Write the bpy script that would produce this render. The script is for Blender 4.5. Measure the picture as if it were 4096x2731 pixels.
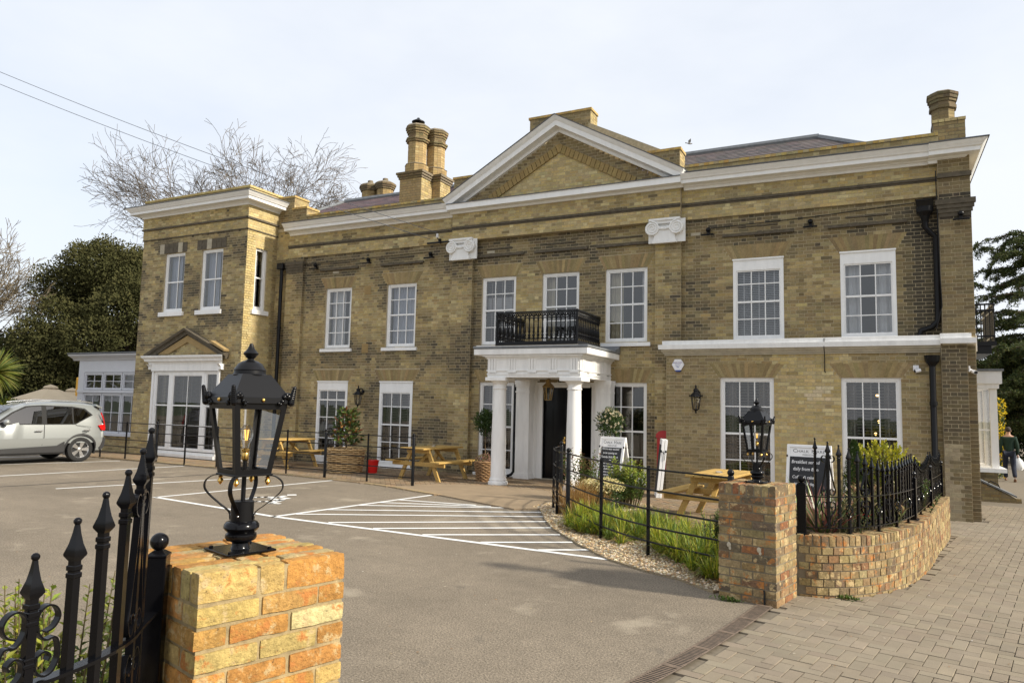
import bpy, math, random
import numpy as np
from mathutils import Vector, Matrix, noise as mn
PI = math.pi; rad = math.radians
random.seed(7); np.random.seed(7)
SC = bpy.context.scene; COL = SC.collection
for _o in list(bpy.data.objects): bpy.data.objects.remove(_o)

# ------------------------------------------------------------------ camera
CAMLOC = Vector((0, -16.4, 1.75))
def _camrot():
    yw, pt, rl = rad(-26.9046), rad(5.2143), rad(1.2907)
    fwd = Vector((math.sin(yw)*math.cos(pt), math.cos(yw)*math.cos(pt), math.sin(pt)))
    right = Vector((math.cos(yw), -math.sin(yw), 0)); up = right.cross(fwd)
    r2 = right*math.cos(rl) + up*math.sin(rl); u2 = -right*math.sin(rl) + up*math.cos(rl)
    return Matrix((r2, u2, -fwd)).transposed()
cd = bpy.data.cameras.new('camera'); cam = bpy.data.objects.new('camera', cd); COL.objects.link(cam)
cam.matrix_world = Matrix.Translation(CAMLOC) @ _camrot().to_4x4()
cd.sensor_width = 36; cd.lens = 25.351; cd.clip_start = 0.05; cd.clip_end = 2000
SC.camera = cam

# ------------------------------------------------------------------ sky and sun
SUN_EL, SUN_AZ = 32.0, 3.0            # azimuth counted from +X towards +Y
w = bpy.data.worlds.new('World'); SC.world = w; w.use_nodes = True
nt = w.node_tree; nt.nodes.clear()
def N(t, typ, **k):
    n = t.nodes.new(typ)
    for a, b in k.items(): setattr(n, a, b)
    return n
sky = N(nt, 'ShaderNodeTexSky', sky_type='NISHITA', sun_disc=False)
sky.sun_elevation = rad(SUN_EL); sky.sun_rotation = rad(90-SUN_AZ)
sky.air_density = 1.0; sky.dust_density = 3.0; sky.ozone_density = 1.0; sky.altitude = 50
tc = N(nt, 'ShaderNodeTexCoord'); mp = N(nt, 'ShaderNodeMapping'); mp.inputs['Scale'].default_value = (1.2, 1.2, 3.0)
nz = N(nt, 'ShaderNodeTexNoise'); nz.inputs['Scale'].default_value = 1.1; nz.inputs['Detail'].default_value = 6; nz.inputs['Roughness'].default_value = .55
cr = N(nt, 'ShaderNodeValToRGB'); cr.color_ramp.elements[0].position = .3; cr.color_ramp.elements[0].color = (.68,.68,.68,1)
cr.color_ramp.elements[1].position = .62; cr.color_ramp.elements[1].color = (.96,.96,.96,1)
mx = N(nt, 'ShaderNodeMixRGB'); mx.inputs['Color2'].default_value = (4.6, 4.78, 5.08, 1)
bg = N(nt, 'ShaderNodeBackground'); bg.inputs['Strength'].default_value = .10
wo = N(nt, 'ShaderNodeOutputWorld')
nt.links.new(tc.outputs['Generated'], mp.inputs['Vector']); nt.links.new(mp.outputs['Vector'], nz.inputs['Vector'])
nt.links.new(nz.outputs['Fac'], cr.inputs['Fac']); nt.links.new(cr.outputs['Color'], mx.inputs['Fac'])
nt.links.new(sky.outputs['Color'], mx.inputs['Color1']); nt.links.new(mx.outputs['Color'], bg.inputs['Color'])
nt.links.new(bg.outputs['Background'], wo.inputs['Surface'])
sd = bpy.data.lights.new('sun', 'SUN'); sd.energy = 2.8; sd.angle = rad(3.5); sd.color = (1, .92, .78)
sun = bpy.data.objects.new('sun', sd); COL.objects.link(sun)
_s = Vector((math.cos(rad(SUN_EL))*math.cos(rad(SUN_AZ)), math.cos(rad(SUN_EL))*math.sin(rad(SUN_AZ)), math.sin(rad(SUN_EL))))
sun.rotation_euler = _s.to_track_quat('Z', 'Y').to_euler(); sun.location = (30, 0, 30)
SC.view_settings.view_transform = 'Standard'; SC.view_settings.look = 'None'
SC.view_settings.exposure = 1.08; SC.view_settings.gamma = 1
SC.cycles.use_denoising = True; SC.cycles.max_bounces = 8; SC.cycles.transparent_max_bounces = 24

# ------------------------------------------------------------------ materials
M = {}
def newmat(name):
    m = bpy.data.materials.new(name); m.use_nodes = True; t = m.node_tree
    b = t.nodes['Principled BSDF']; M[name] = m
    return m, t, b
def ramp(t, fac, stops):
    r = N(t, 'ShaderNodeValToRGB'); e = r.color_ramp.elements
    while len(e) < len(stops): e.new(.5)
    for i, (p, c) in enumerate(stops):
        e[i].position = p; e[i].color = (*c, 1) if len(c) == 3 else c
    t.links.new(fac, r.inputs['Fac']); return r.outputs['Color']
def noise_tex(t, scale, detail=4, rough=.55, coord='Object', stretch=None):
    tcn = N(t, 'ShaderNodeTexCoord'); n = N(t, 'ShaderNodeTexNoise')
    n.inputs['Scale'].default_value = scale; n.inputs['Detail'].default_value = detail; n.inputs['Roughness'].default_value = rough
    src = tcn.outputs[coord]
    if coord == 'World':
        pass
    if stretch:
        mpn = N(t, 'ShaderNodeMapping'); mpn.inputs['Scale'].default_value = stretch
        t.links.new(src, mpn.inputs['Vector']); src = mpn.outputs['Vector']
    t.links.new(src, n.inputs['Vector']); return n.outputs['Fac']
def geo_noise(t, scale, detail=4, rough=.55, stretch=None):
    g = N(t, 'ShaderNodeNewGeometry'); n = N(t, 'ShaderNodeTexNoise')
    n.inputs['Scale'].default_value = scale; n.inputs['Detail'].default_value = detail; n.inputs['Roughness'].default_value = rough
    src = g.outputs['Position']
    if stretch:
        mpn = N(t, 'ShaderNodeMapping'); mpn.inputs['Scale'].default_value = stretch
        t.links.new(src, mpn.inputs['Vector']); src = mpn.outputs['Vector']
    t.links.new(src, n.inputs['Vector']); return n.outputs['Fac']
def mulcol(t, a, fac_socket, lo, hi, con=1.0):
    """a * (lo..hi by fac)"""
    c = ramp(t, fac_socket, [(.5-.28*con, (lo,)*3), (.5+.28*con, (hi,)*3)])
    m = N(t, 'ShaderNodeMixRGB', blend_type='MULTIPLY'); m.inputs['Fac'].default_value = 1
    if isinstance(a, (tuple, list)): m.inputs['Color1'].default_value = (*a, 1)
    else: t.links.new(a, m.inputs['Color1'])
    t.links.new(c, m.inputs['Color2']); return m.outputs['Color']
def bump(t, b, fac, strength=.3, dist=.01):
    n = N(t, 'ShaderNodeBump'); n.inputs['Strength'].default_value = strength; n.inputs['Distance'].default_value = dist
    t.links.new(fac, n.inputs['Height']); t.links.new(n.outputs['Normal'], b.inputs['Normal'])
def simple(name, col, rough=.5, metal=0, var=None, scale=8, bmp=None, spec=None, stretch=None, coat=None):
    m, t, b = newmat(name)
    b.inputs['Roughness'].default_value = rough; b.inputs['Metallic'].default_value = metal
    if spec is not None: b.inputs['Specular IOR Level'].default_value = spec
    if coat: b.inputs['Coat Weight'].default_value = coat; b.inputs['Coat Roughness'].default_value = .08
    if var:
        f = geo_noise(t, scale, 5, .6, stretch)
        t.links.new(mulcol(t, col, f, *var), b.inputs['Base Color'])
    else: b.inputs['Base Color'].default_value = (*col, 1)
    if bmp: bump(t, b, geo_noise(t, bmp[0], 4, .6, stretch), bmp[1], bmp[2] if len(bmp) > 2 else .01)
    return m
def attr_mat(name, source, rough=.85, var=(.75,1.2), scale=40, bmp=None, trans=0, spots=None, spec=.3, var2=None):
    """colour from the mesh attribute Col or from the object's own colour, with fine mottling"""
    m, t, b = newmat(name)
    if source == 'attr':
        a = N(t, 'ShaderNodeAttribute', attribute_name='Col'); src = a.outputs['Color']
    else:
        a = N(t, 'ShaderNodeObjectInfo'); src = a.outputs['Color']
    c = mulcol(t, src, geo_noise(t, scale, 5, .65), *var)
    if var2: c = mulcol(t, c, geo_noise(t, var2[0], 4, .6), var2[1], var2[2])
    if spots:                      # (scale, threshold, colour)
        for sc_, th, sc_col in spots:
            f = ramp(t, geo_noise(t, sc_, 6, .7), [(th, (0,0,0)), (th+.08, (1,1,1))])
            mm = N(t, 'ShaderNodeMixRGB'); t.links.new(f, mm.inputs['Fac']); t.links.new(c, mm.inputs['Color1'])
            mm.inputs['Color2'].default_value = (*sc_col, 1); c = mm.outputs['Color']
    t.links.new(c, b.inputs['Base Color']); b.inputs['Roughness'].default_value = rough
    b.inputs['Specular IOR Level'].default_value = spec
    if bmp: bump(t, b, geo_noise(t, bmp[0], 5, .65), bmp[1], bmp[2])
    if trans:
        out = t.nodes['Material Output']; tr = N(t, 'ShaderNodeBsdfTranslucent'); t.links.new(c, tr.inputs['Color'])
        ms = N(t, 'ShaderNodeMixShader'); ms.inputs['Fac'].default_value = trans
        t.links.new(b.outputs[0], ms.inputs[1]); t.links.new(tr.outputs[0], ms.inputs[2]); t.links.new(ms.outputs[0], out.inputs['Surface'])
    return m
attr_mat('brick', 'attr', .9, (.75,1.2), 30, (60,.5,.006), var2=(6,.82,1.16))
attr_mat('brick_single', 'obj', .9, (.75,1.2), 30, (60,.5,.006), var2=(6,.82,1.16))
attr_mat('pier_brick', 'obj', .92, (.55,1.25), 42, (70,1.0,.010), spots=[(11,.54,(.52,.39,.20)), (9,.56,(.44,.18,.05)), (22,.62,(.20,.12,.05)), (60,.62,(.08,.055,.03)), (130,.66,(.56,.46,.3))], var2=(10,.66,1.15))
attr_mat('pier_brick_joined', 'attr', .9, (.62,1.3), 38, (90,.7,.006), spots=[(55,.66,(.06,.04,.025)), (18,.66,(.55,.44,.29))], var2=(14,.75,1.2))
attr_mat('paver', 'attr', .92, (.8,1.18), 150, (220,.5,.004), var2=(3,.85,1.12))
attr_mat('paver_single', 'obj', .92, (.8,1.18), 150, (220,.5,.004), var2=(3,.85,1.12))
attr_mat('slate', 'attr', .55, (.8,1.2), 12, (50,.2,.004))
attr_mat('pebble', 'attr', .8, (.85,1.15), 60)
attr_mat('leaf', 'attr', .5, (.85,1.15), 3, trans=.28, spec=.35)
attr_mat('leaf_matte', 'attr', .8, (.85,1.15), 1.2, trans=.12, spec=.08)
attr_mat('leaf_gloss', 'attr', .28, (.85,1.15), 3, trans=.18, spec=.5)
attr_mat('needle', 'attr', .65, (.8,1.15), 2, trans=.15)
attr_mat('bark', 'attr', .95, (.7,1.25), 14, (25,.6,.02))
simple('mortar', (.47,.39,.25), .95, var=(.6,1.15), scale=14, bmp=(120,.4,.004))
simple('mortar_dark', (.20,.165,.11), .95, var=(.7,1.2), scale=14, bmp=(120,.4,.004))
simple('mortar_warm', (.34,.26,.135), .95, var=(.55,1.3), scale=22, bmp=(140,.7,.005))
simple('white_paint', (.87,.865,.85), .42, var=(.88,1.03), scale=3, stretch=(2.5,2.5,.7), bmp=(30,.08,.003))
simple('white_masonry', (.86,.85,.825), .6, var=(.80,1.03), scale=2.4, stretch=(3,3,.6), bmp=(60,.15,.004))
simple('grey_paint', (.55,.56,.6), .45, var=(.94,1.04), scale=3)
simple('black_gloss', (.004,.004,.005), .17, bmp=(60,.05,.002), spec=.22)
simple('black_satin', (.006,.006,.007), .34, spec=.22)
simple('iron_black', (.006,.006,.007), .3, bmp=(120,.12,.002), spec=.22)
simple('lead', (.16,.17,.18), .6, var=(.7,1.25), scale=9, bmp=(20,.3,.01))
simple('lead_dark', (.085,.09,.1), .6, var=(.7,1.3), scale=9, bmp=(20,.3,.01))
simple('brass', (.75,.48,.14), .28, 1)
simple('antique_brass', (.30,.20,.075), .4, .8, var=(.7,1.2), scale=20)
simple('interior_dark', (.035,.03,.026), .9)
simple('interior_floor', (.06,.045,.03), .8)
simple('curtain_white', (.62,.64,.66), .9, var=(.9,1.05), scale=6)
simple('curtain_cream', (.55,.50,.36), .9, var=(.9,1.05), scale=6)
simple('curtain_taupe', (.22,.19,.16), .9)
simple('blind', (.17,.155,.14), .5)
simple('blind_pale', (.42,.43,.45), .5)
simple('curtain_blue', (.42,.46,.54), .9, var=(.9,1.05), scale=6)
simple('rendered_stone', (.45,.40,.30), .9, var=(.7,1.15), scale=5, bmp=(40,.3,.006))
simple('old_stone_dark', (.10,.083,.058), .95, var=(.6,1.4), scale=10, bmp=(40,.4,.006))
simple('terracotta', (.34,.235,.10), .85, var=(.85,1.1), scale=10)
simple('line_paint', (.80,.80,.78), .7, var=(.84,1.04), scale=22)
simple('tarmac_seal', (.035,.034,.034), .8)
simple('drain_iron', (.17,.125,.09), .7, 0, var=(.5,1.4), scale=25)
simple('soil', (.06,.04,.024), .95, var=(.5,1.5), scale=20, bmp=(30,.8,.03))
simple('sand_joint', (.165,.138,.10), .95, var=(.7,1.2), scale=25)
simple('patio_joint', (.15,.115,.075), .95, var=(.7,1.2), scale=12)
simple('red_plastic', (.62,.012,.01), .3, spec=.5)
simple('red_paint', (.42,.012,.015), .3, spec=.5)
simple('chalkboard', (.018,.019,.022), .7, var=(.8,1.4), scale=6)
simple('chalk', (.8,.8,.8), .9)
simple('print_grey', (.09,.09,.10), .7)
simple('print_blue', (.02,.06,.28), .5)
simple('print_purple', (.12,.06,.26), .5)
simple('white_plastic', (.78,.78,.80), .35)
simple('rubber', (.007,.007,.007), .75)
simple('car_paint', (.27,.285,.28), .28, .3, coat=1.0)
simple('car_plastic', (.014,.014,.015), .6, bmp=(300,.1,.002))
simple('car_gap', (.012,.012,.012), .8)
simple('alloy', (.72,.72,.72), .25, .9)
simple('tail_red', (.55,.008,.008), .12, spec=.6)
simple('canvas', (.62,.50,.34), .9, var=(.92,1.05), scale=4)
simple('orange_paint', (.75,.40,.04), .5)
simple('skin', (.45,.26,.18), .6)
simple('hair', (.03,.02,.015), .8)
simple('hair_grey', (.45,.44,.42), .8)
simple('jumper_green', (.006,.024,.014), .9, bmp=(60,.3,.01))
simple('jeans', (.008,.013,.03), .9)
simple('coat_blue', (.03,.06,.14), .9)
simple('shoe_brown', (.16,.08,.04), .6)
simple('bag_white', (.78,.80,.80), .4)
simple('wire', (.10,.11,.13), .6)
simple('bird_grey', (.28,.28,.28), .8)
simple('flower_white', (.80,.76,.66), .8)
simple('hill_green', (.06,.085,.03), .9, var=(.6,1.3), scale=.2)
def wood(name, col):
    m, t, b = newmat(name)
    f = noise_tex(t, 3.0, 5, .6, 'Object', (1, 14, 14))
    k = noise_tex(t, 1.3, 3, .6, 'Object')
    c = mulcol(t, col, f, .68, 1.2); c = mulcol(t, c, k, .85, 1.15)
    t.links.new(c, b.inputs['Base Color']); b.inputs['Roughness'].default_value = .65; bump(t, b, f, .2, .004)
wood('pine', (.46,.295,.085)); wood('wicker', (.52,.35,.165)); wood('wicker_dark', (.30,.175,.08))
def glass(name, fac0=.05, fac1=1.0, tint=(1,1,1), rough=0.0):
    m, t, b = newmat(name); t.nodes.remove(b); out = t.nodes['Material Output']
    tr = N(t, 'ShaderNodeBsdfTransparent'); tr.inputs['Color'].default_value = (*tint, 1)
    gl = N(t, 'ShaderNodeBsdfGlossy'); gl.inputs['Roughness'].default_value = rough
    fr = N(t, 'ShaderNodeFresnel'); fr.inputs['IOR'].default_value = 1.5
    mr = N(t, 'ShaderNodeMapRange'); mr.inputs['From Min'].default_value = .0; mr.inputs['To Min'].default_value = fac0; mr.inputs['To Max'].default_value = fac1
    t.links.new(fr.outputs[0], mr.inputs['Value'])
    ms = N(t, 'ShaderNodeMixShader'); t.links.new(mr.outputs[0], ms.inputs['Fac'])
    t.links.new(tr.outputs[0], ms.inputs[1]); t.links.new(gl.outputs[0], ms.inputs[2]); t.links.new(ms.outputs[0], out.inputs['Surface'])
glass('window_glass', .09, .95); glass('lamp_glass', .0, .22, (.93,.93,.93)); glass('bulb_glass', .03, .7, (.96,.94,.9)); glass('car_glass', .10, 1.0, (.12,.13,.13)); glass('car_glass_light', .12, 1.0, (.32,.34,.33))
def emit(name, col, s):
    m, t, b = newmat(name); b.inputs['Base Color'].default_value = (*col, 1)
    b.inputs['Emission Color'].default_value = (*col, 1); b.inputs['Emission Strength'].default_value = s
emit('filament', (1, .55, .12), .8); emit('warm_bulb', (1, .62, .2), 3)
def asphalt():
    m, t, b = newmat('asphalt')
    base = (.240,.200,.150)
    c = mulcol(t, base, geo_noise(t, 62, 2, .8), .42, 1.5, .75)
    c = mulcol(t, c, geo_noise(t, 150, 2, .7), .75, 1.25)
    c = mulcol(t, c, geo_noise(t, 7, 5, .65), .86, 1.12)
    c = mulcol(t, c, geo_noise(t, .45, 5, .6), .72, 1.16)
    c = mulcol(t, c, geo_noise(t, .9, 4, .6, (.25,1.6,1)), .88, 1.08)
    for s, th, colr, am in ((1.0, .58, (.36,.31,.235), .7), (48, .69, (.50,.44,.35), .9), (52, .68, (.075,.066,.055), .85), (2.3,.64,(.10,.088,.075),.5)):
        f = ramp(t, geo_noise(t, s, 5, .62), [(th, (0,0,0)), (th+.1, (am,)*3)])
        mm = N(t, 'ShaderNodeMixRGB'); t.links.new(f, mm.inputs['Fac']); t.links.new(c, mm.inputs['Color1']); mm.inputs['Color2'].default_value = (*colr, 1); c = mm.outputs['Color']
    t.links.new(c, b.inputs['Base Color']); b.inputs['Roughness'].default_value = .92; b.inputs['Specular IOR Level'].default_value = .25
    bump(t, b, geo_noise(t, 62, 3, .8), .9, .012)
asphalt()

# ------------------------------------------------------------------ mesh helpers
class MB:
    def __init__(s): s.v = []; s.f = []; s.c = []
    def add(s, vs, fs, col=None):
        o = len(s.v); s.v.extend([tuple(p) for p in vs]); s.f.extend([tuple(i+o for i in q) for q in fs])
        s.c.extend([col or (1,1,1)]*len(vs)); return s
    def box(s, x0, x1, y0, y1, z0, z1, col=None):
        return s.add([(x0,y0,z0),(x1,y0,z0),(x1,y1,z0),(x0,y1,z0),(x0,y0,z1),(x1,y0,z1),(x1,y1,z1),(x0,y1,z1)],
              [(0,3,2,1),(4,5,6,7),(0,1,5,4),(1,2,6,5),(2,3,7,6),(3,0,4,7)], col)
    def bbox(s, x0, x1, y0, y1, z0, z1, b=.004, col=None):
        """chamfered box"""
        o = len(s.v); X = (x0, x1); Y = (y0, y1); Z = (z0, z1); idx = {}; vs = []
        for i in (0,1):
            for j in (0,1):
                for k in (0,1):
                    sx, sy, sz = (1,-1)[i], (1,-1)[j], (1,-1)[k]
                    for a in range(3):
                        p = [X[i]+sx*b, Y[j]+sy*b, Z[k]+sz*b]; p[a] = (X[i], Y[j], Z[k])[a]
                        idx[(i,j,k,a)] = len(vs); vs.append(tuple(p))
        fs = []
        def q(*ks): fs.append([idx[k] for k in ks])
        for a in range(3):
            for e in (0,1):
                b1, b2 = (a+1)%3, (a+2)%3
                def key(u, v_):
                    r = [0,0,0]; r[a] = e; r[b1] = u; r[b2] = v_; return (*r, a)
                L = [key(0,0), key(1,0), key(1,1), key(0,1)]
                q(*(L if e else L[::-1]))
        for a in range(3):
            b1, b2 = (a+1)%3, (a+2)%3
            for e1 in (0,1):
                for e2 in (0,1):
                    def key(u, f_):
                        r = [0,0,0]; r[a] = u; r[b1] = e1; r[b2] = e2; return (*r, f_)
                    L = [key(0,b1), key(1,b1), key(1,b2), key(0,b2)]
                    q(*(L if (e1 ^ e2) else L[::-1]))
        for i in (0,1):
            for j in (0,1):
                for k in (0,1):
                    L = [(i,j,k,0),(i,j,k,1),(i,j,k,2)]
                    q(*(L if (i+j+k) % 2 else L[::-1]))
        return s.add(vs, fs, col)
    def prism(s, poly, a0, a1, axis='y', col=None):
        """poly: list of 2D points (x,z for axis y; y,z for axis x; x,y for axis z), extruded a0..a1"""
        n = len(poly)
        def P(p, a): return (p[0], a, p[1]) if axis == 'y' else ((a, p[0], p[1]) if axis == 'x' else (p[0], p[1], a))
        vs = [P(p, a0) for p in poly] + [P(p, a1) for p in poly]
        ar = sum(poly[i][0]*poly[(i+1)%n][1]-poly[(i+1)%n][0]*poly[i][1] for i in range(n))
        fl = (ar > 0) if axis != 'y' else (ar < 0)
        fs = [list(range(n))[::-1], list(range(n, 2*n))] + [(i, (i+1)%n, n+(i+1)%n, n+i) for i in range(n)]
        if not fl: fs = [q[::-1] for q in fs]
        return s.add(vs, fs, col)
    def lathe(s, prof, c=(0,0,0), seg=20, col=None, rot=0, cap=True):
        vs = []; n = len(prof)
        for r, z in prof:
            for k in range(seg):
                a = 2*PI*k/seg+rot; vs.append((c[0]+r*math.cos(a), c[1]+r*math.sin(a), c[2]+z))
        fs = [(i*seg+k, i*seg+(k+1)%seg, (i+1)*seg+(k+1)%seg, (i+1)*seg+k) for i in range(n-1) for k in range(seg)]
        if cap: fs += [tuple(range(seg))[::-1], tuple((n-1)*seg+k for k in range(seg))]
        return s.add(vs, fs, col)
    def sphere(s, c, r, seg=14, rings=8, col=None, sc=(1,1,1)):
        pr = [(max(1e-4, r*math.sin(PI*i/rings)), -r*math.cos(PI*i/rings)) for i in range(rings+1)]
        o = len(s.v); s.lathe(pr, (0,0,0), seg, col)
        for i in range(o, len(s.v)): p = s.v[i]; s.v[i] = (c[0]+p[0]*sc[0], c[1]+p[1]*sc[1], c[2]+p[2]*sc[2])
        return s
    def tube(s, path, r, seg=8, col=None, flat=None, cap=True):
        """path of points, radius number or list; flat=(w,t,dir) sweeps a flat bar whose width lies along dir"""
        P = [Vector(p) for p in path]; n = len(P); rr = r if isinstance(r, (list, tuple)) else [r]*n
        vs = []; up = Vector((0,0,1)); prev = None
        for i in range(n):
            t = (P[min(i+1, n-1)]-P[max(i-1, 0)])
            t = t.normalized() if t.length > 1e-9 else Vector((0,0,1))
            if flat:
                a = Vector(flat[2]); a = (a-t*a.dot(t)).normalized(); b = t.cross(a)
                w_, h_ = flat[0]/2, flat[1]/2
                for u, v_ in ((1,1),(-1,1),(-1,-1),(1,-1)): vs.append(P[i]+a*u*w_+b*v_*h_)
            else:
                if prev is None:
                    a = up.cross(t)
                    if a.length < 1e-3: a = Vector((1,0,0)).cross(t)
                    a.normalize()
                else: a = (prev-t*prev.dot(t)).normalized()
                prev = a; b = t.cross(a)
                for k in range(seg):
                    an = 2*PI*k/seg; vs.append(P[i]+(a*math.cos(an)+b*math.sin(an))*rr[i])
        m = 4 if flat else seg
        fs = [(i*m+k, i*m+(k+1)%m, (i+1)*m+(k+1)%m, (i+1)*m+k) for i in range(n-1) for k in range(m)]
        if cap: fs += [tuple(range(m))[::-1], tuple((n-1)*m+k for k in range(m))]
        return s.add(vs, fs, col)
    def xf(s, mat, start=0):
        for i in range(start, len(s.v)): s.v[i] = tuple(mat @ Vector(s.v[i]))
        return s
    def build(s, name, mat, parent=None, smooth=False, kind=None, label=None, colors=False, world=True, loc=None, rz=0):
        me = bpy.data.meshes.new(name); me.from_pydata(s.v, [], s.f); me.update()
        if colors:
            ca = me.color_attributes.new('Col', 'FLOAT_COLOR', 'POINT')
            a = np.ones((len(s.v), 4), np.float32); a[:, :3] = np.array(s.c, np.float32); ca.data.foreach_set('color', a.ravel())
        me.materials.append(M[mat])
        if smooth:
            me.polygons.foreach_set('use_smooth', [True]*len(me.polygons)); me.set_sharp_from_angle(angle=rad(38 if smooth is True else smooth))
        return link(me, name, parent, kind, label, world, loc, rz)
def link(me, name, parent=None, kind=None, label=None, world=True, loc=None, rz=0):
    o = bpy.data.objects.new(name, me); COL.objects.link(o)
    if parent:
        o.parent = parent
        if world and parent.type == 'EMPTY' and parent.get('w'): o.location = -parent.location
    if loc is not None: o.location = Vector(o.location)+Vector(loc)
    if rz: o.rotation_euler = (0,0,rz)
    if kind: o['kind'] = kind
    if label: o['label'] = label
    return o
def thing(name, label, cat, loc=(0,0,0), rz=0, group=None, w=False):
    """w: the parts are given in world coordinates"""
    o = bpy.data.objects.new(name, None); COL.objects.link(o); o.location = loc; o.rotation_euler = (0,0,rz)
    o.empty_display_size = .2; o['label'] = label; o['category'] = cat
    if group: o['group'] = group
    if w: o['w'] = 1
    return o
def tag(o, label, cat, group=None):
    o['label'] = label; o['category'] = cat
    if group: o['group'] = group
    return o
def copy_tree(o, parent=None, loc=None, rz=None, label=None, group=None):
    c = o.copy(); COL.objects.link(c)
    if parent: c.parent = parent
    if loc is not None: c.location = loc
    if rz is not None: c.rotation_euler = (0,0,rz)
    if label: c['label'] = label
    if group: c['group'] = group
    for ch in list(o.children): copy_tree(ch, c)
    return c
def lerp(a, b, t): return tuple(x+(y-x)*t for x, y in zip(a, b))
def nz2(x, y, s=0): return mn.noise(Vector((x, y, s)))*.5+.5
def jit(c, a=.12, rnd=random):
    k = 1+rnd.uniform(-a, a); return tuple(min(1, max(0, x*k*(1+rnd.uniform(-a*.3, a*.3)))) for x in c)
# ------------------------------------------------------------------ brickwork
class Wall:
    """a vertical face: origin, direction angle th (outward normal is (sin th, -cos th))"""
    def __init__(s, ox, oy, th=0): s.o = (ox, oy); s.th = th; s.U = (math.cos(th), math.sin(th)); s.Nn = (math.sin(th), -math.cos(th))
    def P(s, u, w, z): return (s.o[0]+u*s.U[0]+w*s.Nn[0], s.o[1]+u*s.U[1]+w*s.Nn[1], z)
BR = {}
def _free(a, b, blocks):
    segs = [(a, b)]
    for p, q in blocks:
        nx_ = []
        for x, y in segs:
            if q <= x or p >= y: nx_.append((x, y)); continue
            if p > x: nx_.append((x, p))
            if q < y: nx_.append((q, y))
        segs = nx_
    return [(x, y) for x, y in segs if y-x > .012]
def rows(wall, u0, u1, z0, z1, colf, blockf=None, course=.075, L=.225, key='b', joint=.0105, rndp=(.002,.006), header=None, phase=0):
    """lay Flemish bond on a face; blockf(zmid) -> blocked u intervals"""
    out = BR.setdefault(key, []); n = max(1, round((z1-z0)/course)); ch = (z1-z0)/n
    for r in range(n):
        zl, zh = z0+r*ch, z0+(r+1)*ch; zm = (zl+zh)/2
        bl = blockf(zm) if blockf else []
        off = (r+phase) % 2*.75*L + phase*.02
        for a, b in _free(u0, u1, bl):
            k = math.floor((a+off)/(1.5*L)); x = k*1.5*L-off; cuts = []
            while x < b:
                cuts.append((x, x+L)); cuts.append((x+L, x+1.5*L)); x += 1.5*L
            if header: cuts = [(a+i*header, a+(i+1)*header) for i in range(int((b-a)/header)+1)]
            cl = [[max(p, a), min(q, b)] for p, q in cuts if q > a+.001 and p < b-.001]
            i = 0
            while i < len(cl):                       # no slivers
                if cl[i][1]-cl[i][0] < .05 and len(cl) > 1:
                    if i+1 < len(cl): cl[i+1][0] = cl[i][0]
                    else: cl[i-1][1] = cl[i][1]
                    cl.pop(i); continue
                i += 1
            for p, q in cl:
                um = (p+q)/2; P = wall.P(um, 0, zm)
                pr = random.uniform(*rndp)
                out.append((wall.P(um, pr, zm), (q-p)/2-joint/2, ch/2-joint/2, wall.th, colf(P[0], P[2], P[1])))
def emit_bricks(key, parent, single=0, mat='brick', smat='brick_single', depth=.03, name='brick', stuff='brickwork'):
    bs = BR.pop(key, [])
    def size(b): return -(b[1])/((Vector(b[0])-CAMLOC).length+.01) + (0 if math.sin(b[3])*(CAMLOC.x-b[0][0])-math.cos(b[3])*(CAMLOC.y-b[0][1]) > 0 else 9)
    bs.sort(key=size)
    cache = {}
    for b in bs[:single]:
        k = (round(b[1], 3), round(b[2], 3))
        if k not in cache:
            mb = MB().box(-k[0], k[0], 0, depth, -k[1], k[1]); me = bpy.data.meshes.new(name)
            me.from_pydata(mb.v, [], mb.f); me.materials.append(M[smat]); cache[k] = me
        o = link(cache[k], name, parent, loc=b[0], rz=b[3]); o.color = (*b[4], 1)
    mb = MB()
    for b in bs[single:]:
        (x, y, z), hu, hz, th, col = b; c, s_ = math.cos(th), math.sin(th)
        def P(u, d, zz): return (x+u*c-d*s_, y+u*s_+d*c, z+zz)
        mb.add([P(-hu,0,-hz), P(hu,0,-hz), P(hu,0,hz), P(-hu,0,hz), P(-hu,depth,-hz), P(hu,depth,-hz), P(hu,depth,hz), P(-hu,depth,hz)],
               [(0,1,2,3), (1,5,6,2), (4,0,3,7), (3,2,6,7), (4,5,1,0)], col)
    if mb.v: mb.build(stuff, mat, parent, kind='stuff', colors=True)
    return len(bs)
def solid(mb, x0, x1, y0, y1, z0, z1, holes=()):
    """wall body between y0 (front) and y1 (back) with rectangular holes (xa,xb,za,zb)"""
    zs = sorted({z0, z1, *[h[2] for h in holes if z0 < h[2] < z1], *[h[3] for h in holes if z0 < h[3] < z1]})
    for a, b in zip(zs, zs[1:]):
        zm = (a+b)/2
        for p, q in _free(x0, x1, [(h[0], h[1]) for h in holes if h[2] < zm < h[3]]): mb.box(p, q, y0, y1, a, b)
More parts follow.
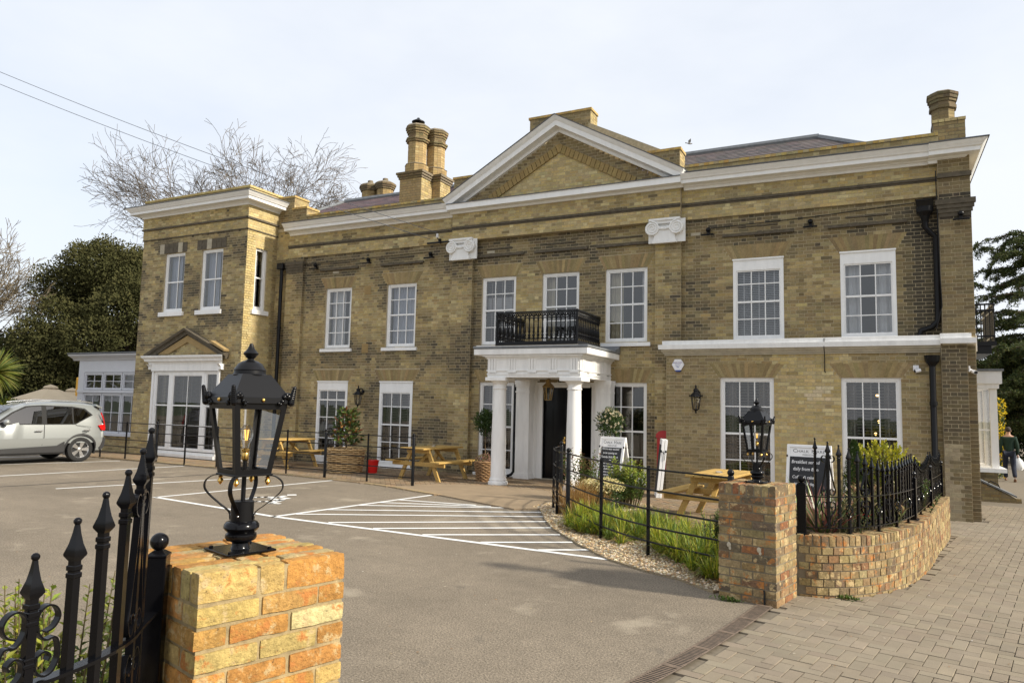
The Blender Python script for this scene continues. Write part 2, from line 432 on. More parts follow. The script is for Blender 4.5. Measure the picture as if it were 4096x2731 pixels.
# stock-brick palette
B_LIGHT = [(.52,.405,.185), (.48,.365,.155), (.55,.455,.24), (.45,.355,.18)]
B_MID = [(.338,.25,.115), (.312,.226,.10), (.365,.28,.135), (.298,.222,.106), (.33,.256,.132)]
B_DARK = [(.15,.12,.070), (.115,.095,.06), (.172,.133,.074), (.078,.066,.047)]
def mixcol(pl, pd):
    """pl light share, pd dark share"""
    c = lerp(random.choice(B_MID), random.choice(B_LIGHT), min(1, max(0, pl*1.05+random.gauss(0,.2))))
    c = lerp(c, random.choice(B_DARK), min(.95, max(0, pd*1.05-.04+random.gauss(0,.14))))
    return jit(c, .09)
def fract(x, z, k=0): return .5*nz2(x*.7, z*.8, 3+k)+.3*nz2(x*2.1, z*2.3, 13+k)+.2*nz2(x*5, z*5, 23+k)
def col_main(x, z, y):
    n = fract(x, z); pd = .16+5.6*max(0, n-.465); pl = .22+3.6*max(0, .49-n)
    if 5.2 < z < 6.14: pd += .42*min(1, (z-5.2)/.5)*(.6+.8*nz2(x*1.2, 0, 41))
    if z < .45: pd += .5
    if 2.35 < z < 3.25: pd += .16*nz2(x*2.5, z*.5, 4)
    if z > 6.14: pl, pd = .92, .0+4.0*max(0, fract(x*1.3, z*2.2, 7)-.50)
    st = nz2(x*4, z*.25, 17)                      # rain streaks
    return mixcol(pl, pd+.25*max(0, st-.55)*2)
def col_right_low(x, z, y):
    if -1.95 < x < -.55: 
        if -1.35 < x < -.9 and 1.95 < z < 2.3 and random.random() < .6: return jit((.60,.50,.32), .08)
        return mixcol(.98, .0)
    if x < -3.0:
        pd = .35+.25*(nz2(x*2, z*2, 1)-.5); return lerp(mixcol(.30, pd), (.25,.20,.12), .25)
    n = nz2(x*1.3, z*1.3, 4); return mixcol(.22, .35+.5*(n-.4)) if x > .3 else mixcol(.25, .25)
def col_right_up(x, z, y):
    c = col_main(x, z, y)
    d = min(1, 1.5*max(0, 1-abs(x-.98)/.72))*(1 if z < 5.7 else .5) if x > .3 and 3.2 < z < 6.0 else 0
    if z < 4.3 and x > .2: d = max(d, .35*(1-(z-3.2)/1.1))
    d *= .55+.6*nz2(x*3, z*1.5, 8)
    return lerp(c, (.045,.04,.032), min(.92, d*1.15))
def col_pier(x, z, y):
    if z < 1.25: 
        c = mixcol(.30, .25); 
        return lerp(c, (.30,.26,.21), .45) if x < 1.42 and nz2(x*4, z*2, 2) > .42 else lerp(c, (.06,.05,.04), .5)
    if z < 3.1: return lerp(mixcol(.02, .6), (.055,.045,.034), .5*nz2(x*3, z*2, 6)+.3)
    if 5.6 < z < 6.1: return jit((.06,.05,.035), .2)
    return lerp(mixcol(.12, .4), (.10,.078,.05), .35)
def col_bay(x, z, y):
    n = fract(x*1.3, z*1.3, 5); pd = .30+6.5*max(0, n-.47)
    if z < 1.95: return mixcol(.6, .05)
    if z > 6.9: return mixcol(.85, .03+5*max(0, n-.5))
    return mixcol(.66, min(1.0, pd))
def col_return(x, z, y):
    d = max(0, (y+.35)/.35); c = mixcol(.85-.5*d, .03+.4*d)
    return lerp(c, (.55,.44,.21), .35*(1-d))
def col_chim(x, z, y):
    c = mixcol(.35, .12); return lerp(c, (.36,.23,.10), .4)
def col_light(x, z, y): return mixcol(.45, .2)
def col_tymp(x, z, y):
    t = (8.66-z)/.5617-abs(x+7.03)
    return mixcol(.95, .04) if t > .75 else mixcol(.2, .55)

# ------------------------------------------------------------------ the building
BLD = thing('brick_building', 'long yellow brick Georgian building with white pediment, portico and sash windows', 'building', (-7, 4, 0), w=True)
wm = MB()
def holeblocks(holes, arches=()):
    def f(z):
        bl = [(h[0], h[1]) for h in holes if h[2]-.002 < z < h[3]+.002]
        for (a, b, zb, zt, sp) in arches:
            if zb < z < zt: k = (z-zb)/(zt-zb)*sp; bl.append((a-k, b+k))
        return bl
    return f
ARCH = []
def flat_arch(wall, a, b, zb, zt, sp, n, col):
    ARCH.append((wall, a, b, zb, zt, sp, n, col))
def zone(x0, x1, z0, z1, Y, holes, arches, colf, thick=.3, key='b', course=.075):
    solid(wm, x0, x1, Y, Y+thick, z0, z1, holes)
    W_ = Wall(0, Y, 0)
    rows(W_, x0, x1, z0, z1, colf, holeblocks(holes, [h[:5] for h in arches]), key=key, course=course)
    for h in arches: flat_arch(W_, *h)
AC = (.29,.205,.095)
# window openings (xa, xb, za, zb)
UPL = [(-14.55,-13.58), (-12.32,-11.32)]; UPC = [(-9.24,-8.24), (-7.50,-6.50), (-5.82,-4.78)]; UPR = [(-2.82,-1.76), (-.64,.39)]
H_A = [(a, b, 3.33, 5.13) for a, b in UPL]+[(-14.70,-13.58,.0,2.40), (-12.44,-11.33,.0,2.40)]
H_B = [(UPC[0][0], UPC[0][1], 3.33, 5.13), (UPC[1][0], UPC[1][1], 3.10, 5.13), (UPC[2][0], UPC[2][1], 3.33, 5.13),
       (-9.25,-8.24,.08,2.39), (-7.60,-6.00,-.05,2.40), (-5.80,-4.78,.08,2.39)]
H_C = [(a, b, 3.32, 5.13) for a, b in UPR]
H_D = [(-3.05,-1.94,.12,2.50), (-.65,.42,.12,2.50)]
def arcs(hs, zt=.34, sp=.2, n=17): return [(h[0]-.02, h[1]+.02, h[3], h[3]+zt, sp, n, AC) for h in hs]
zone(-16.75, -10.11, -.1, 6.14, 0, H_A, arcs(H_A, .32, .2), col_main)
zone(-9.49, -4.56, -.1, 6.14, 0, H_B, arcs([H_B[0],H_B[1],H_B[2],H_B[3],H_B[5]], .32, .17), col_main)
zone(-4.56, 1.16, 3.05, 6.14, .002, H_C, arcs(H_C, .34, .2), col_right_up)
zone(-4.23, 1.105, -.3, 3.0, -.35, H_D, arcs(H_D, .3, .21, 17), col_right_low, thick=.55)
for a, b in ((-10.11,-9.49), (-4.56,-3.96)):                     # pilasters
    solid(wm, a, b, -.12, .3, -.1, 6.14); rows(Wall(0,-.12,0), a, b, -.1, 5.6, col_main); rows(Wall(b,-.12,PI/2), 0, .12, -.1, 5.6, col_main)
solid(wm, -16.06, -15.41, -.1, 0, -.1, 6.14); rows(Wall(0,-.1,0), -16.06, -15.41, -.1, 6.14, col_main)
rows(Wall(-15.41,-.1,PI/2), 0, .1, -.1, 6.14, col_main)
# corner pier at the street
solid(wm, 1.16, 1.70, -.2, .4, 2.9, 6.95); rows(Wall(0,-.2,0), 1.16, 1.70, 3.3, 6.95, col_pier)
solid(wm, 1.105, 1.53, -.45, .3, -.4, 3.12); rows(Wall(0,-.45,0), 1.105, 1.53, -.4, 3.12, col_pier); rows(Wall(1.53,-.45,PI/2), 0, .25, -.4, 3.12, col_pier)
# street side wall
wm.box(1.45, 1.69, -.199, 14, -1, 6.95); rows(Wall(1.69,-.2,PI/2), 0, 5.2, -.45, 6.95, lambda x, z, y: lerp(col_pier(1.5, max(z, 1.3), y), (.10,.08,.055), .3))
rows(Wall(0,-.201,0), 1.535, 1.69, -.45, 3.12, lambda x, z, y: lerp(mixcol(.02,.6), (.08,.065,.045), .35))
F00 = Wall(0, 0, 0)
# friezes
for x0, x1, Y in ((-16.06,-10.11,-.05), (-3.96,1.16,-.05), (-10.11,-3.96,-.17)):
    solid(wm, x0, x1, Y, .3, 6.14, 6.95); rows(Wall(0,Y,0), x0, x1, 6.14, 6.95, col_main)
solid(wm, -16.62, -16.06, 0, .3, 6.14, 7.0); rows(F00, -16.6, -16.06, 6.14, 7.0, col_main)
# parapets
for x0, x1 in ((-15.4,-10.3), (-3.9,1.2)):
    solid(wm, x0, x1, -.02, .25, 6.95, 7.38); rows(Wall(0,-.02,0), x0, x1, 7.12, 7.38, col_light)
    rows(Wall(0,-.05,0), x0, x1, 7.38, 7.45, lambda x, z, y: jit(random.choice([(.50,.36,.13), (.46,.30,.09), (.40,.32,.17)]), .15), header=.112, course=.07)
    wm.box(x0, x1, -.045, .28, 7.382, 7.448)
# pediment tympanum
TX, TZ, TS = -7.03, 8.66, .5617
def tri(z): hw = max(0, (TZ-z)/TS); return [(-99, TX-hw), (TX+hw, 99)]
wm.prism([(-9.66,7.12), (-4.40,7.12), (TX,TZ+.04)], -.12, .5, 'y'); rows(Wall(0,-.12,0), -10, -4, 7.12, 8.64, col_tymp, tri)
# blocks behind the pediment
for x0, x1, y0, y1, z0, z1 in ((-8.18,-6.45,.5,1.0,8.2,9.5), (-4.85,-4.08,.25,.75,7.2,8.02), (-10.36,-9.6,.25,.75,7.2,8.06), (-16.68,-15.95,-.02,.6,7.0,8.12), (-15.97,-15.42,-.04,.5,7.0,7.72)):
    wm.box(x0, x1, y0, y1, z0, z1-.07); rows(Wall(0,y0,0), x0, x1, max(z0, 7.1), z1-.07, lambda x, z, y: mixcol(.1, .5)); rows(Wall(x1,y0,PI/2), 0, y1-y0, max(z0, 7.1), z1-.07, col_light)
    wm.box(x0-.03, x1+.03, y0-.03, y1, z1-.068, z1-.004); rows(Wall(0,y0-.03,0), x0-.03, x1+.03, z1-.07, z1, lambda x, z, y: jit((.47,.31,.10), .15), header=.112, course=.07)
    rows(Wall(x1+.03,y0-.03,PI/2), 0, y1-y0, z1-.07, z1, lambda x, z, y: jit((.50,.36,.14), .15), header=.112, course=.07)
# sloping parapets behind the raking cornice
for sx in (-1, 1):
    p = [(TX+sx*.6, 9.02), (TX+sx*2.85, 7.85), (TX+sx*2.85, 7.3), (TX+sx*.6, 8.3)]
    wm.prism(p, .3, .62, 'y')
# bay wing
HB = [(-20.17,-19.25,4.48,6.36), (-18.50,-17.58,4.48,6.36), (-20.28,-17.45,.02,2.66)]
BY = -1.2
solid(wm, -21.27, -16.62, BY, BY+.3, -.1, 8.12, HB)
rows(Wall(0,BY,0), -21.27, -16.60, -.1, 6.88, col_bay, holeblocks(HB))
rows(Wall(0,BY-.02,0), -21.29, -16.58, 6.88, 7.22, col_bay); wm.box(-21.28, -16.60, BY-.018, BY+.01, 6.88, 7.22)
rows(Wall(0,BY-.035,0), -21.3, -16.57, 7.22, 7.60, col_bay); wm.box(-21.29, -16.585, BY-.033, BY+.01, 7.22, 7.60)
rows(Wall(0,BY,0), -21.27, -16.6, 7.8, 8.12, col_light)
HR = [(.36,.82,4.48,6.39)]     # window in the return, u measured from the bay corner
RW = Wall(-16.60, BY, PI/2)
for a, b in ((-.1,4.48), (6.39,8.12)): wm.box(-16.9, -16.60, BY+.3, .3, a, b)
wm.box(-16.9, -16.60, BY+.3, BY+.36, 4.48, 6.39); wm.box(-16.9, -16.60, BY+.82, .3, 4.48, 6.39)
rows(RW, 0, 1.2, -.1, 6.88, col_return, holeblocks(HR)); rows(Wall(-16.58,BY-.02,PI/2), 0, 1.22, 6.88, 7.22, col_return); rows(Wall(-16.565,BY-.035,PI/2), 0, 1.235, 7.22, 7.60, col_return)
wm.box(-16.62, -16.582, BY-.018, .0, 6.88, 7.22); wm.box(-16.62, -16.567, BY-.033, .0, 7.22, 7.6)
rows(RW, 0, 1.5, 7.8, 8.12, col_return)
wm.box(-21.3, -16.57, BY-.03, BY+.33, 8.125, 8.19); wm.box(-16.93, -16.57, BY+.33, .6, 8.125, 8.19)
rows(Wall(0,BY-.03,0), -21.3, -16.57, 8.12, 8.195, lambda x, z, y: jit((.50,.38,.15), .12), header=.112); rows(Wall(-16.57,BY-.03,PI/2), 0, 1.6, 8.12, 8.195, lambda x, z, y: jit((.54,.42,.18), .12), header=.112)
wm.box(-21.27, -20.97, BY+.3, 6, -.1, 8.12)
# back and inner shell so that the rooms are closed
wm.box(-21.27, -16.9, 5.7, 6, -.1, 8.1); wm.box(-20.97, 1.45, 6.0, 6.3, -1, 7.2)
wall = wm.build('wall', 'mortar', BLD)
im = MB(); im.box(-20.9, 1.45, 3.2, 3.4, -.1, 7); im.box(-16.3, 1.4, .3, 3.2, 2.75, 2.95); im.box(-20.9, -16.9, -.85, 5.7, 3.2, 3.5)
for x in (-16.5, -13.0, -10.2, -8.0, -6.05, -4.3, -1.2): im.box(x, x+.1, .42, 3.2, -.1, 2.75); im.box(x, x+.1, .42, 3.2, 2.95, 6.9)
im.build('inner_wall', 'interior_dark', BLD)
fm = MB(); fm.box(-20.95, 1.44, -.2+.5, 3.2, -.09, -.012); fm.build('floor', 'interior_floor', BLD)
# gauged flat arches, every voussoir its own wedge
for (W_, a, b, zb, zt, sp, n, col) in ARCH:
    mb = MB(); cx = (a+b)/2; hw = (b-a)/2
    for i in range(n):
        t0, t1 = -1+2*i/n, -1+2*(i+1)/n
        def q(t, z, w): k = (z-zb)/(zt-zb)*sp; return W_.P(cx+t*(hw+k), w, z)
        e = .012/n*2; c = jit(random.choice([lerp(mixcol(.2,.2), (.265,.195,.095), .5) for _ in range(4)]), .12); pr = random.uniform(.003,.007)
        A, B_ = t0+e, t1-e
        mb.add([q(A,zb+.004,pr), q(B_,zb+.004,pr), q(B_,zt,pr), q(A,zt,pr), q(A,zb+.004,-.02), q(B_,zb+.004,-.02), q(B_,zt,-.02), q(A,zt,-.02)],
               [(0,1,2,3), (1,5,6,2), (4,0,3,7), (3,2,6,7), (4,5,1,0)], c)
    mb.build('flat_arch', 'brick', BLD, kind='stuff', colors=True)
NB = emit_bricks('b', wall, 300)

# strings, ledges and dark old brick trim
tm = MB()
for x0, x1, Y in ((-16.06,-10.11,-.05), (-3.96,1.16,-.05), (-10.11,-3.96,-.17)):
    tm.box(x0, x1, Y-.045, Y, 6.475, 6.525); tm.box(x0, x1, Y-.022, Y, 6.44, 6.475)
tm.box(1.14, 1.72, -.27, -.2, 6.44, 6.53)
for k, (z0, z1) in enumerate(((5.66,5.74), (5.74,5.82), (5.82,5.9), (5.9,6.0))):
    tm.box(1.16-.02*k, 1.70+.025*k, -.215-.022*k, -.195, z0, z1); tm.box(-16.06-.01*k, -15.41+.02*k, -.115-.02*k, -.095, z0, z1)
for a, b in UPL+UPC+UPR:
    tm.box(a-.22, b+.22, -.07, .0, 5.665, 5.725); tm.box(a+.12, b-.12, -.03, .0, 5.86, 5.885)
tm.box(-21.3, -16.57, BY-.075, BY-.03, 7.18, 7.235); tm.box(-16.6, -16.53, BY-.075, 0, 7.18, 7.235)
tm.box(-21.295, -16.575, BY-.035, BY-.02, 6.85, 6.885); tm.box(-16.61, -16.565, BY-.035, 0, 6.85, 6.885)
tm.build('string_course', 'old_stone_dark', BLD)
for a in ((-20.44,-19.17), (-18.72,-17.45)):
    for k in range(6):
        x = a[0]+(a[1]-a[0])*k/6
        MB().box(x+.005, x+(a[1]-a[0])/6-.005, BY-.012, BY+.02, 6.37, 6.68).build('lintel_brick', 'old_stone_dark' if (k+int(a[0])) % 4 else 'rendered_stone', BLD)

# ------------------------------------------------------------------ cornices (swept mouldings)
def mould(prof, path, name, mat):
    """prof: (out, up) points; path: list of (point, out-vector, up-vector)"""
    mb = MB(); n = len(prof); vs = []
    for p, o, u in path:
        p, o, u = Vector(p), Vector(o), Vector(u)
        vs += [p+o*a+u*b for a, b in prof]
    fs = [(i*n+k, (i+1)*n+k, (i+1)*n+(k+1)%n, i*n+(k+1)%n) for i in range(len(path)-1) for k in range(n)]
    fs += [tuple(range(n)), tuple((len(path)-1)*n+k for k in range(n))[::-1]]
    mb.add(vs, fs); return mb.build(name, mat, BLD, smooth=30)
CP = [(0,0), (.05,0), (.06,.05), (.10,.07), (.11,.09), (.30,.095), (.305,.17), (.34,.19), (.36,.23), (.41,.27), (.42,.295), (0,.30)]
O, UZ = (0,-1,0), (0,0,1)
mould(CP, [((-16.0,-.05,6.83), O, UZ), ((-10.16,-.05,6.83), O, UZ)], 'cornice', 'white_paint')
mould(CP, [((-3.9,-.05,6.83), O, UZ), ((1.0,-.05,6.785), O, UZ)], 'cornice', 'white_paint')
mould(CP, [((1.0,-.14,6.77), O, UZ), ((1.56,-.14,6.77), (1,-1,0), UZ), ((1.56,8,6.77), (1,0,0), UZ)], 'cornice', 'white_paint')
CH = [(0,0), (.05,0), (.06,.05), (.26,.06), (.265,.19), (.28,.2), (0,.2)]
mould(CH, [((-10.16,-.17,6.88), O, UZ), ((-3.9,-.17,6.88), O, UZ)], 'cornice', 'white_paint')
mould([(0,.201), (.29,.201), (.29,.222), (0,.235)], [((-10.16,-.17,6.88), O, UZ), ((-3.9,-.17,6.88), O, UZ)], 'lead_flashing', 'lead_dark')
LF = [(0,.301), (.44,.297), (.44,.32), (0,.335)]
for pth in ([((-16.0,-.05,6.83), O, UZ), ((-10.3,-.05,6.83), O, UZ)], [((-3.8,-.05,6.83), O, UZ), ((1.0,-.05,6.785), O, UZ)], [((1.0,-.14,6.77), O, UZ), ((1.56,-.14,6.77), (1,-1,0), UZ), ((1.56,8,6.77), (1,0,0), UZ)]):
    mould(LF, pth, 'lead_flashing', 'lead_dark')
rl = math.atan(TS); apex = 9.03; RB = [(0,-.30), (.06,-.30), (.07,-.24), (.12,-.22), (.26,-.21), (.265,-.10), (.30,-.07), (.34,-.02), (.35,0), (0,.0)]
RLd = [(-.1,.001), (.37,.001), (.37,.02), (-.1,.05)]
for prof, nm, mt in ((RB, 'raking_cornice', 'white_paint'), (RLd, 'lead_flashing', 'lead_dark')):
    for sx in (-1, 1):
        up = Vector((sx*math.sin(rl), 0, math.cos(rl)))
        # mitre at the apex: scale the up vector so that both halves meet on the vertical plane
        apx = Vector((TX, -.15, apex)); end = Vector((TX+sx*3.22, -.15, apex-3.22*TS))
        pts = [(end, O, up), (apx, O, (0, 0, 1/math.cos(rl)))]
        if sx > 0: pts = pts[::-1]
        mould(prof, pts, nm, mt)
# small frame lines within the tympanum (projecting brick chevron)
for sx in (-1, 1):
    a = (TX, 8.40); b = (TX+sx*2.02, 8.40-2.02*.56); n = 18
    mb = MB()
    for i in range(n):
        t0, t1 = i/n, (i+1)/n
        p0 = (a[0]+(b[0]-a[0])*t0, a[1]+(b[1]-a[1])*t0); p1 = (a[0]+(b[0]-a[0])*(t1-.006), a[1]+(b[1]-a[1])*(t1-.006))
        mb.prism([p0, p1, (p1[0]-sx*.07, p1[1]-.19), (p0[0]-(sx*.07 if i else 0), p0[1]-(.19 if i else .22))], -.165, -.1, 'y', jit((.31,.22,.09), .07))
    mb.build('brick_chevron', 'brick', BLD, kind='stuff', colors=True)
BC = [(a, b*1.0) for a, b in CP]
mould(BC, [((-21.27,3,7.58), (-1,0,0), UZ), ((-21.27,BY-.03,7.58), (-1,-1,0), UZ), ((-16.58,BY-.03,7.58), (1,-1,0), UZ), ((-16.58,.05,7.58), (1,0,0), UZ)], 'cornice', 'white_paint')
mould(LF, [((-21.27,3,7.58), (-1,0,0), UZ), ((-21.27,BY-.03,7.58), (-1,-1,0), UZ), ((-16.58,BY-.03,7.58), (1,-1,0), UZ), ((-16.58,.05,7.58), (1,0,0), UZ)], 'lead_flashing', 'lead')
# string course of the right wing
SP = [(0,0), (.12,0), (.125,.10), (.05,.11), (.05,.19), (0,.2)]
mould(SP, [((-4.26,-.37,3.12), (-1,-1,0), UZ), ((1.10,-.37,3.12), O, UZ)], 'white_string', 'white_masonry')
mould(SP, [((1.09,-.46,3.14), O, UZ), ((1.55,-.46,3.14), (1,-1,0), UZ), ((1.55,-.2,3.14), (1,0,0), UZ)], 'white_string', 'white_masonry')
MB().box(1.691, 1.77, .3, 3.0, 3.05, 3.36).build('white_string', 'white_masonry', BLD)
mould([(0,0), (.03,0), (.03,.035), (.055,.04), (.06,.075), (.09,.085), (.095,.135), (0,.135)], [((-4.235,-.352,2.985), (-1,-1,0), UZ), ((1.10,-.352,2.985), O, UZ)], 'moulded_brick', 'rendered_stone')
# ionic capitals
def capital(x0, x1, yb):
    mb = MB(); mb.box(x0-.02, x1+.1, yb-.035, yb, 5.62, 6.16)
    cap = mb.build('capital', 'white_masonry', BLD)
    cx = (x0+x1)/2; hw = (x1-x0)/2
    m2 = MB(); m2.prism([(cx-hw*.98,6.13), (cx+hw*.98,6.13), (cx+hw*.98,6.18), (cx-hw*.98,6.18)], yb-.13, yb-.03, 'y'); m2.prism([(cx-hw*.9,6.06), (cx+hw*.9,6.06), (cx+hw*.95,6.13), (cx-hw*.95,6.13)], yb-.10, yb-.03, 'y')
    m2.build('abacus', 'white_masonry', cap)
    m3 = MB(); m3.prism([(cx-hw*.72,5.66), (cx+hw*.72,5.66), (cx+hw*.66,5.73), (cx+hw*.66,5.95), (cx-hw*.66,5.95), (cx-hw*.66,5.73)], yb-.10, yb-.03, 'y'); m3.prism([(cx-hw*.76,5.6), (cx+hw*.76,5.6), (cx+hw*.76,5.66), (cx-hw*.76,5.66)], yb-.12, yb-.03, 'y'); m3.build('bell', 'white_masonry', cap)
    for s in (-1, 1):
        c = (cx+s*hw*.78, 5.95); pts = []
        for k in range(46):
            a = k/45*2.6*2*PI; r = .15*(1-k/45)**.8+.015; pts.append((c[0]-s*r*math.sin(a), yb-.125, c[1]+r*math.cos(a)))
        v = MB(); v.tube(pts, [.022*(1-.5*k/45) for k in range(46)], 6)
        v.lathe([(.16,-.06), (.16,.06)], (0,0,0), 24); v.xf(Matrix.Translation((c[0], yb-.06, c[1])) @ Matrix.Rotation(PI/2, 4, 'X'), len(v.v)-48)
        v.build('volute', 'white_masonry', cap, smooth=True)
    fl = MB()
    for k in range(9):
        x = cx-hw*.4+hw*.8*k/8; fl.sphere((x, yb-.115, 5.97-.03*math.cos((k-4)/4*1.4)), .03, 8, 6, sc=(.8,.7,1.5))
    fl.build('egg_moulding', 'white_masonry', cap, smooth=True)
capital(-10.14, -9.42, -.17); capital(-4.68, -3.94, -.17)

# ------------------------------------------------------------------ roofs and chimneys
rm = MB(); RZ, RY = 8.80, 3.1
rm.add([(-17.9,.35,7.25), (.6,.35,7.25), (-1.2,RY,RZ), (-16.6,RY,RZ), (-17.9,5.9,7.25), (.6,5.9,7.25)], [(0,1,2,3), (1,5,2), (5,4,3,2), (4,0,3), (4,5,1,0)])
roof = rm.build('roof', 'lead_dark', BLD)
sm = MB(); L0 = math.hypot(RY-.35, RZ-7.25); sl = Vector((0, RY-.35, RZ-7.25))/L0; nn = Vector((0, -sl.z, sl.y)); nrow = 16
for r in range(nrow):
    t0, t1 = r/nrow*L0, (r+1.08)/nrow*L0; xa = -17.9+1.3*r/nrow; xb = .6-1.8*r/nrow; k = 0; x = xa-(r % 2)*.13
    while x < xb:
        a, b = max(x, xa), min(x+.256, xb)
        if b-a > .03:
            p0 = Vector((0,.35,7.25))+sl*t0+nn*.022; p1 = Vector((0,.35,7.25))+sl*t1+nn*.006
            c = jit(random.choice([(.15,.095,.098), (.125,.085,.09), (.165,.11,.105)] if a < -9 else [(.125,.105,.10), (.105,.092,.09), (.145,.115,.108)]), .16)
            sm.add([(a,p0.y,p0.z), (b,p0.y,p0.z), (b,p1.y,p1.z), (a,p1.y,p1.z), (a,p0.y,p0.z-.014), (b,p0.y,p0.z-.014)], [(0,1,2,3), (4,5,1,0)], c)
        x += .26
sm.build('slates', 'slate', roof, kind='stuff', colors=True)
rd = MB(); rd.tube([(-16.6,RY,RZ+.02), (-1.2,RY,RZ+.02)], .1, 8); rd.tube([(-1.2,RY,RZ+.02), (.6,.35,7.27)], .08, 6); rd.tube([(-16.6,RY,RZ+.02), (-17.9,.35,7.27)], .08, 6)
rd.build('ridge_tiles', 'lead', roof, smooth=True)
MB().box(-21.1, -16.8, -1.0, 5.8, 7.75, 7.9).build('flat_roof', 'lead_dark', BLD)
# flat roofs behind the parapets
MB().box(-16.3, 1.6, .2, 6, 7.0, 7.1).build('gutter_roof', 'lead_dark', BLD)
def octa(cx, cy, r, z0, z1, colf, key, name):
    """octagonal shaft: core plus bricks on each facet"""
    w_ = 2*r*math.tan(PI/8); 
    for k in range(8):
        a = k*PI/4; th = a+PI/2; n = (math.cos(a), math.sin(a))
        W_ = Wall(cx+n[0]*r+n[1]*w_/2, cy+n[1]*r-n[0]*w_/2, th)
        rows(W_, 0, w_, z0, z1, colf, key=key, header=w_/(1 if w_ < .2 else 2), joint=.007)
def ring(mb, cx, cy, r0, r1, z0, z1):
    k = 1/math.cos(PI/8); mb.lathe([(r0*k, z0), (r1*k, z1)], (cx, cy, 0), 8, rot=PI/8)
def chimney(parts, rest, key):
    cm = MB()
    for f in parts: f(cm)
    ch = cm.build('chimney', 'mortar_dark', BLD); emit_bricks(key, ch, 0); return ch
def ch_left(cm):
    for x, y in ((-12.33,1.25), (-12.04,1.83)):
        x0, x1, y0, y1 = x-.4, x+.38, y-.285, y+.285
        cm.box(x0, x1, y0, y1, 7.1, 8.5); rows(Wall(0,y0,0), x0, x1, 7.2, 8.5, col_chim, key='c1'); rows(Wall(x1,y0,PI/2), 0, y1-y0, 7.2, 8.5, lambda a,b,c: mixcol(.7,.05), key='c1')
        for k in range(3):
            e = .03+.03*k; cm.box(x0-e, x1+e, y0-e, y1+e, 8.5+.07*k, 8.565+.07*k)
            rows(Wall(0,y0-e,0), x0-e, x1+e, 8.5+.07*k, 8.567+.07*k, lambda a,b,c: jit((.17,.125,.06), .2), key='c1', header=.112)
        ring(cm, x, y, .33, .33, 8.7, 8.95); octa(x, y, .33, 8.71, 8.95, col_chim, 'c1', 's'); ring(cm, x, y, .35, .27, 8.95, 9.0)
        ring(cm, x, y, .262, .262, 9.0, 9.66); octa(x, y, .262, 9.0, 9.66, lambda a,b,c: lerp(mixcol(.5,.04), (.42,.27,.12), .4), 'c1', 's')
        for k, (r, z0, z1) in enumerate(((.31,9.66,9.72), (.34,9.72,9.77), (.27,9.77,9.92), (.29,9.92,9.99), (.32,9.99,10.06), (.345,10.06,10.13))):
            ring(cm, x, y, r, r, z0, z1); octa(x, y, r, z0, z1, lambda a,b,c: jit((.20,.15,.075), .25), 'c1', 's')
        ring(cm, x, y, .36, .3, 10.13, 10.2)
c1 = chimney([ch_left], None, 'c1')
cw = MB(); cw.lathe([(.09,10.2), (.09,10.3), (.2,10.33), (.2,10.35), (.05,10.44), (.04,10.47)], (-12.33,1.25,0), 14); cw.build('cowl', 'black_satin', c1, smooth=True)
def ch_far(cm):
    for x in (-17.05, -16.35):
        cm.lathe([(.3,8), (.3,9.75), (.36,9.8), (.4,9.88), (.4,9.98), (.3,10.05)], (x,5,0), 8, rot=PI/8); octa(x, 5, .29, 8.3, 9.75, col_chim, 'c2', 's')
        for k in range(3): octa(x, 5, .33+.03*k, 9.75+.07*k, 9.82+.07*k, lambda a,b,c: jit((.15,.11,.06), .2), 'c2', 's')
        cm.lathe([(.12,10.0), (.1,10.2)], (x,5,0), 10)
chimney([ch_far], None, 'c2')
def ch_right(cm):
    x0, x1, y0, y1 = 1.14, 1.70, .3, .85
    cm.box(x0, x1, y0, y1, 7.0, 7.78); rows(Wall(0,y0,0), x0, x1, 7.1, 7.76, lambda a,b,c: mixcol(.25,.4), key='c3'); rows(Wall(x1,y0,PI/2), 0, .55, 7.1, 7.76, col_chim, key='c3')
    rows(Wall(0,y0-.02,0), x0-.02, x1+.02, 7.76, 7.83, lambda a,b,c: jit((.50,.40,.2), .1), key='c3', header=.112); cm.box(x0-.01, x1+.01, y0-.01, y1, 7.765, 7.825)
    ring(cm, 1.34, .58, .2, .2, 7.8, 8.1); octa(1.34, .58, .2, 7.83, 8.1, lambda a,b,c: mixcol(.05,.5), 'c3', 's')
    for r, z0, z1 in ((.24,8.1,8.17), (.215,8.17,8.24), (.24,8.24,8.3), (.265,8.3,8.37), (.28,8.37,8.43)):
        ring(cm, 1.34, .58, r, r, z0, z1); octa(1.34, .58, r, z0, z1, lambda a,b,c: jit((.15,.115,.065), .25), 'c3', 's')
    ring(cm, 1.34, .58, .27, .22, 8.43, 8.47)
chimney([ch_right], None, 'c3')
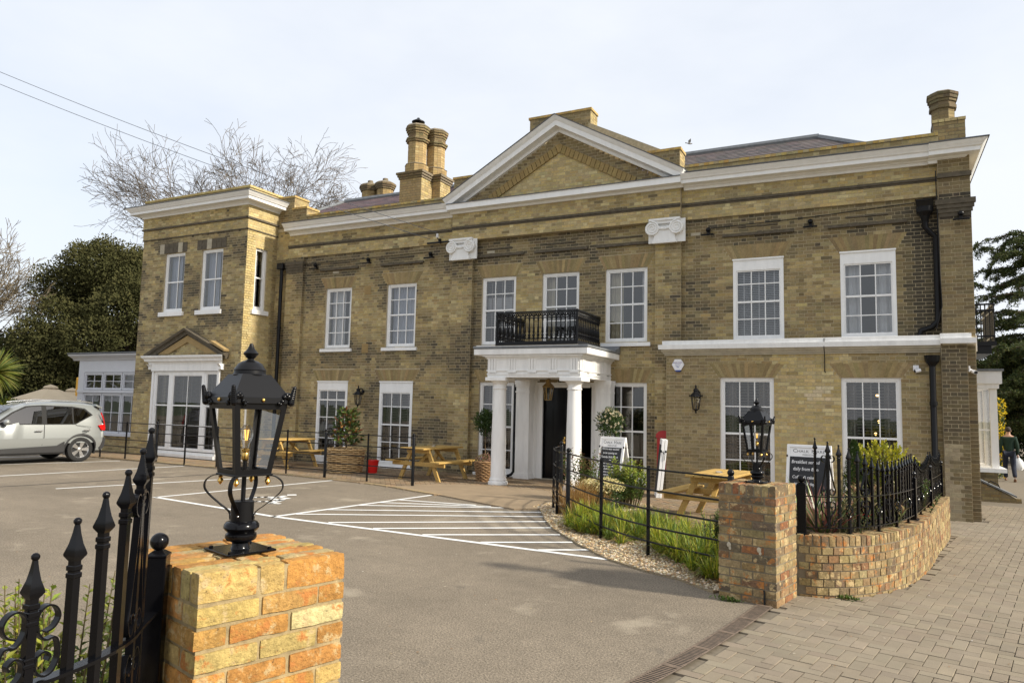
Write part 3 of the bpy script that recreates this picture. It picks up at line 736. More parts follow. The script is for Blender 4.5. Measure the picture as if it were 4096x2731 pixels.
# ------------------------------------------------------------------ windows
def window(W_, u0, u1, z0, z1, cols=3, bars=None, meet=None, rec=.05, fw=.065, sill=True, head=0, fills=(), colfr=None, parent=None, name='window', gmat='window_glass', paint='white_paint', bw=.022, bottom=.09, lab=None, stile=None, sillz=.085):
    parent = parent or BLD; mt = Matrix.Translation((W_.o[0], W_.o[1], 0)) @ Matrix.Rotation(W_.th, 4, 'Z')
    d0, d1 = rec, rec+.09
    f = MB(); f.box(u0, u0+fw, d0, d1, z0, z1); f.box(u1-fw, u1, d0, d1, z0, z1); f.box(u0+fw, u1-fw, d0+.002, d1, z1-fw-head, z1); f.box(u0+fw, u1-fw, d0+.002, d1, z0, z0+bottom)
    # a second, inner sash line
    gi0, gi1, gz0, gz1 = u0+fw, u1-fw, z0+bottom, z1-fw-head
    s_ = .028; f.box(gi0, gi0+s_, d0+.02, d1-.01, gz0, gz1); f.box(gi1-s_, gi1, d0+.02, d1-.01, gz0, gz1); f.box(gi0+s_, gi1-s_, d0+.02, d1-.01, gz1-s_, gz1); f.box(gi0+s_, gi1-s_, d0+.02, d1-.01, gz0, gz0+s_)
    gi0 += s_; gi1 -= s_; gz0 += s_; gz1 -= s_
    if head: f.box(u0-.012, u1+.012, d0-.025, d0+.05, z1-.035, z1+.0)
    fr = f.xf(mt).build(name, paint, parent, label=lab)
    if sill:
        b = MB(); b.box(u0-.09, u1+.09, -.07, d1, z0-sillz, z0+.002); b.xf(mt).build('sill', paint, fr)
    if colfr is None: us = [gi0+(gi1-gi0)*i/cols for i in range(cols+1)]
    else: us = [gi0+(gi1-gi0)*t for t in colfr]
    zs = [gz0]+[z for z in (bars or [])]+[gz1]
    g = MB()
    for u in us[1:-1]: g.box(u-bw/2, u+bw/2, d0+.028, d1-.02, gz0, gz1)
    for i, z in enumerate(zs[1:-1]):
        h = .042 if i == meet else bw; e = .012 if i == meet else 0
        for a, b in zip(us, us[1:]): g.box(a+(bw/2 if a != us[0] else 0), b-(bw/2 if b != us[-1] else 0), d0+.027-e, d1-.019, z-h/2, z+h/2)
    if g.v: g.xf(mt).build('glazing_bars', paint, fr)
    for a, b in zip(us, us[1:]):
        for c, d in zip(zs, zs[1:]):
            e = random.uniform(-.0015, .0015)
            p = MB(); p.add([(a,d0+.045+e,c), (b,d0+.045-e,c), (b,d0+.045-e*.5,d), (a,d0+.045+e*.7,d)], [(0,1,2,3)]); p.xf(mt).build('pane', gmat, fr)
    for fl in fills:
        k = MB()
        if fl[0] == 'curtain':
            _, a, b, mat, zt = fl[:5]; n = max(8, int((b-a)*60)); vs = []
            for i in range(n+1):
                u = a+(b-a)*i/n; dd = d1+.14+.028*math.sin(u*55)+.012*math.sin(u*23+1)
                vs += [(u+.012*math.sin(u*31), dd, z0-.05), (u, dd*.7+.3*(d1+.12), zt)]
            k.add(vs, [(2*i, 2*i+2, 2*i+3, 2*i+1) for i in range(n)]); k.xf(mt).build('curtain', mat, fr, smooth=True)
        elif fl[0] == 'blind':
            _, a, b, zl, zt, mat, tilt, pitch = fl; z = zl
            while z < zt:
                dy, dz = .022*math.cos(tilt), .022*math.sin(tilt)
                k.add([(a,d1+.10-dy,z-dz), (b,d1+.10-dy,z-dz), (b,d1+.10+dy,z+dz), (a,d1+.10+dy,z+dz), (a,d1+.10-dy,z-dz-.003), (b,d1+.10-dy,z-dz-.003)], [(0,1,2,3), (4,5,1,0)]); z += pitch
            for u in (a+(b-a)*.16, a+(b-a)*.5, a+(b-a)*.84): k.box(u-.012, u+.012, d1+.070, d1+.073, zl, zt)
            k.xf(mt).build('blind', mat, fr, kind='stuff')
        elif fl[0] == 'roller':
            _, a, b, zl, zt, mat = fl; k.box(a, b, d1+.09, d1+.1, zl, zt); k.xf(mt).build('roller_blind', mat, fr)
    return fr
F0 = Wall(0, 0, 0); FR = Wall(0, -.35, 0); FB = Wall(0, BY, 0)
def q4(z0, z1, head=0): return [z0+(z1-z0)*t for t in (.27, .515, .755)]
# upper floor, left and middle
for (a, b), mats in zip(UPL, (('curtain_white', .55), ('curtain_blue', .8))):
    window(F0, a, b, 3.33, 5.13, bars=q4(3.33, 5.13), meet=1, fills=[('curtain', a+.05, a+(b-a)*mats[1], mats[0], 5.1), ('curtain', b-.28, b-.03, mats[0], 5.1)])
window(F0, *UPC[0], 3.33, 5.13, bars=q4(3.33, 5.13), meet=1, fills=[('blind', UPC[0][0]+.06, UPC[0][1]-.06, 3.45, 5.05, 'blind', .25, .045), ('roller', UPC[0][0]+.06, UPC[0][1]-.06, 4.28, 4.62, 'blind_pale')])
window(F0, *UPC[1], 3.10, 5.13, bars=[3.52, 3.93, 4.28, 4.72], meet=2, sill=False, fills=[('curtain', UPC[1][0]+.04, UPC[1][0]+.24, 'curtain_cream', 5.1)])
window(F0, *UPC[2], 3.33, 5.13, bars=q4(3.33, 5.13), meet=1, fills=[('curtain', UPC[2][0]+.04, UPC[2][0]+.36, 'curtain_cream', 5.1), ('curtain', UPC[2][1]-.2, UPC[2][1]-.03, 'curtain_white', 5.1)])
# upper floor, right wing (boxed heads)
window(Wall(0,.002,0), *UPR[0], 3.32, 5.15, bars=[3.80, 4.18, 4.58], meet=1, rec=-.01, head=.2, sillz=.03, fills=[('blind', UPR[0][0]+.06, UPR[0][1]-.06, 3.42, 4.98, 'blind_pale', .5, .04)])
window(Wall(0,.002,0), *UPR[1], 3.32, 5.15, bars=[3.80, 4.20, 4.62], meet=1, rec=-.01, head=.2, sillz=.03, fills=[('curtain', UPR[1][0]+.05, UPR[1][0]+.36, 'curtain_white', 4.95), ('curtain', UPR[1][1]-.36, UPR[1][1]-.05, 'curtain_white', 4.95)])
# ground floor, left
window(F0, -14.70, -13.58, 0.0, 2.40, bars=[.75, 1.35, 1.85], meet=2, head=.2, rec=-.01, colfr=[0,.30,.66,1], bottom=.22, name='glazed_door', fills=[('blind', -14.5, -13.66, .3, 2.1, 'blind', .5, .045)])
window(F0, -12.44, -11.33, 0.06, 2.40, bars=[.72, 1.20, 1.70], meet=1, head=.25, rec=-.01, bottom=.12, sillz=.1, fills=[('blind', -12.34, -11.42, .2, 2.05, 'blind', .4, .045), ('curtain', -12.34, -12.12, 'curtain_taupe', 2.1)])
# ground floor, middle
window(F0, -9.25, -8.24, .08, 2.39, bars=[.66, 1.25, 1.82], meet=1, fills=[('blind', -9.17, -8.32, .2, 2.3, 'blind', .4, .05), ('curtain', -8.5, -8.32, 'curtain_taupe', 2.3)])
window(F0, -5.80, -4.78, .08, 2.39, bars=[.66, 1.25, 1.82], meet=1, fills=[])
# ground floor, right wing
window(FR, -3.05, -1.94, .12, 2.50, bars=[.74, 1.30, 1.88], meet=1, fills=[('blind', -2.97, -2.02, .2, 2.42, 'blind', .55, .062), ('curtain', -2.95, -2.74, 'curtain_taupe', 2.42), ('curtain', -2.28, -2.04, 'curtain_taupe', 2.42)])
window(FR, -.65, .42, .12, 2.50, bars=[.74, 1.30, 1.88], meet=1, fills=[('blind', -.57, .34, .2, 2.42, 'blind', .55, .062), ('curtain', -.56, -.38, 'curtain_taupe', 2.42), ('curtain', .12, .33, 'curtain_taupe', 2.42)])
# bay wing
for h in HB[:2]: window(FB, h[0], h[1], h[2], h[3], cols=2, colfr=[0,.62,1], bars=[5.44], meet=0, rec=.05, sillz=.13, fills=[('curtain', h[0]+.04, h[0]+.5, 'curtain_blue', 6.3)])
window(Wall(-16.60, BY, PI/2), .36, .82, 4.48, 6.39, cols=1, bars=[5.47], meet=0, rec=.05, sillz=.13, fills=[('curtain', .39, .70, 'curtain_white', 6.3)])
bd = window(FB, -20.28, -19.52, .12, 2.62, cols=1, bars=[.98, 1.58], meet=1, fw=.085, rec=-.02, sill=False, bottom=.16, name='bay_door_window', fills=[('blind', -20.15, -19.6, .3, 2.5, 'blind', .4, .045), ('curtain', -20.2, -20.0, 'curtain_cream', 2.6)])
window(FB, -19.52, -18.02, .12, 2.62, cols=2, bars=[.98, 1.58], meet=1, fw=.11, rec=-.03, sill=False, bottom=.16, name='bay_door_window', fills=[('blind', -19.3, -18.2, .3, 2.5, 'blind', .4, .045)])
window(FB, -18.02, -17.45, .12, 2.62, cols=1, bars=[.98, 1.58], meet=1, fw=.06, rec=-.02, sill=False, bottom=.16, name='bay_door_window', fills=[('blind', -17.95, -17.52, .3, 2.5, 'blind', .4, .045)])
MB().box(-20.36, -17.38, BY-.12, BY+.08, -.02, .12).build('door_step', 'white_masonry', BLD)
for x in (-20.36, -17.45): MB().box(x, x+.075, BY-.06, BY+.1, .12, 2.63).build('door_jamb', 'white_paint', BLD)
e_ = MB(); e_.box(-20.36, -17.36, BY-.1, BY+.06, 2.63, 2.84); ent = e_.build('door_entablature', 'white_masonry', BLD)
mould([(0,0), (.10,0), (.12,.06), (.2,.09), (.21,.15), (.27,.2), (.28,.26), (0,.27)], [((-20.38,BY,2.84), (-1,-1,0), UZ), ((-17.34,BY,2.84), (1,-1,0), UZ)], 'door_cornice', 'white_masonry')
for x in (-20.47, -17.36):
    b = MB(); b.prism([(0,2.66), (-.12,2.68), (-.12,2.76), (-.2,2.84), (0,2.84)], x, x+.11, 'x'); b.xf(Matrix.Translation((0,BY,0))); b.build('bracket', 'white_masonry', BLD)
# little brick pediment above the bay door
for sx in (-1, 1):
    up = Vector((sx*math.sin(.40), 0, math.cos(.40)))
    pts = [((-18.84+sx*1.78, BY, 3.14), O, up), ((-18.84, BY, 3.94), O, (0,0,1/math.cos(.40)))]
    if sx > 0: pts = pts[::-1]
    mould([(0,-.17), (.1,-.17), (.12,-.08), (.2,-.06), (.22,0), (0,.0)], pts, 'gable_moulding', 'old_stone_dark' if sx < 0 else 'old_stone_dark')
    mb = MB(); mb.prism([(-18.84, 3.72), (-18.84+sx*1.3, 3.16), (-18.84+sx*.85, 3.16), (-18.84, 3.52)], BY-.06, BY+.01, 'y'); mb.build('gable_band', 'terracotta', BLD)
lichen = MB(); lichen.prism([(-17.65,3.47), (-17.05,3.2), (-17.02,3.25), (-17.62,3.53)], BY-.245, BY-.05, 'y'); lichen.build('gable_coping', 'terracotta', BLD)
# glazed door in the right-hand return of the bay, mostly behind the lamp
window(Wall(-16.60,BY,PI/2), .25, .85, 0.05, 2.5, cols=1, bars=[.9, 1.6], meet=1, rec=-.02, head=.15, bottom=.3, name='glazed_door')

# ------------------------------------------------------------------ portico
def column(x, y, zt=2.32, r=.168):
    mb = MB(); mb.lathe([(r*1.32,0), (r*1.34,.05), (r*1.28,.085), (r*1.12,.1), (r*1.17,.125), (r*1.1,.15), (r*1.0,.19), (r*.99,.9), (r*.95,1.4), (r*.87,zt-.2), (r*.87,zt-.17), (r*.98,zt-.16), (r*.98,zt-.135), (r*.88,zt-.125), (r*.88,zt-.06), (r*1.25,zt+.02)], (x,y,0), 32)
    c = mb.build('column', 'white_masonry', BLD, smooth=30)
    MB().bbox(x-.255, x+.255, y-.255, y+.255, zt+.02, zt+.10, .006).build('abacus', 'white_masonry', c)
    return c
column(-7.70, -1.78); column(-5.87, -1.78)
for x0 in (-8.02, -5.93):
    p = MB(); p.box(x0, x0+.36, -.30, .02, 0, 2.32); p.box(x0-.03, x0+.39, -.33, .0, 0, .10); p.box(x0-.02, x0+.38, -.32, .0, .10, .15); p.box(x0-.015, x0+.375, -.315, .0, 2.12, 2.16); p.box(x0-.03, x0+.39, -.335, .0, 2.32, 2.42); p.box(x0-.015, x0+.375, -.32, .0, 2.26, 2.32)
    p.build('wall_pilaster', 'white_masonry', BLD)
pe = MB(); X0, X1, Y0 = -7.92, -5.66, -1.99
pe.box(X0, X1, Y0, Y0+.42, 2.42, 2.90); pe.box(X0, X0+.40, Y0+.42, 0, 2.42, 2.90); pe.box(X1-.40, X1, Y0+.42, 0, 2.42, 2.90); pe.box(X0+.4, X1-.4, Y0+.42, 0, 2.46, 2.90)
pe.box(X0-.012, X1+.012, Y0-.012, Y0+.3, 2.475, 2.505); pe.box(X1-.2, X1+.012, Y0+.3, 0, 2.475, 2.505); pe.box(X0-.02, X1+.02, Y0-.02, Y0+.3, 2.56, 2.585); pe.box(X1-.2, X1+.02, Y0+.3, 0, 2.56, 2.585)
for k, (e, z) in enumerate(((.02,2.83), (.05,2.86), (.09,2.885))): pe.box(X0-e, X1+e, Y0-e, 0, z, z+.03)
ent2 = pe.build('portico_entablature', 'white_masonry', BLD)
for i in range(5):
    x = X0+.03+(X1-X0-.26)*i/4
    t_ = MB()
    for k in range(3): t_.box(x+.005+k*.067, x+.05+k*.067, Y0-.02, Y0, 2.585, 2.83)
    t_.box(x-.01, x+.205, Y0-.03, Y0-.02, 2.53, 2.56)
    for k in range(6): t_.box(x+.0+k*.034, x+.022+k*.034, Y0-.03, Y0-.005, 2.51, 2.53)
    t_.build('triglyph', 'white_masonry', ent2)
for i in range(3):
    y = Y0+.08+.66*i
    t_ = MB()
    for k in range(3): t_.box(X1, X1+.02, y+.005+k*.067, y+.05+k*.067, 2.585, 2.83)
    t_.build('triglyph', 'white_masonry', ent2)
    tv = MB(); tv.box(X1+.001, X1+.014, y+.3, y+.46, 2.525, 2.535); tv.build('vent_slot', 'old_stone_dark', ent2)
sb = MB(); sb.bbox(-8.22, -5.45, -2.12, .0, 2.92, 3.055, .008); slab = sb.build('portico_slab', 'white_masonry', BLD)
MB().bbox(-8.24, -5.43, -2.14, -.003, 3.057, 3.115, .012).build('lead_cover', 'lead', slab)
MB().bbox(-8.05, -5.88, -1.6, -.003, 3.117, 3.17, .006).build('kerb_stone', 'rendered_stone', slab)
pr_ = MB(); pr_.prism([(0,3.117), (-.35,3.117), (-.28,3.15), (-.12,3.2), (0,3.28)], -5.86, -5.43, 'x'); pr_.build('lead_upstand', 'lead', slab)
for x in (-8.0, -6.0): MB().box(x, x+.42, -.012, .0, 0, 2.42).build('portico_back', 'white_masonry', BLD)
# entrance: frame, one leaf shut, one leaf folded in
dfm = MB(); dfm.box(-7.60, -7.46, .0, .16, 0, 2.40); dfm.box(-6.14, -6.0, .0, .16, 0, 2.40); dfm.box(-7.46, -6.14, .0, .16, 2.28, 2.40); dfm.box(-7.52, -7.42, -.03, .02, 0, 2.33); dfm.box(-7.42, -6.18, -.03, .02, 2.26, 2.33); dfm.build('door_frame', 'white_paint', BLD)
dl = MB(); dl.box(-7.46, -6.80, .10, .145, 0, 2.28); door = dl.build('door', 'black_gloss', BLD)
for z0, z1 in ((.18,.85), (1.0,1.75), (1.86,2.16)):
    for x0 in (-7.39, -7.10):
        dp = MB(); dp.box(x0, x0+.22, .088, .10, z0, z1); dp.box(x0+.03, x0+.19, .08, .088, z0+.03, z1-.03); dp.build('door_panel', 'black_gloss', door)
hd = MB(); hd.sphere((-6.87,.06,.98), .03, 12, 8); hd.box(-6.9, -6.845, .09, .098, .9, 1.06); hd.build('door_handle', 'brass', door, smooth=True)
d2 = MB(); d2.box(-6.19, -6.145, .16, .8, 0, 2.28); d2.build('door', 'black_gloss', BLD)
MB().box(-7.6, -6.0, -.06, .3, -.05, .03).build('doorstep', 'rendered_stone', BLD)
MB().box(-6.98, -6.55, -.02, .0, 2.425, 2.455).build('name_plate', 'antique_brass', BLD)
# balcony railing
BXa, BXb, BYf, Bz0, Bz1 = -8.0, -5.93, -1.5, 3.17, 3.96
bal = MB(); bal.box(BXa, BXb, BYf, BYf+.05, Bz0, Bz0+.10); bal.box(BXa, BXa+.05, BYf+.05, -.0, Bz0, Bz0+.10); bal.box(BXb-.05, BXb, BYf+.05, 0, Bz0, Bz0+.10)
BAL = bal.build('balcony', 'iron_black', BLD)
def balrun(p0, p1, n):
    p0, p1 = Vector(p0), Vector(p1); d = (p1-p0).normalized(); L = (p1-p0).length; ang = math.atan2(d.y, d.x)
    r = MB()
    for z, h, w_ in ((Bz1-.012, .034, .06), (Bz1-.15, .022, .03), (Bz0+.16, .018, .03)): r.box(0, L, -w_/2, w_/2, z-h/2, z+h/2)
    r.xf(Matrix.Translation(p0) @ Matrix.Rotation(ang, 4, 'Z')).build('rail', 'iron_black', BAL)
    prof = [(0.0121,Bz0+.1), (0.0121,Bz0+.15), (0.0405,Bz0+.175), (0.0189,Bz0+.2), (0.0324,Bz0+.23), (0.0324,Bz0+.255), (0.0162,Bz0+.28), (0.0297,Bz0+.31), (0.0230,Bz0+.42), (0.0149,Bz0+.46), (0.0230,Bz0+.47), (0.0149,Bz0+.485), (0.0135,Bz0+.57), (0.0243,Bz0+.585), (0.0162,Bz0+.6), (0.0270,Bz0+.62), (0.0135,Bz0+.64)]
    for i in range(n):
        c = p0+d*(L*(i+.5)/n); b = MB(); b.lathe(prof, (c.x, c.y, 0), 8); o_ = b.build('baluster', 'iron_black', BAL, smooth=True)
    sc_ = MB()
    for i in range(n):
        c = p0+d*(L*(i+.5)/n); w_ = L/n/2
        arch = [c+d*(w_*math.cos(a))*(1)+Vector((0,0,Bz0+.64-.0+.06*math.sin(a)-c.z)) for a in np.linspace(0, PI, 9)]
        sc_.tube([a+d*w_ for a in arch] if i < n-1 else arch, .011, 5)
        for s in (-1, 1):
            pts = []
            for k in range(14):
                a = k/13*2*PI*1.15; rr = .048*(1-.7*k/13); pts.append(c+d*(s*(w_*.45+rr*math.cos(a)*.9))+Vector((0,0,Bz1-.085+rr*math.sin(a)-c.z)))
            sc_.tube(pts, .012, 5)
    sc_.build('scrollwork', 'iron_black', BAL, kind='stuff')
balrun((BXa+.025,BYf+.025,0), (BXb-.025,BYf+.025,0), 18); balrun((BXb-.025,BYf+.05,0), (BXb-.025,-.02,0), 13); balrun((BXa+.025,BYf+.05,0), (BXa+.025,-.02,0), 13)
for x in (BXa+.025, BXb-.025): MB().box(x-.02, x+.02, BYf+.005, BYf+.045, Bz0, Bz1+.02).build('corner_post', 'iron_black', BAL)
# ------------------------------------------------------------------ pipes and small fittings that belong to the building
def pipe(path, r=.05, brk=(), nm='downpipe'):
    m = MB(); m.tube(path, r, 12)
    for z in brk: m.lathe([(r*1.25,-.04), (r*1.25,.04)], (path[-1][0], path[-1][1], z), 12)
    return m.build(nm, 'black_satin', BLD, smooth=True)
pl = pipe([(-16.2,-.16,5.9), (-16.2,-.16,.05)], .055, (4.0, 2.05, .5)); MB().bbox(-16.32, -16.08, -.27, -.11, 5.78, 5.98, .02).build('hopper', 'black_satin', pl)
pr2 = pipe([(.92,-.15,5.75), (.92,-.15,5.5), (1.02,-.11,5.38), (1.1,-.1,5.3), (1.1,-.1,3.75), (1.09,-.1,3.62), (.98,-.12,3.5), (.80,-.14,3.44), (.76,-.14,3.3)], .055)
hp = MB(); hp.lathe([(.06,5.6), (.09,5.72), (.155,5.8), (.165,5.9), (.15,5.9), (.13,5.82)], (.92,-.16,0), 8, rot=PI/8); hp.add([(.76,-.02,6.12), (1.08,-.02,6.12), (1.06,-.26,5.88), (.78,-.26,5.88)], [(0,1,2,3)]); hp.build('hopper', 'black_satin', pr2)
MB().box(.78, 1.06, -.056, -.03, 5.92, 6.1).build('gutter_outlet', 'interior_dark', pr2)
pr3 = pipe([(.95,-.47,2.88), (.95,-.47,.0), (.95,-.52,-.1)], .055, (2.0, .9)); hq = MB(); hq.lathe([(.06,2.72), (.12,2.8), (.14,2.92), (.12,2.92)], (.95,-.49,0), 12); hq.build('hopper', 'black_satin', pr3)
pipe([(-8.12,-.1,2.55), (-8.12,-.1,2.4), (-8.08,-.22,2.3), (-8.08,-.24,2.2), (-8.08,-.24,.18), (-8.12,-.3,.1), (-8.2,-.36,.06)], .035)
for pth, r_ in (([(-16.0,-.02,5.9), (-15,-.03,5.92), (-12.9,-.03,5.93), (-10.9,-.03,5.95)], .007), ([(-3.3,-.03,5.9), (-1.2,-.03,5.95), (.75,-.03,6.05)], .009), ([(1.12,-.23,6.6), (1.13,-.25,5.6), (1.14,-.24,4.6), (1.16,-.24,3.9), (1.05,-.3,3.45)], .011), ([(-.95,-.42,3.3), (-.95,-.5,3.1), (-.95,-.38,3.0), (-.95,-.37,2.62), (-.93,-.37,2.6)], .008)):
    cb = MB(); cb.tube(pth, r_, 5); cb.build('cable', 'black_satin', BLD)
for x, z in ((-13.0,5.0), (-13.02,3.33)):
    av = MB(); av.box(x-.11, x+.11, -.012, .0, z-.13, z+.13)
    for k in range(8): av.box(x-.09, x+.09, -.018, -.012, z-.11+k*.029, z-.096+k*.029)
    av.build('air_brick', 'terracotta', BLD)
for x, z in ((-9.0,5.8), (-3.65,5.8), (-14.2,5.6)): MB().box(x-.11, x+.11, -.01, .0, z-.032, z+.032).build('air_brick', 'rendered_stone', BLD)
# iron balcony, porch bay and cellar hatch on the street side
bs = MB(); bs.box(1.70, 2.46, 3.2, 5.2, 3.4, 3.5); bs.box(1.70, 2.36, 3.25, 5.15, 3.22, 3.4); b2 = bs.build('side_balcony', 'iron_black', BLD)
rr_ = MB()
for z in (3.62, 4.22, 4.36): rr_.box(1.7, 2.44, 3.2, 3.24, z-.02, z+.02); rr_.box(2.40, 2.44, 3.24, 5.2, z-.02, z+.02)
for k in range(8): rr_.box(1.815+.085*k, 1.84+.085*k, 3.21, 3.23, 3.5, 4.36)
for k in range(18): rr_.box(2.41, 2.435, 3.26+.108*k, 3.28+.108*k, 3.5, 4.36)
for k in range(7):
    pts = [(1.87+.085*k+.04*math.cos(a), 3.22, 4.15+.06*math.sin(a)) for a in np.linspace(0, PI, 7)]; rr_.tube(pts, .01, 5)
rr_.build('rail', 'iron_black', b2)
PB = thing('street_bay_window', 'white painted bay window with flat lead roof on the street side of the brick building', 'bay window', (2.1, 6, -.3), w=True)
q = MB(); q.box(1.691, 2.80, 5.3, 8.2, 2.62, 2.93); q.box(1.691, 2.74, 5.36, 8.2, 2.5, 2.62); q.build('fascia', 'white_paint', PB)
MB().box(1.691, 2.84, 5.26, 8.2, 2.932, 2.99).build('lead_roof', 'lead', PB)
for y in (5.45, 6.7, 7.95): MB().box(2.54, 2.70, y, y+.14, .5, 2.5).build('post', 'white_paint', PB)
MB().box(1.691, 1.93, 5.46, 5.55, .5, 2.5).build('post', 'white_paint', PB)
MB().box(1.691, 2.84, 5.3, 8.2, .40, .5).build('sill', 'white_paint', PB)
for z in (1.45,): MB().box(1.93, 2.54, 5.49, 5.53, z-.02, z+.02).build('transom', 'white_paint', PB)
for a, b in ((.5,1.43), (1.47,2.5)): MB().box(1.93, 2.54, 5.505, 5.512, a, b).build('pane', 'window_glass', PB)
for y in (5.6, 6.85): MB().box(2.60, 2.607, y, y+1.09, .5, 2.5).build('pane', 'window_glass', PB)
MB().box(1.8, 2.3, 5.75, 5.8, .5, 2.5).build('curtain', 'curtain_white', PB)
pm = MB(); pm.box(1.691, 2.66, 5.46, 8.2, -.6, .40); pw_ = pm.build('plinth', 'mortar_dark', PB)
rows(Wall(0,5.46,0), 1.70, 2.66, -.45, .40, lambda x, z, y: mixcol(.02,.6), key='pb'); emit_bricks('pb', pw_, 0)
HT = thing('cellar_hatch', 'sloping cellar hatch with lead cover on a low brick wedge by the pavement', 'hatch', (2.3, 5, -.3), w=True)
hm = MB(); hm.prism([(1.70,-.6), (2.98,-.6), (2.98,-.18), (2.86,-.12), (1.70,.46)], 4.4, 5.25, 'y'); hw_ = hm.build('brick_wedge', 'mortar_dark', HT)
rows(Wall(0,4.4,0), 1.70, 2.98, -.42, .40, lambda x, z, y: mixcol(.05,.45), lambda z: [(1.79+(.40-z)/.505, 9)] if z > -.14 else [], key='ht'); emit_bricks('ht', hw_, 0)
hl = MB(); hl.prism([(1.70,.465), (2.88,-.105), (2.89,-.07), (1.70,.505)], 4.36, 5.3, 'y'); lid = hl.build('lid', 'lead', HT)
hh = MB(); hh.tube([(2.35,4.6,.19), (2.4,4.58,.24), (2.55,4.58,.165), (2.58,4.6,.08)], .012, 6); hh.build('handle', 'iron_black', lid)
# ------------------------------------------------------------------ projection helper (only used to find which pieces show largest)
_Ri = _camrot().transposed()
def in_view(p, mg=.03):
    q = _Ri @ (Vector(p)-CAMLOC)
    if q.z > -.1: return False
    x, y = q.x/-q.z*25.351/36, q.y/-q.z*25.351/36
    return abs(x) < .5+mg and abs(y) < .3333+mg
def struct(o): o['kind'] = 'structure'; return o
def inside(p, poly):
    x, y = p; r = False; n = len(poly)
    for i in range(n):
        (x0, y0), (x1, y1) = poly[i], poly[(i+1) % n]
        if (y0 > y) != (y1 > y) and x < (x1-x0)*(y-y0)/(y1-y0)+x0: r = not r
    return r
def spline(pts, n=8):
    P = [Vector(p) for p in pts]; out = []
    for i in range(len(P)-1):
        p0, p1, p2, p3 = P[max(i-1, 0)], P[i], P[i+1], P[min(i+2, len(P)-1)]
        for k in range(n):
            t = k/n; out.append(.5*((2*p1)+(p2-p0)*t+(2*p0-5*p1+4*p2-p3)*t*t+(3*p1-p0-3*p2+p3)*t**3))
    out.append(P[-1]); return out
class Path:
    def __init__(s, pts):
        s.P = [Vector(p) for p in pts]; s.L = [0]
        for a, b in zip(s.P, s.P[1:]): s.L.append(s.L[-1]+(b-a).length)
        s.len = s.L[-1]
    def at(s, d):
        d = min(max(d, 0), s.len-1e-6); i = max(k for k in range(len(s.L)-1) if s.L[k] <= d)
        a, b = s.P[i], s.P[i+1]; t = (d-s.L[i])/(s.L[i+1]-s.L[i]); tg = (b-a).normalized()
        j = i+1 if t > .5 else i-1
        if 0 <= j < len(s.P)-1:
            tg2 = (s.P[j+1]-s.P[j]).normalized(); k = abs(t-.5); tg = (tg*(1-k)+tg2*k).normalized()
        return a.lerp(b, t), tg
# ------------------------------------------------------------------ ground
def pz(y): return 0 if y < -8.6 else (-.02*(y+8.6) if y < 0 else max(-.172-.011*y, -1.2))
g = MB(); g.add([(-700,-700,-1.6), (700,-700,-1.6), (700,900,-1.6), (-700,900,-1.6)], [(0,1,2,3)]); struct(g.build('ground', 'hill_green'))
gateline = [(-.99,-9.33), (-1.14,-10.3), (-1.36,-11.4), (-1.60,-12.4), (-1.92,-14.1)]
edge = [(-2.02,-14.7), (-2.1,-16), (-2.1,-45)]
cp = [(-70,-45)]+edge[::-1]+gateline[::-1]+[(-.85,-8.8), (-.3,-8.2), (.2,-7), (.6,-5), (.9,-3), (1.0,-.5), (1.3,13.9), (-70,13.9)]
g = MB(); g.prism(cp, -1.5, 0, 'z'); struct(g.build('car_park', 'asphalt'))
g = MB(); ys = [-45,-20,-12,-8.6,-6,-3,0,6,14,40,140]
for a, b in zip(ys, ys[1:]): g.add([(-2.6,a,pz(a)-.014), (7.5,a,pz(a)-.014), (7.5,b,pz(b)-.014), (-2.6,b,pz(b)-.014)], [(0,1,2,3)])
pav = struct(g.build('pavement', 'sand_joint'))
g = MB()
for a, b in zip(ys, ys[1:]): g.add([(7.5,a,pz(a)-.12), (16,a,pz(a)-.12), (16,b,pz(b)-.12), (7.5,b,pz(b)-.12)], [(0,1,2,3)])
struct(g.build('road', 'asphalt'))
g = MB()
for a, b in zip(ys, ys[1:]): g.add([(7.35,a,pz(a)-.004), (7.5,a,pz(a)-.004), (7.5,b,pz(b)-.004), (7.35,b,pz(b)-.004), (7.5,a,pz(a)-.13), (7.5,b,pz(b)-.13)], [(0,1,2,3), (1,4,5,2)])
struct(g.build('road_kerb', 'rendered_stone'))
def herring(ang, org, region, xr, yr, unit, colf, zf, key, zoff=0):
    """herringbone of 2:1 blocks, kept where the centre lies in region()"""
    out = []; c, s_ = math.cos(ang), math.sin(ang)
    for i in range(*xr):
        for j in range(*yr):
            d = (i-j) % 4
            if d == 0: x, y, hx, hy = i+1, j+.5, 1, .5
            elif d == 3: x, y, hx, hy = i+.5, j+1, .5, 1
            else: continue
            x *= unit; y *= unit; X = org[0]+x*c-y*s_; Y = org[1]+x*s_+y*c
            if region((X, Y)): out.append(((X, Y), hx*unit-.0022, hy*unit-.0022, ang, colf(X, Y)))
    return out
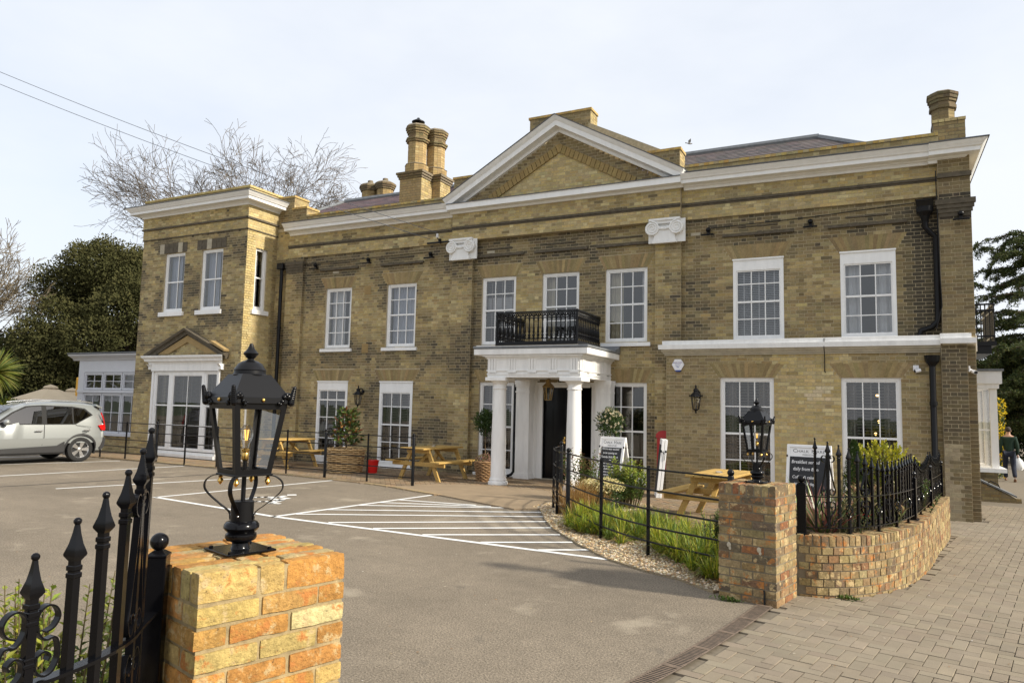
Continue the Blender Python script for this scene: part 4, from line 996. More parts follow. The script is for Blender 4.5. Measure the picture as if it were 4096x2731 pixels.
def lay_blocks(bl, parent, zf, single, name, stuff, th=.03, bev=.0025):
    def key(b): return -1/((Vector((*b[0], 0))-CAMLOC).length)-(5 if in_view((*b[0], 0), -.01) else 0)
    bl.sort(key=key); cache = {}; mb = MB()
    for n, ((X, Y), hx, hy, a, col) in enumerate(bl):
        z = zf(Y)+random.uniform(-.0025, .0025); tx, ty = random.uniform(-.008, .008), random.uniform(-.008, .008)
        if n < single:
            k = (round(hx, 4), round(hy, 4))
            if k not in cache:
                m = MB().bbox(-hx, hx, -hy, hy, -th, 0, bev); me = bpy.data.meshes.new(name); me.from_pydata(m.v, [], m.f); me.materials.append(M['paver_single']); cache[k] = me
            o = link(cache[k], name, parent, loc=(X, Y, z)); o.rotation_euler = (ty, tx, a); o.color = (*col, 1)
        else:
            c, s_ = math.cos(a), math.sin(a); e = bev
            def P(u, v, zz): return (X+u*c-v*s_, Y+u*s_+v*c, z+zz+u*tx+v*ty)
            vs = [P(-hx+e,-hy+e,0), P(hx-e,-hy+e,0), P(hx-e,hy-e,0), P(-hx+e,hy-e,0), P(-hx,-hy,-th*.6), P(hx,-hy,-th*.6), P(hx,hy,-th*.6), P(-hx,hy,-th*.6)]
            mb.add(vs, [(0,1,2,3), (4,5,1,0), (5,6,2,1), (6,7,3,2), (7,4,0,3)], col)
    if mb.v: mb.build(stuff, 'paver', parent, kind='stuff', colors=True)
def gx(y):
    P = [(-2.02,-16.5)]+[(x+.14, y_) for x, y_ in gateline[::-1]]+[(-.78,-8.9)]
    for (x0, y0), (x1, y1) in zip(P, P[1:]):
        if y0 <= y <= y1: return x0+(x1-x0)*(y-y0)/(y1-y0)
    return None
WALLP = [(-.74,-8.72), (-.52,-8.70), (-.33,-8.58), (-.13,-8.36), (.05,-8.05), (.20,-7.68), (.34,-7.2), (.50,-6.4), (.69,-5.0), (.88,-3.7), (.99,-2.85)]
def wx(y):
    for (x0, y0), (x1, y1) in zip(WALLP[1:], WALLP[2:]):
        if y0 <= y <= y1: return x0+(x1-x0)*(y-y0)/(y1-y0)
    return 1.0
def reg_pav(p):
    x, y = p
    if y < -14 or y > 3.2 or x > 4.2: return False
    if y < -9.2: 
        k = gx(y); return k is not None and x > k+.02
    if y < -8.68: return x > -.80 and x > -.9
    if y < -2.85: return x > wx(y)+.03
    if y < -.5: return x > .6
    return x > 1.80
def col_pav(x, y):
    c = random.choice([(.235,.196,.143), (.222,.184,.134), (.248,.207,.15)])
    k = .9+.2*nz2(x*.7, y*.7, 21); return tuple(v*k for v in jit(c, .05))
lay_blocks(herring(rad(79), (-1.3,-12), reg_pav, (-60,190), (-90,60), .1, col_pav, pz, 'pv'), pav, pz, 300, 'paving_block', 'paving_blocks')
# patio in front of the building
kerbp = [(-30,-2.3), (-20.5,-2.72), (-17.35,-2.72), (-15.15,-2.86), (-12.93,-3.06), (-10.27,-3.40), (-9.25,-3.66), (-8.42,-3.98), (-7.6,-4.25), (-6.6,-4.6), (-5.35,-4.75)]
BEDIN = [(-5.42,-2.5), (-4.6,-2.75), (-3.75,-3.15), (-3.25,-4.6), (-2.6,-5.4), (-1.9,-5.9), (-1.1,-6.6), (-.7,-7.4)]
pat_poly = kerbp+[(-5.40,-3.6)]+BEDIN+[(-.3,-7.2), (0,-6), (.4,-4), (.8,-2.8), (1.0,-.4), (1.0,.02), (-30,.02)]
g = MB(); g.prism(pat_poly, -.2, .004, 'z'); pat = struct(g.build('patio', 'patio_joint'))
def col_pat(x, y):
    c = random.choice([(.25,.185,.115), (.23,.165,.10), (.275,.20,.125), (.22,.17,.115), (.26,.175,.10)]); k = .88+.24*nz2(x*.5, y*.5, 31); return tuple(v*k for v in jit(c, .09))
def reg_pat(p):
    x, y = p
    if x < -22.5 or not inside(p, pat_poly): return False
    if y > -.02 or (x < -16.6 and y > -1.25) or (x > -4.3 and y > -.36) or (x > 1.0): return False
    return True
lay_blocks(herring(rad(38), (-10,-2), reg_pat, (-140,140), (-140,140), .11, col_pat, pz, 'pt'), pat, lambda y: .018, 300, 'patio_block', 'patio_blocks')
# smooth buff apron between patio and hatching
ap = [(-9.3,-3.66), (-8.42,-4.0), (-7.66,-4.27), (-6.2,-4.9), (-5.6,-5.15), (-5.2,-4.85), (-5.05,-3.4), (-5.2,-2.3), (-8.3,-2.3), (-9.0,-3.0)]
simple('apron_buff', (.27,.20,.125), .9, var=(.8,1.15), scale=2.5, bmp=(150,.4,.004))
g = MB(); g.prism(ap, .0, .024, 'z'); struct(g.build('apron', 'apron_buff'))
# kerb of small buff blocks
KP = Path(spline([Vector((x, y, 0)) for x, y in kerbp[1:9]], 4))
kb = bpy.data.objects.new('kerb', None); COL.objects.link(kb); kb['kind'] = 'structure'; s = 0; kc = None
while s < KP.len-.1:
    p, t = KP.at(s+.1)
    if kc is None:
        m = MB().bbox(-.097, .097, -.05, .05, -.05, 0, .006); kc = bpy.data.meshes.new('kerb_block'); kc.from_pydata(m.v, [], m.f); kc.materials.append(M['paver_single'])
    o = link(kc, 'kerb_block', kb, loc=(p.x, p.y, .028), rz=math.atan2(t.y, t.x)); o.color = (*jit((.34,.25,.14), .1), 1); s += .2
# painted lines
def paint(pts, w=.09, z=.004, name='painted_line'):
    (x0, y0), (x1, y1) = pts; d = Vector((x1-x0, y1-y0, 0)); L = d.length; d /= L; n = Vector((-d.y, d.x, 0))*w/2; mb = MB(); k = max(2, int(L/.12)); vs = []
    for i in range(k+1):
        p = Vector((x0, y0, z))+d*L*i/k; e0, e1 = random.uniform(.93, 1.05), random.uniform(.93, 1.05); vs += [p+n*e0, p-n*e1]
    mb.add(vs, [(2*i, 2*i+1, 2*i+3, 2*i+2) for i in range(k)]); return struct(mb.build(name, 'line_paint'))
for a, b in (((-11.65,-7.52), (-8.27,-7.98)), ((-8.27,-7.98), (-2.64,-8.16)), ((-8.30,-8.02), (-7.85,-4.28)), ((-17.25,-7.4), (-16.5,-3.0)), ((-20.6,-7.2), (-19.1,-3.02)), ((-14.1,-7.8), (-12.9,-4.1)), ((-11.6,-7.54), (-11.13,-3.37)), ((-23.4,-6.8), (-21.8,-3.0))): paint((a, b))
for a, b in (((-7.98,-5.25), (-6.42,-5.02)), ((-8.03,-5.75), (-6.12,-5.02)), ((-8.08,-6.25), (-5.30,-4.72)), ((-8.14,-6.95), (-5.06,-5.12)), ((-8.2,-7.6), (-4.80,-5.52)), ((-7.25,-7.95), (-4.60,-5.98)), ((-6.40,-7.99), (-4.28,-6.45)), ((-5.55,-8.02), (-3.98,-6.95)), ((-4.62,-8.06), (-3.62,-7.38)), ((-3.78,-8.10), (-3.22,-7.72))): paint((a, b), .085, .006)
sg = MB()
def stroke(pts, w=.1):
    P = [Vector((x, y, .005)) for x, y in pts]
    for a, b in zip(P, P[1:]):
        d = (b-a).normalized(); n = Vector((-d.y, d.x, 0))*w/2; e = d*w*.35; sg.add([a-e+n, a-e-n, b+e-n, b+e+n], [(0,1,2,3)])
cx, cy = -9.85, -6.5
stroke([(cx+.32*math.cos(a)-.05, cy+.32*math.sin(a)-.1) for a in np.linspace(rad(110), rad(400), 14)]); stroke([(cx-.1,cy+.45), (cx-.05,cy+.0), (cx+.28,cy-.02), (cx+.42,cy-.42), (cx+.56,cy-.38)]); stroke([(cx-.08,cy+.25), (cx+.2,cy+.22)]); stroke([(cx-.13,cy+.62), (cx-.09,cy+.66)], .16)
struct(sg.build('painted_wheelchair_symbol', 'line_paint'))
paint(((-15.2,-8.4), (-14.1,-3.6)), .06, .004, 'tarmac_seam').data.materials[0] = M['tarmac_seal']
# drain channel along the gateway
DP = Path([(x+.04, y, 0) for x, y in [(v.x, v.y) for v in spline([Vector((x, y, 0)) for x, y in gateline], 6)]])
dr = thing('drain_channel', 'rusty slotted drain channel crossing the gateway between the brick piers', 'drain', (-1.3,-11,0), w=True)
tr = MB(); L = DP.len; s = 0
pts = [DP.at(i*L/30) for i in range(31)]
def strip(o0, o1, z0, z1, nm, mt):
    m = MB(); vs = []
    for p, t in pts:
        n = Vector((t.y, -t.x, 0)); vs += [p+n*o0+Vector((0,0,z0)), p+n*o1+Vector((0,0,z1))]
    m.add(vs, [(2*i, 2*i+1, 2*i+3, 2*i+2) for i in range(len(pts)-1)]); m.build(nm, mt, dr)
strip(-.063, .063, .004, .004, 'channel', 'rubber'); strip(-.072, -.058, .013, .013, 'edge_bar', 'drain_iron'); strip(.058, .072, .013, .013, 'edge_bar', 'drain_iron')
s = .01
while s < L-.5:
    m = MB()
    for k in range(16):
        p, t = DP.at(s+.02+k*.0305); n = Vector((t.y, -t.x, 0))
        a = p-n*.057; b = p+n*.057; e = t*.0085
        m.add([a-e+Vector((0,0,.012)), b-e+Vector((0,0,.012)), b+e+Vector((0,0,.012)), a+e+Vector((0,0,.012))], [(0,1,2,3)])
    p, t = DP.at(s); n = Vector((t.y, -t.x, 0)); e = t*.014
    m.add([p-n*.058-e+Vector((0,0,.013)), p+n*.058-e+Vector((0,0,.013)), p+n*.058+e+Vector((0,0,.013)), p-n*.058+e+Vector((0,0,.013))], [(0,1,2,3)])
    m.build('grating', 'drain_iron', dr); s += .5

# ------------------------------------------------------------------ brick piers
def rough_brick(lx, ly, lz, seed, n=(10,5,4), r=.0022, amp=.0022):
    """an old brick, centred, edges worn and faces uneven"""
    mb = MB(); rn = random.Random(seed); H = (lx/2, ly/2, lz/2); off = Vector((rn.uniform(0,50), rn.uniform(0,50), rn.uniform(0,50)))
    for ax in range(3):
        for sg_ in (-1, 1):
            b1, b2 = (ax+1)%3, (ax+2)%3; n1, n2 = n[b1], n[b2]; vs = []
            for i in range(n1+1):
                for j in range(n2+1):
                    q = [0,0,0]; q[ax] = sg_; q[b1] = -1+2*i/n1; q[b2] = -1+2*j/n2
                    p = Vector([q[k]*H[k] for k in range(3)]); g_ = Vector([math.copysign(abs(q[k])**9, q[k]) for k in range(3)]); K = sum(abs(x) for x in g_); gn = g_.normalized()
                    d = mn.noise(p*26+off)*amp+mn.noise(p*70+off)*amp*.45
                    chip = max(0, mn.noise(p*16+off*2)-.2)*.010*max(0, K-1.2)
                    p -= gn*((K-1)*r+chip-d*.8); vs.append(p)
            fs = [(i*(n2+1)+j, (i+1)*(n2+1)+j, (i+1)*(n2+1)+j+1, i*(n2+1)+j+1) for i in range(n1) for j in range(n2)]
            if sg_ < 0: fs = [f[::-1] for f in fs]
            mb.add(vs, fs)
    return mb
PB_COL = [(.50,.29,.085), (.53,.385,.14), (.58,.47,.23), (.50,.35,.125), (.52,.25,.07), (.54,.41,.17), (.47,.25,.085), (.50,.37,.15), (.42,.32,.16), (.54,.27,.07), (.50,.24,.065)]
PB2 = [(.30,.20,.10), (.33,.235,.115), (.25,.15,.08), (.36,.275,.14), (.29,.13,.06), (.22,.16,.09), (.32,.225,.10), (.17,.13,.085), (.28,.215,.11), (.31,.24,.12)]
def pier(name, label, corner, th, S, ztop, ncourse, pal, near, endfront):
    """corner: front-left corner for the near pier; U runs along the front face"""
    U = Vector((math.cos(th), math.sin(th), 0)); V_ = Vector((-math.sin(th), math.cos(th), 0)); c0 = Vector((*corner, 0)); ctr = c0+(U+V_)*S/2
    T = thing(name, label, 'gate pier', ctr, th); h = S/2; L = S/2.5; ch = .076; tc_ = .108
    base = ztop-tc_-ncourse*ch
    m = MB(); m.box(-h+.010, h-.010, -h+.010, h-.010, base, ztop-.014); m.build('mortar_core', 'mortar_warm' if near else 'mortar_dark', T)
    cache = {}
    def put(cx, cy, cz, lx, ly, lz, rz, col):
        k = (round(lx,3), round(ly,3), round(lz,3), random.randrange(5 if near else 3))
        if k not in cache:
            mb = rough_brick(lx, ly, lz, k[3]+hash(k[:3]) % 97) if near else rough_brick(lx, ly, lz, k[3], (4,2,2), .0025, .002)
            me = bpy.data.meshes.new('brick'); me.from_pydata(mb.v, [], mb.f); me.materials.append(M['pier_brick'])
            me.polygons.foreach_set('use_smooth', [True]*len(me.polygons)); me.set_sharp_from_angle(angle=rad(40)); cache[k] = me
        o = link(cache[k], 'brick', T, loc=(cx, cy, cz)); o.rotation_euler = (random.uniform(-.008,.008), random.uniform(-.008,.008), rz+random.uniform(-.008,.008)); o.color = (*col, 1)
    j = .011 if near else .009; W_ = S-2*L
    for r in range(ncourse):
        z = ztop-tc_-(r+.5)*ch
        if z < -.03: continue
        for f in range(4):
            a = f*PI/2; cu, sv = math.cos(a), math.sin(a)
            us = [(0,L), (L,2*L)] if (r % 2) == 0 else [(S-2*L,S-L), (S-L,S)]
            for p, q in us:
                u = (p+q)/2-h; d = -h+W_/2+random.uniform(-.003,.002)
                x, y = u, d
                put(x*cu-y*sv, x*sv+y*cu, z, q-p-j, W_-.004, ch-j, a, jit(random.choice(pal), .12))
    # brick-on-edge cap
    n = 8; bw = S/n
    for i in range(n):
        cuts = [0, S*.38, S*.56, S] if i % 2 == 0 else [0, S*.6, S] if i % 3 else [0, S*.3, S*.68, S]
        for p, q in zip(cuts, cuts[1:]):
            u = (p+q)/2-h; v = -h+(i+.5)*bw; lx, ly = q-p-j, bw-j
            if endfront: put(v, u, ztop-tc_/2+random.uniform(-.003,.003), lx, ly, tc_-j*.6, PI/2, jit(random.choice(pal), .12))
            else: put(u, v, ztop-tc_/2+random.uniform(-.003,.003), lx, ly, tc_-j*.6, 0, jit(random.choice(pal), .12))
    return T, ctr
th1 = rad(74); P1, c1_ = pier('brick_gate_pier', 'square pier of worn orange and yellow bricks beside the black spiked railing and box shrub', (-2.04,-14.66), th1, .59, 1.17, 14, PB_COL, True, False)
th2 = rad(-13); _u = Vector((math.cos(th2), math.sin(th2))); _c = Vector((-.85,-9.31))-_u*.56
P2, c2_ = pier('brick_gate_pier', 'square pier of brown and red bricks at the end of the curved garden wall', (_c.x, _c.y), th2, .56, 1.08, 13, PB2, False, True)
for k, (u, z) in enumerate(((-.17,.50), (.12,.49))):
    d = MB(); d.sphere((u,-.283,z), .021, 10, 6, sc=(1,.16,1.2)); d.sphere((u+.01,-.283,z-.03), .013, 8, 6, sc=(1,.16,1.4)); d.build('plaster_patch', 'rendered_stone', P2, smooth=True)
kb_ = MB(); kb_.tube([(.17,-.288,.0), (.17,-.292,.12), (.165,-.288,.135)], .009, 6); kb_.build('cable', 'rubber', P2)

# ------------------------------------------------------------------ gate lamps
def make_lamp(label, loc, rz):
    T = thing('gate_lamp', label, 'lamp', loc, rz, 'lamps on the gate piers')
    b = MB(); b.bbox(-.10, .10, -.10, .10, 0, .008, .002); pl_ = b.build('base_plate', 'black_gloss', T)
    for sx in (-1,1):
        for sy in (-1,1): MB().lathe([(.009,.008), (.009,.013), (.005,.016)], (sx*.08, sy*.08, 0), 6).build('bolt', 'black_gloss', pl_)
    b = MB(); b.lathe([(.038,.008), (.034,.014), (.032,.03), (.036,.034), (.055,.042), (.060,.052), (.058,.064), (.05,.068), (.052,.072), (.060,.078), (.067,.088), (.066,.1), (.058,.110), (.05,.113)], seg=32); b.build('pedestal', 'black_gloss', T, smooth=True)
    b = MB(); b.lathe([(.043,.112), (.043,.189), (.040,.191)], seg=28); cl = b.build('collar', 'black_satin', T, smooth=True)
    for k in range(4):
        a = k*PI/2+PI/4; sc_ = MB(); sc_.sphere((.0455*math.cos(a), .0455*math.sin(a), .135), .005, 8, 6); sc_.build('screw', 'alloy', cl, smooth=True)
    MB().lathe([(.009,.189), (.009,.292)], seg=10).build('stem', 'black_satin', T, smooth=True)
    for k in range(4):
        a = k*PI/2+PI/4; d = Vector((math.cos(a), math.sin(a), 0)); tn = Vector((-d.y, d.x, 0))
        pts = spline([d*r+Vector((0,0,z)) for r, z in ((.088,.290), (.12,.288), (.148,.268), (.152,.240), (.132,.213), (.09,.178), (.052,.148), (.0455,.118))], 5)
        m = MB(); m.tube(pts, 0, flat=(.016,.003,tn)); m.build('scroll_arm', 'black_satin', T, smooth=True)
        m = MB(); m.lathe([(.004,.288), (.010,.283), (.006,.279), (.011,.272), (.012,.266), (.007,.26), (.003,.253)], (d.x*.092, d.y*.092, 0), 10); m.build('acorn_knob', 'brass', T, smooth=True)
    zb, zt, hb, ht = .291, .572, .0735, .110
    fr = MB(); fr.bbox(-hb-.006, hb+.006, -hb-.006, hb+.006, zb, zb+.007, .002)
    for k in range(4):
        Rm_ = Matrix.Rotation(k*PI/2, 4, 'Z'); o = len(fr.v)
        # corner bar (L shaped, leaning out)
        def at(z, u, v): t = (z-zb)/(zt-zb); hh = hb+(ht-hb)*t; return Vector((hh-v, -hh+u, z))
        for (u0, u1, v0, v1) in ((0,.022,0,.004), (0,.004,.004,.022)):
            vs = [at(zb+.007,u0,v0), at(zb+.007,u1,v0), at(zb+.007,u1,v1), at(zb+.007,u0,v1), at(zt,u0,v0), at(zt,u1,v0), at(zt,u1,v1), at(zt,u0,v1)]
            fr.add(vs, [(0,3,2,1), (4,5,6,7), (0,1,5,4), (1,2,6,5), (2,3,7,6), (3,0,4,7)])
        for z0, z1 in ((zb+.007,zb+.026), (zt-.022,zt)):
            vs = [at(z0,.022,.0), at(z0,2*(hb+(ht-hb)*(z0-zb)/(zt-zb))-.022,.0), at(z1,2*(hb+(ht-hb)*(z1-zb)/(zt-zb))-.022,.0), at(z1,.022,.0)]
            vs += [v+Vector((-.004,0,0)) for v in vs]
            fr.add(vs, [(0,1,2,3), (7,6,5,4), (0,4,5,1), (2,6,7,3), (1,5,6,2), (3,7,4,0)])
        fr.xf(Rm_, o)
    body = fr.build('lantern_frame', 'black_satin', T)
    for k in range(4):
        z0, z1 = zb+.024, zt-.02; h0 = hb+(ht-hb)*(z0-zb)/(zt-zb)-.006; h1 = hb+(ht-hb)*(z1-zb)/(zt-zb)-.006
        p = MB(); p.add([(h0,-h0+.014,z0), (h0,h0-.014,z0), (h1,h1-.014,z1), (h1,-h1+.014,z1)], [(0,1,2,3)]); p.xf(Matrix.Rotation(k*PI/2, 4, 'Z')); p.build('pane', 'lamp_glass', body)
    e = MB(); e.bbox(-.118, .118, -.118, .118, zt, zt+.026, .002); eav = e.build('eave', 'black_satin', T)
    for k in range(4):
        a = k*PI/2; s_ = MB(); s_.sphere((.120*math.cos(a), .120*math.sin(a), zt+.014), .0075, 10, 6); s_.build('brass_stud', 'brass', eav, smooth=True)
        a = k*PI/2+PI/4; c_ = Vector((.164*math.cos(a), .164*math.sin(a), 0)); d = c_.normalized(); orn = MB(); rn = random.Random(5)
        for i in range(9):
            t = i/8; orn.sphere(c_+d*(.004+.012*t)+Vector((0,0,zt+.005+.058*t)), .0125*(1-.5*t)+.002, 8, 6)
        for s2 in (-1, 1):
            tn = Vector((-d.y, d.x, 0))*s2*.7-d*.7
            for i in range(6):
                t = i/5; orn.sphere(c_+tn*(.012+.042*t)+d*.004+Vector((0,0,zt+.028-.022*t+.012*math.sin(t*6))), .013-.006*t, 8, 6)
        orn.build('corner_leaf', 'black_gloss', eav, smooth=True)
    r = MB(); n = 4; prof = [(.116*math.sqrt(2),zt+.026), (.060*math.sqrt(2),zt+.115)]
    r.lathe(prof, seg=4, rot=PI/4); r.build('lantern_roof', 'black_satin', T)
    b = MB(); b.lathe([(.064,zt+.108), (.066,zt+.114), (.062,zt+.118), (.061,zt+.130), (.063,zt+.133), (.058,zt+.140), (.046,zt+.158), (.03,zt+.168), (.016,zt+.172), (.012,zt+.178), (.018,zt+.183), (.028,zt+.196), (.030,zt+.200), (.026,zt+.204), (.015,zt+.217), (.009,zt+.230), (.006,zt+.240)], seg=28); b.build('dome_finial', 'black_satin', T, smooth=True)
    b = MB(); b.lathe([(.008,zb+.007), (.008,zb+.055)], seg=10); b.build('lamp_holder_stem', 'black_satin', T, smooth=True)
    b = MB(); b.lathe([(.010,zb+.055), (.014,zb+.062), (.014,zb+.085), (.012,zb+.088), (.015,zb+.092), (.015,zb+.1), (.011,zb+.104)], seg=16); b.build('lamp_holder', 'brass', T, smooth=True)
    b = MB(); b.lathe([(.011,zb+.104), (.0115,zb+.114), (.018,zb+.13), (.025,zb+.15), (.027,zb+.165), (.024,zb+.183), (.013,zb+.195), (.001,zb+.197)], seg=20, cap=False); bu = b.build('bulb', 'bulb_glass', T, smooth=True)
    b = MB()
    for k in range(4): a = k*PI/2; b.tube([(.004*math.cos(a), .004*math.sin(a), zb+.135), (.009*math.cos(a), .009*math.sin(a), zb+.178)], .0013, 5)
    b.build('filament', 'filament', bu)
    return T
make_lamp('large black four-sided lantern on the worn orange and yellow brick pier', (c1_.x, c1_.y, 1.17), th1)
make_lamp('black four-sided lantern on the brown brick pier at the end of the curved wall', (c2_.x, c2_.y, 1.08), th2)

# ------------------------------------------------------------------ curved garden wall with railing
def curved_wall(name, label, pts, ztop, zbot, thick=.225, single=200, zt2=None):
    P = Path([v for v in spline([Vector((x, y, 0)) for x, y in pts], 6)]); T = thing(name, label, 'wall', (P.at(P.len/2)[0].x, P.at(P.len/2)[0].y, 0), w=True)
    def zt(s): return ztop+((zt2 if zt2 is not None else ztop)-ztop)*s/P.len
    n = 70; m = MB(); vs = []
    for i in range(n+1):
        s = P.len*i/n; p, t = P.at(s); o = Vector((t.y, -t.x, 0))          # outward = right of travel
        a = p-o*.008; b = p-o*thick; z1 = zt(s)-.015
        vs += [(a.x,a.y,zbot), (a.x,a.y,z1), (b.x,b.y,z1), (b.x,b.y,zbot)]
    fs = [(4*i+k, 4*i+4+k, 4*i+4+(k+1)%4, 4*i+(k+1)%4) for i in range(n) for k in range(4)]+[(0,1,2,3), (4*n+3,4*n+2,4*n+1,4*n)]
    m.add(vs, [f[::-1] for f in fs]); core = m.build('mortar_core', 'mortar_dark', T)
    key = 'cw'+name; out = BR.setdefault(key, [])
    hgt = ztop-.105-zbot; nc = round(hgt/.076)
    for r in range(nc):
        s = .02+.06*(r % 2)
        while s < P.len-.06:
            l = .112 if random.random() < .8 else .1; p, t = P.at(s+l/2); o = Vector((t.y, -t.x, 0)); z = zt(s)-.105-(r+.5)*.076
            if z > -.2: out.append((tuple(p+o*random.uniform(-.003,.004)+Vector((0,0,z))), l/2-.006, .032, math.atan2(t.y, t.x), jit(random.choice(PBW), .14)))
            s += l
    emit_bricks(key, T, single, 'pier_brick_joined', 'pier_brick', .05, 'brick', 'brickwork')
    s = .0; i = 0; cache = []
    for k in range(5):
        mb = rough_brick(.066, thick+.004, .1, 40+k, (2,4,2), .004, .003); me = bpy.data.meshes.new('coping_brick'); me.from_pydata(mb.v, [], mb.f); me.materials.append(M['pier_brick']); cache.append(me)
    while s < P.len-.05:
        p, t = P.at(s+.0375); o = Vector((t.y, -t.x, 0)); c = p-o*(thick/2)
        ob = link(random.choice(cache), 'coping_brick', T, loc=(c.x, c.y, zt(s)-.052+random.uniform(-.003,.003)), rz=math.atan2(t.y, t.x)); ob.color = (*jit(random.choice(PBW), .14), 1); s += .0755
    return T, P, zt
PBW = [(.33,.235,.11), (.37,.275,.13), (.30,.20,.10), (.27,.15,.075), (.42,.335,.17), (.35,.255,.125), (.27,.195,.10), (.20,.14,.08)]
CW, CWP, czt = curved_wall('curved_garden_wall', 'low curved wall of yellow and brown bricks carrying the wavy spiked railing, by the block pavement', WALLP, .585, -.2, single=280, zt2=.50)
def spear(mb, c, zt, tw, hs):
    """four-sided spear head with ball, tip at zt"""
    q = math.sqrt(2); o = len(mb.v)
    mb.lathe([(.007*q,zt-.120), (.0195*q,zt-.100), (.0205*q,zt-.095), (.0125*q,zt-.068), (.0075*q,zt-.04), (.0045*q,zt-.014)], (0,0,0), 4, rot=PI/4)
    mb.sphere((0,0,zt-.008), .0108, 10, 7)
    for z in (zt-.132, zt-.152): mb.bbox(-hs*1.28, hs*1.28, -hs*1.28, hs*1.28, z-.007, z+.007, .002)
    mb.box(-hs*.95, hs*.95, -hs*.95, hs*.95, zt-.16, zt-.112)
    mb.xf(Matrix.Translation((c.x, c.y, 0)) @ Matrix.Rotation(tw, 4, 'Z'), o)
def railing(name, label, items, railz, posts, rails, hs=.0115, cat='railing', loc=None):
    """items: (point, tangent angle, top z, kind, foot z)"""
    T = thing(name, label, cat, loc, w=True)
    for (p0z, pts) in rails:
        vs = []; n = len(pts)
        for i, p in enumerate(pts):
            t = (pts[min(i+1,n-1)]-pts[max(i-1,0)]).normalized(); o = Vector((t.y, -t.x, 0))*.019; z = p0z(i)
            vs += [Vector((p.x,p.y,z+.005))+o, Vector((p.x,p.y,z+.005))-o, Vector((p.x,p.y,z-.005))-o, Vector((p.x,p.y,z-.005))+o]
        m = MB(); m.add(vs, [(4*i+k, 4*i+(k+1)%4, 4*i+4+(k+1)%4, 4*i+4+k) for i in range(n-1) for k in range(4)]+[(0,3,2,1), (4*n-4,4*n-3,4*n-2,4*n-1)]); m.build('rail', 'black_gloss', T)
    for (p, an, zt, kind, foot, zr1, zr0) in items:
        b = MB(); Rz = Matrix.Translation((p.x, p.y, 0)) @ Matrix.Rotation(an, 4, 'Z')
        if kind == 'twist':
            za, zb_ = zr0+.09, zr0+.24
            b.box(-hs, hs, -hs, hs, foot, za); b.box(-hs, hs, -hs, hs, zb_, zt-.15)
            for k in range(4): b.tube([Vector((.034*math.sin(PI*t)*math.cos(k*PI/2+t*PI*1.1)+.006*math.cos(k*PI/2), .034*math.sin(PI*t)*math.sin(k*PI/2+t*PI*1.1)+.006*math.sin(k*PI/2), za-.004+(zb_-za+.008)*t)) for t in np.linspace(0,1,13)], .0055, 6)
            for z in (za, zb_): b.bbox(-hs*1.3, hs*1.3, -hs*1.3, hs*1.3, z-.006, z+.006, .002); b.bbox(-hs*1.25, hs*1.25, -hs*1.25, hs*1.25, z-.03, z-.022, .002)
        else: b.box(-hs, hs, -hs, hs, foot, zt-.15)
        b.xf(Rz); spear(b, p, zt, an, hs)
        bar = b.build('spiked_bar', 'black_gloss', T, smooth=30)
        if kind == 'scroll':
            sm_ = MB(); zc = zt-.165; zr = zr1
            up = [(.032,zc-.04), (.050,zc-.03), (.060,zc-.005), (.050,zc+.02), (.030,zc+.027), (.013,zc+.008), (.013,zc-.03), (.030,zc-.03+.45*(zr+.1-zc)), (.055,zr+.105), (.064,zr+.06), (.052,zr+.022), (.030,zr+.014), (.014,zr+.034), (.014,zr+.062), (.030,zr+.076), (.044,zr+.064), (.040,zr+.05)]
            z0 = zr0; H_ = zr-zr0
            lo = [(.038,zr-.095), (.026,zr-.108), (.013,zr-.095), (.013,zr-.068), (.030,zr-.045), (.052,zr-.055), (.064,zr-.09), (.055,zr-.14), (.030,z0+.13), (.012,z0+.075), (.012,z0+.045), (.030,z0+.022), (.050,z0+.032), (.056,z0+.055), (.045,z0+.07)]
            for cp_ in (up, lo):
                for s_ in (-1, 1):
                    pts = spline([Vector((s_*x*1.2, 0, z)) for x, z in cp_], 5); sm_.tube(pts, 0, flat=(.021,.005,(0,1,0)))
            for z in (zc-.01, zr+.05, zr-.08, z0+.06): sm_.bbox(-.016, .016, -.013, .013, z-.006, z+.006, .002); sm_.bbox(-.016, .016, -.013, .013, z+.012, z+.02, .002)
            sm_.xf(Rz).build('scrollwork', 'black_gloss', bar, smooth=True)
        if foot_plate(kind): 
            f = MB(); f.bbox(-.026, .026, -.026, .026, foot, foot+.006, .001); f.xf(Rz).build('foot_plate', 'black_gloss', bar)
    for (p, an, z0, z1, hw, ball) in posts:
        b = MB(); b.bbox(-hw, hw, -hw, hw, z0, z1, .003); o = len(b.v)
        b.lathe([(hw*1.5,z1), (hw*1.5,z1+.006), (hw*.7,z1+.02)], (0,0,0), 4, rot=PI/4)
        b.bbox(-hw*1.7, hw*1.7, -hw*1.7, hw*1.7, z0, z0+.008, .002)
        b.xf(Matrix.Translation((p.x, p.y, 0)) @ Matrix.Rotation(an, 4, 'Z')); po = b.build('post', 'black_gloss', T)
        m = MB(); m.lathe([(.012,z1+.015), (.012,z1+.022)], (p.x,p.y,0), 12); m.sphere((p.x,p.y,z1+.02+ball*.95), ball, 20, 12); m.build('ball', 'black_gloss', po, smooth=True)
    return T
def foot_plate(kind): return kind == 'twist'
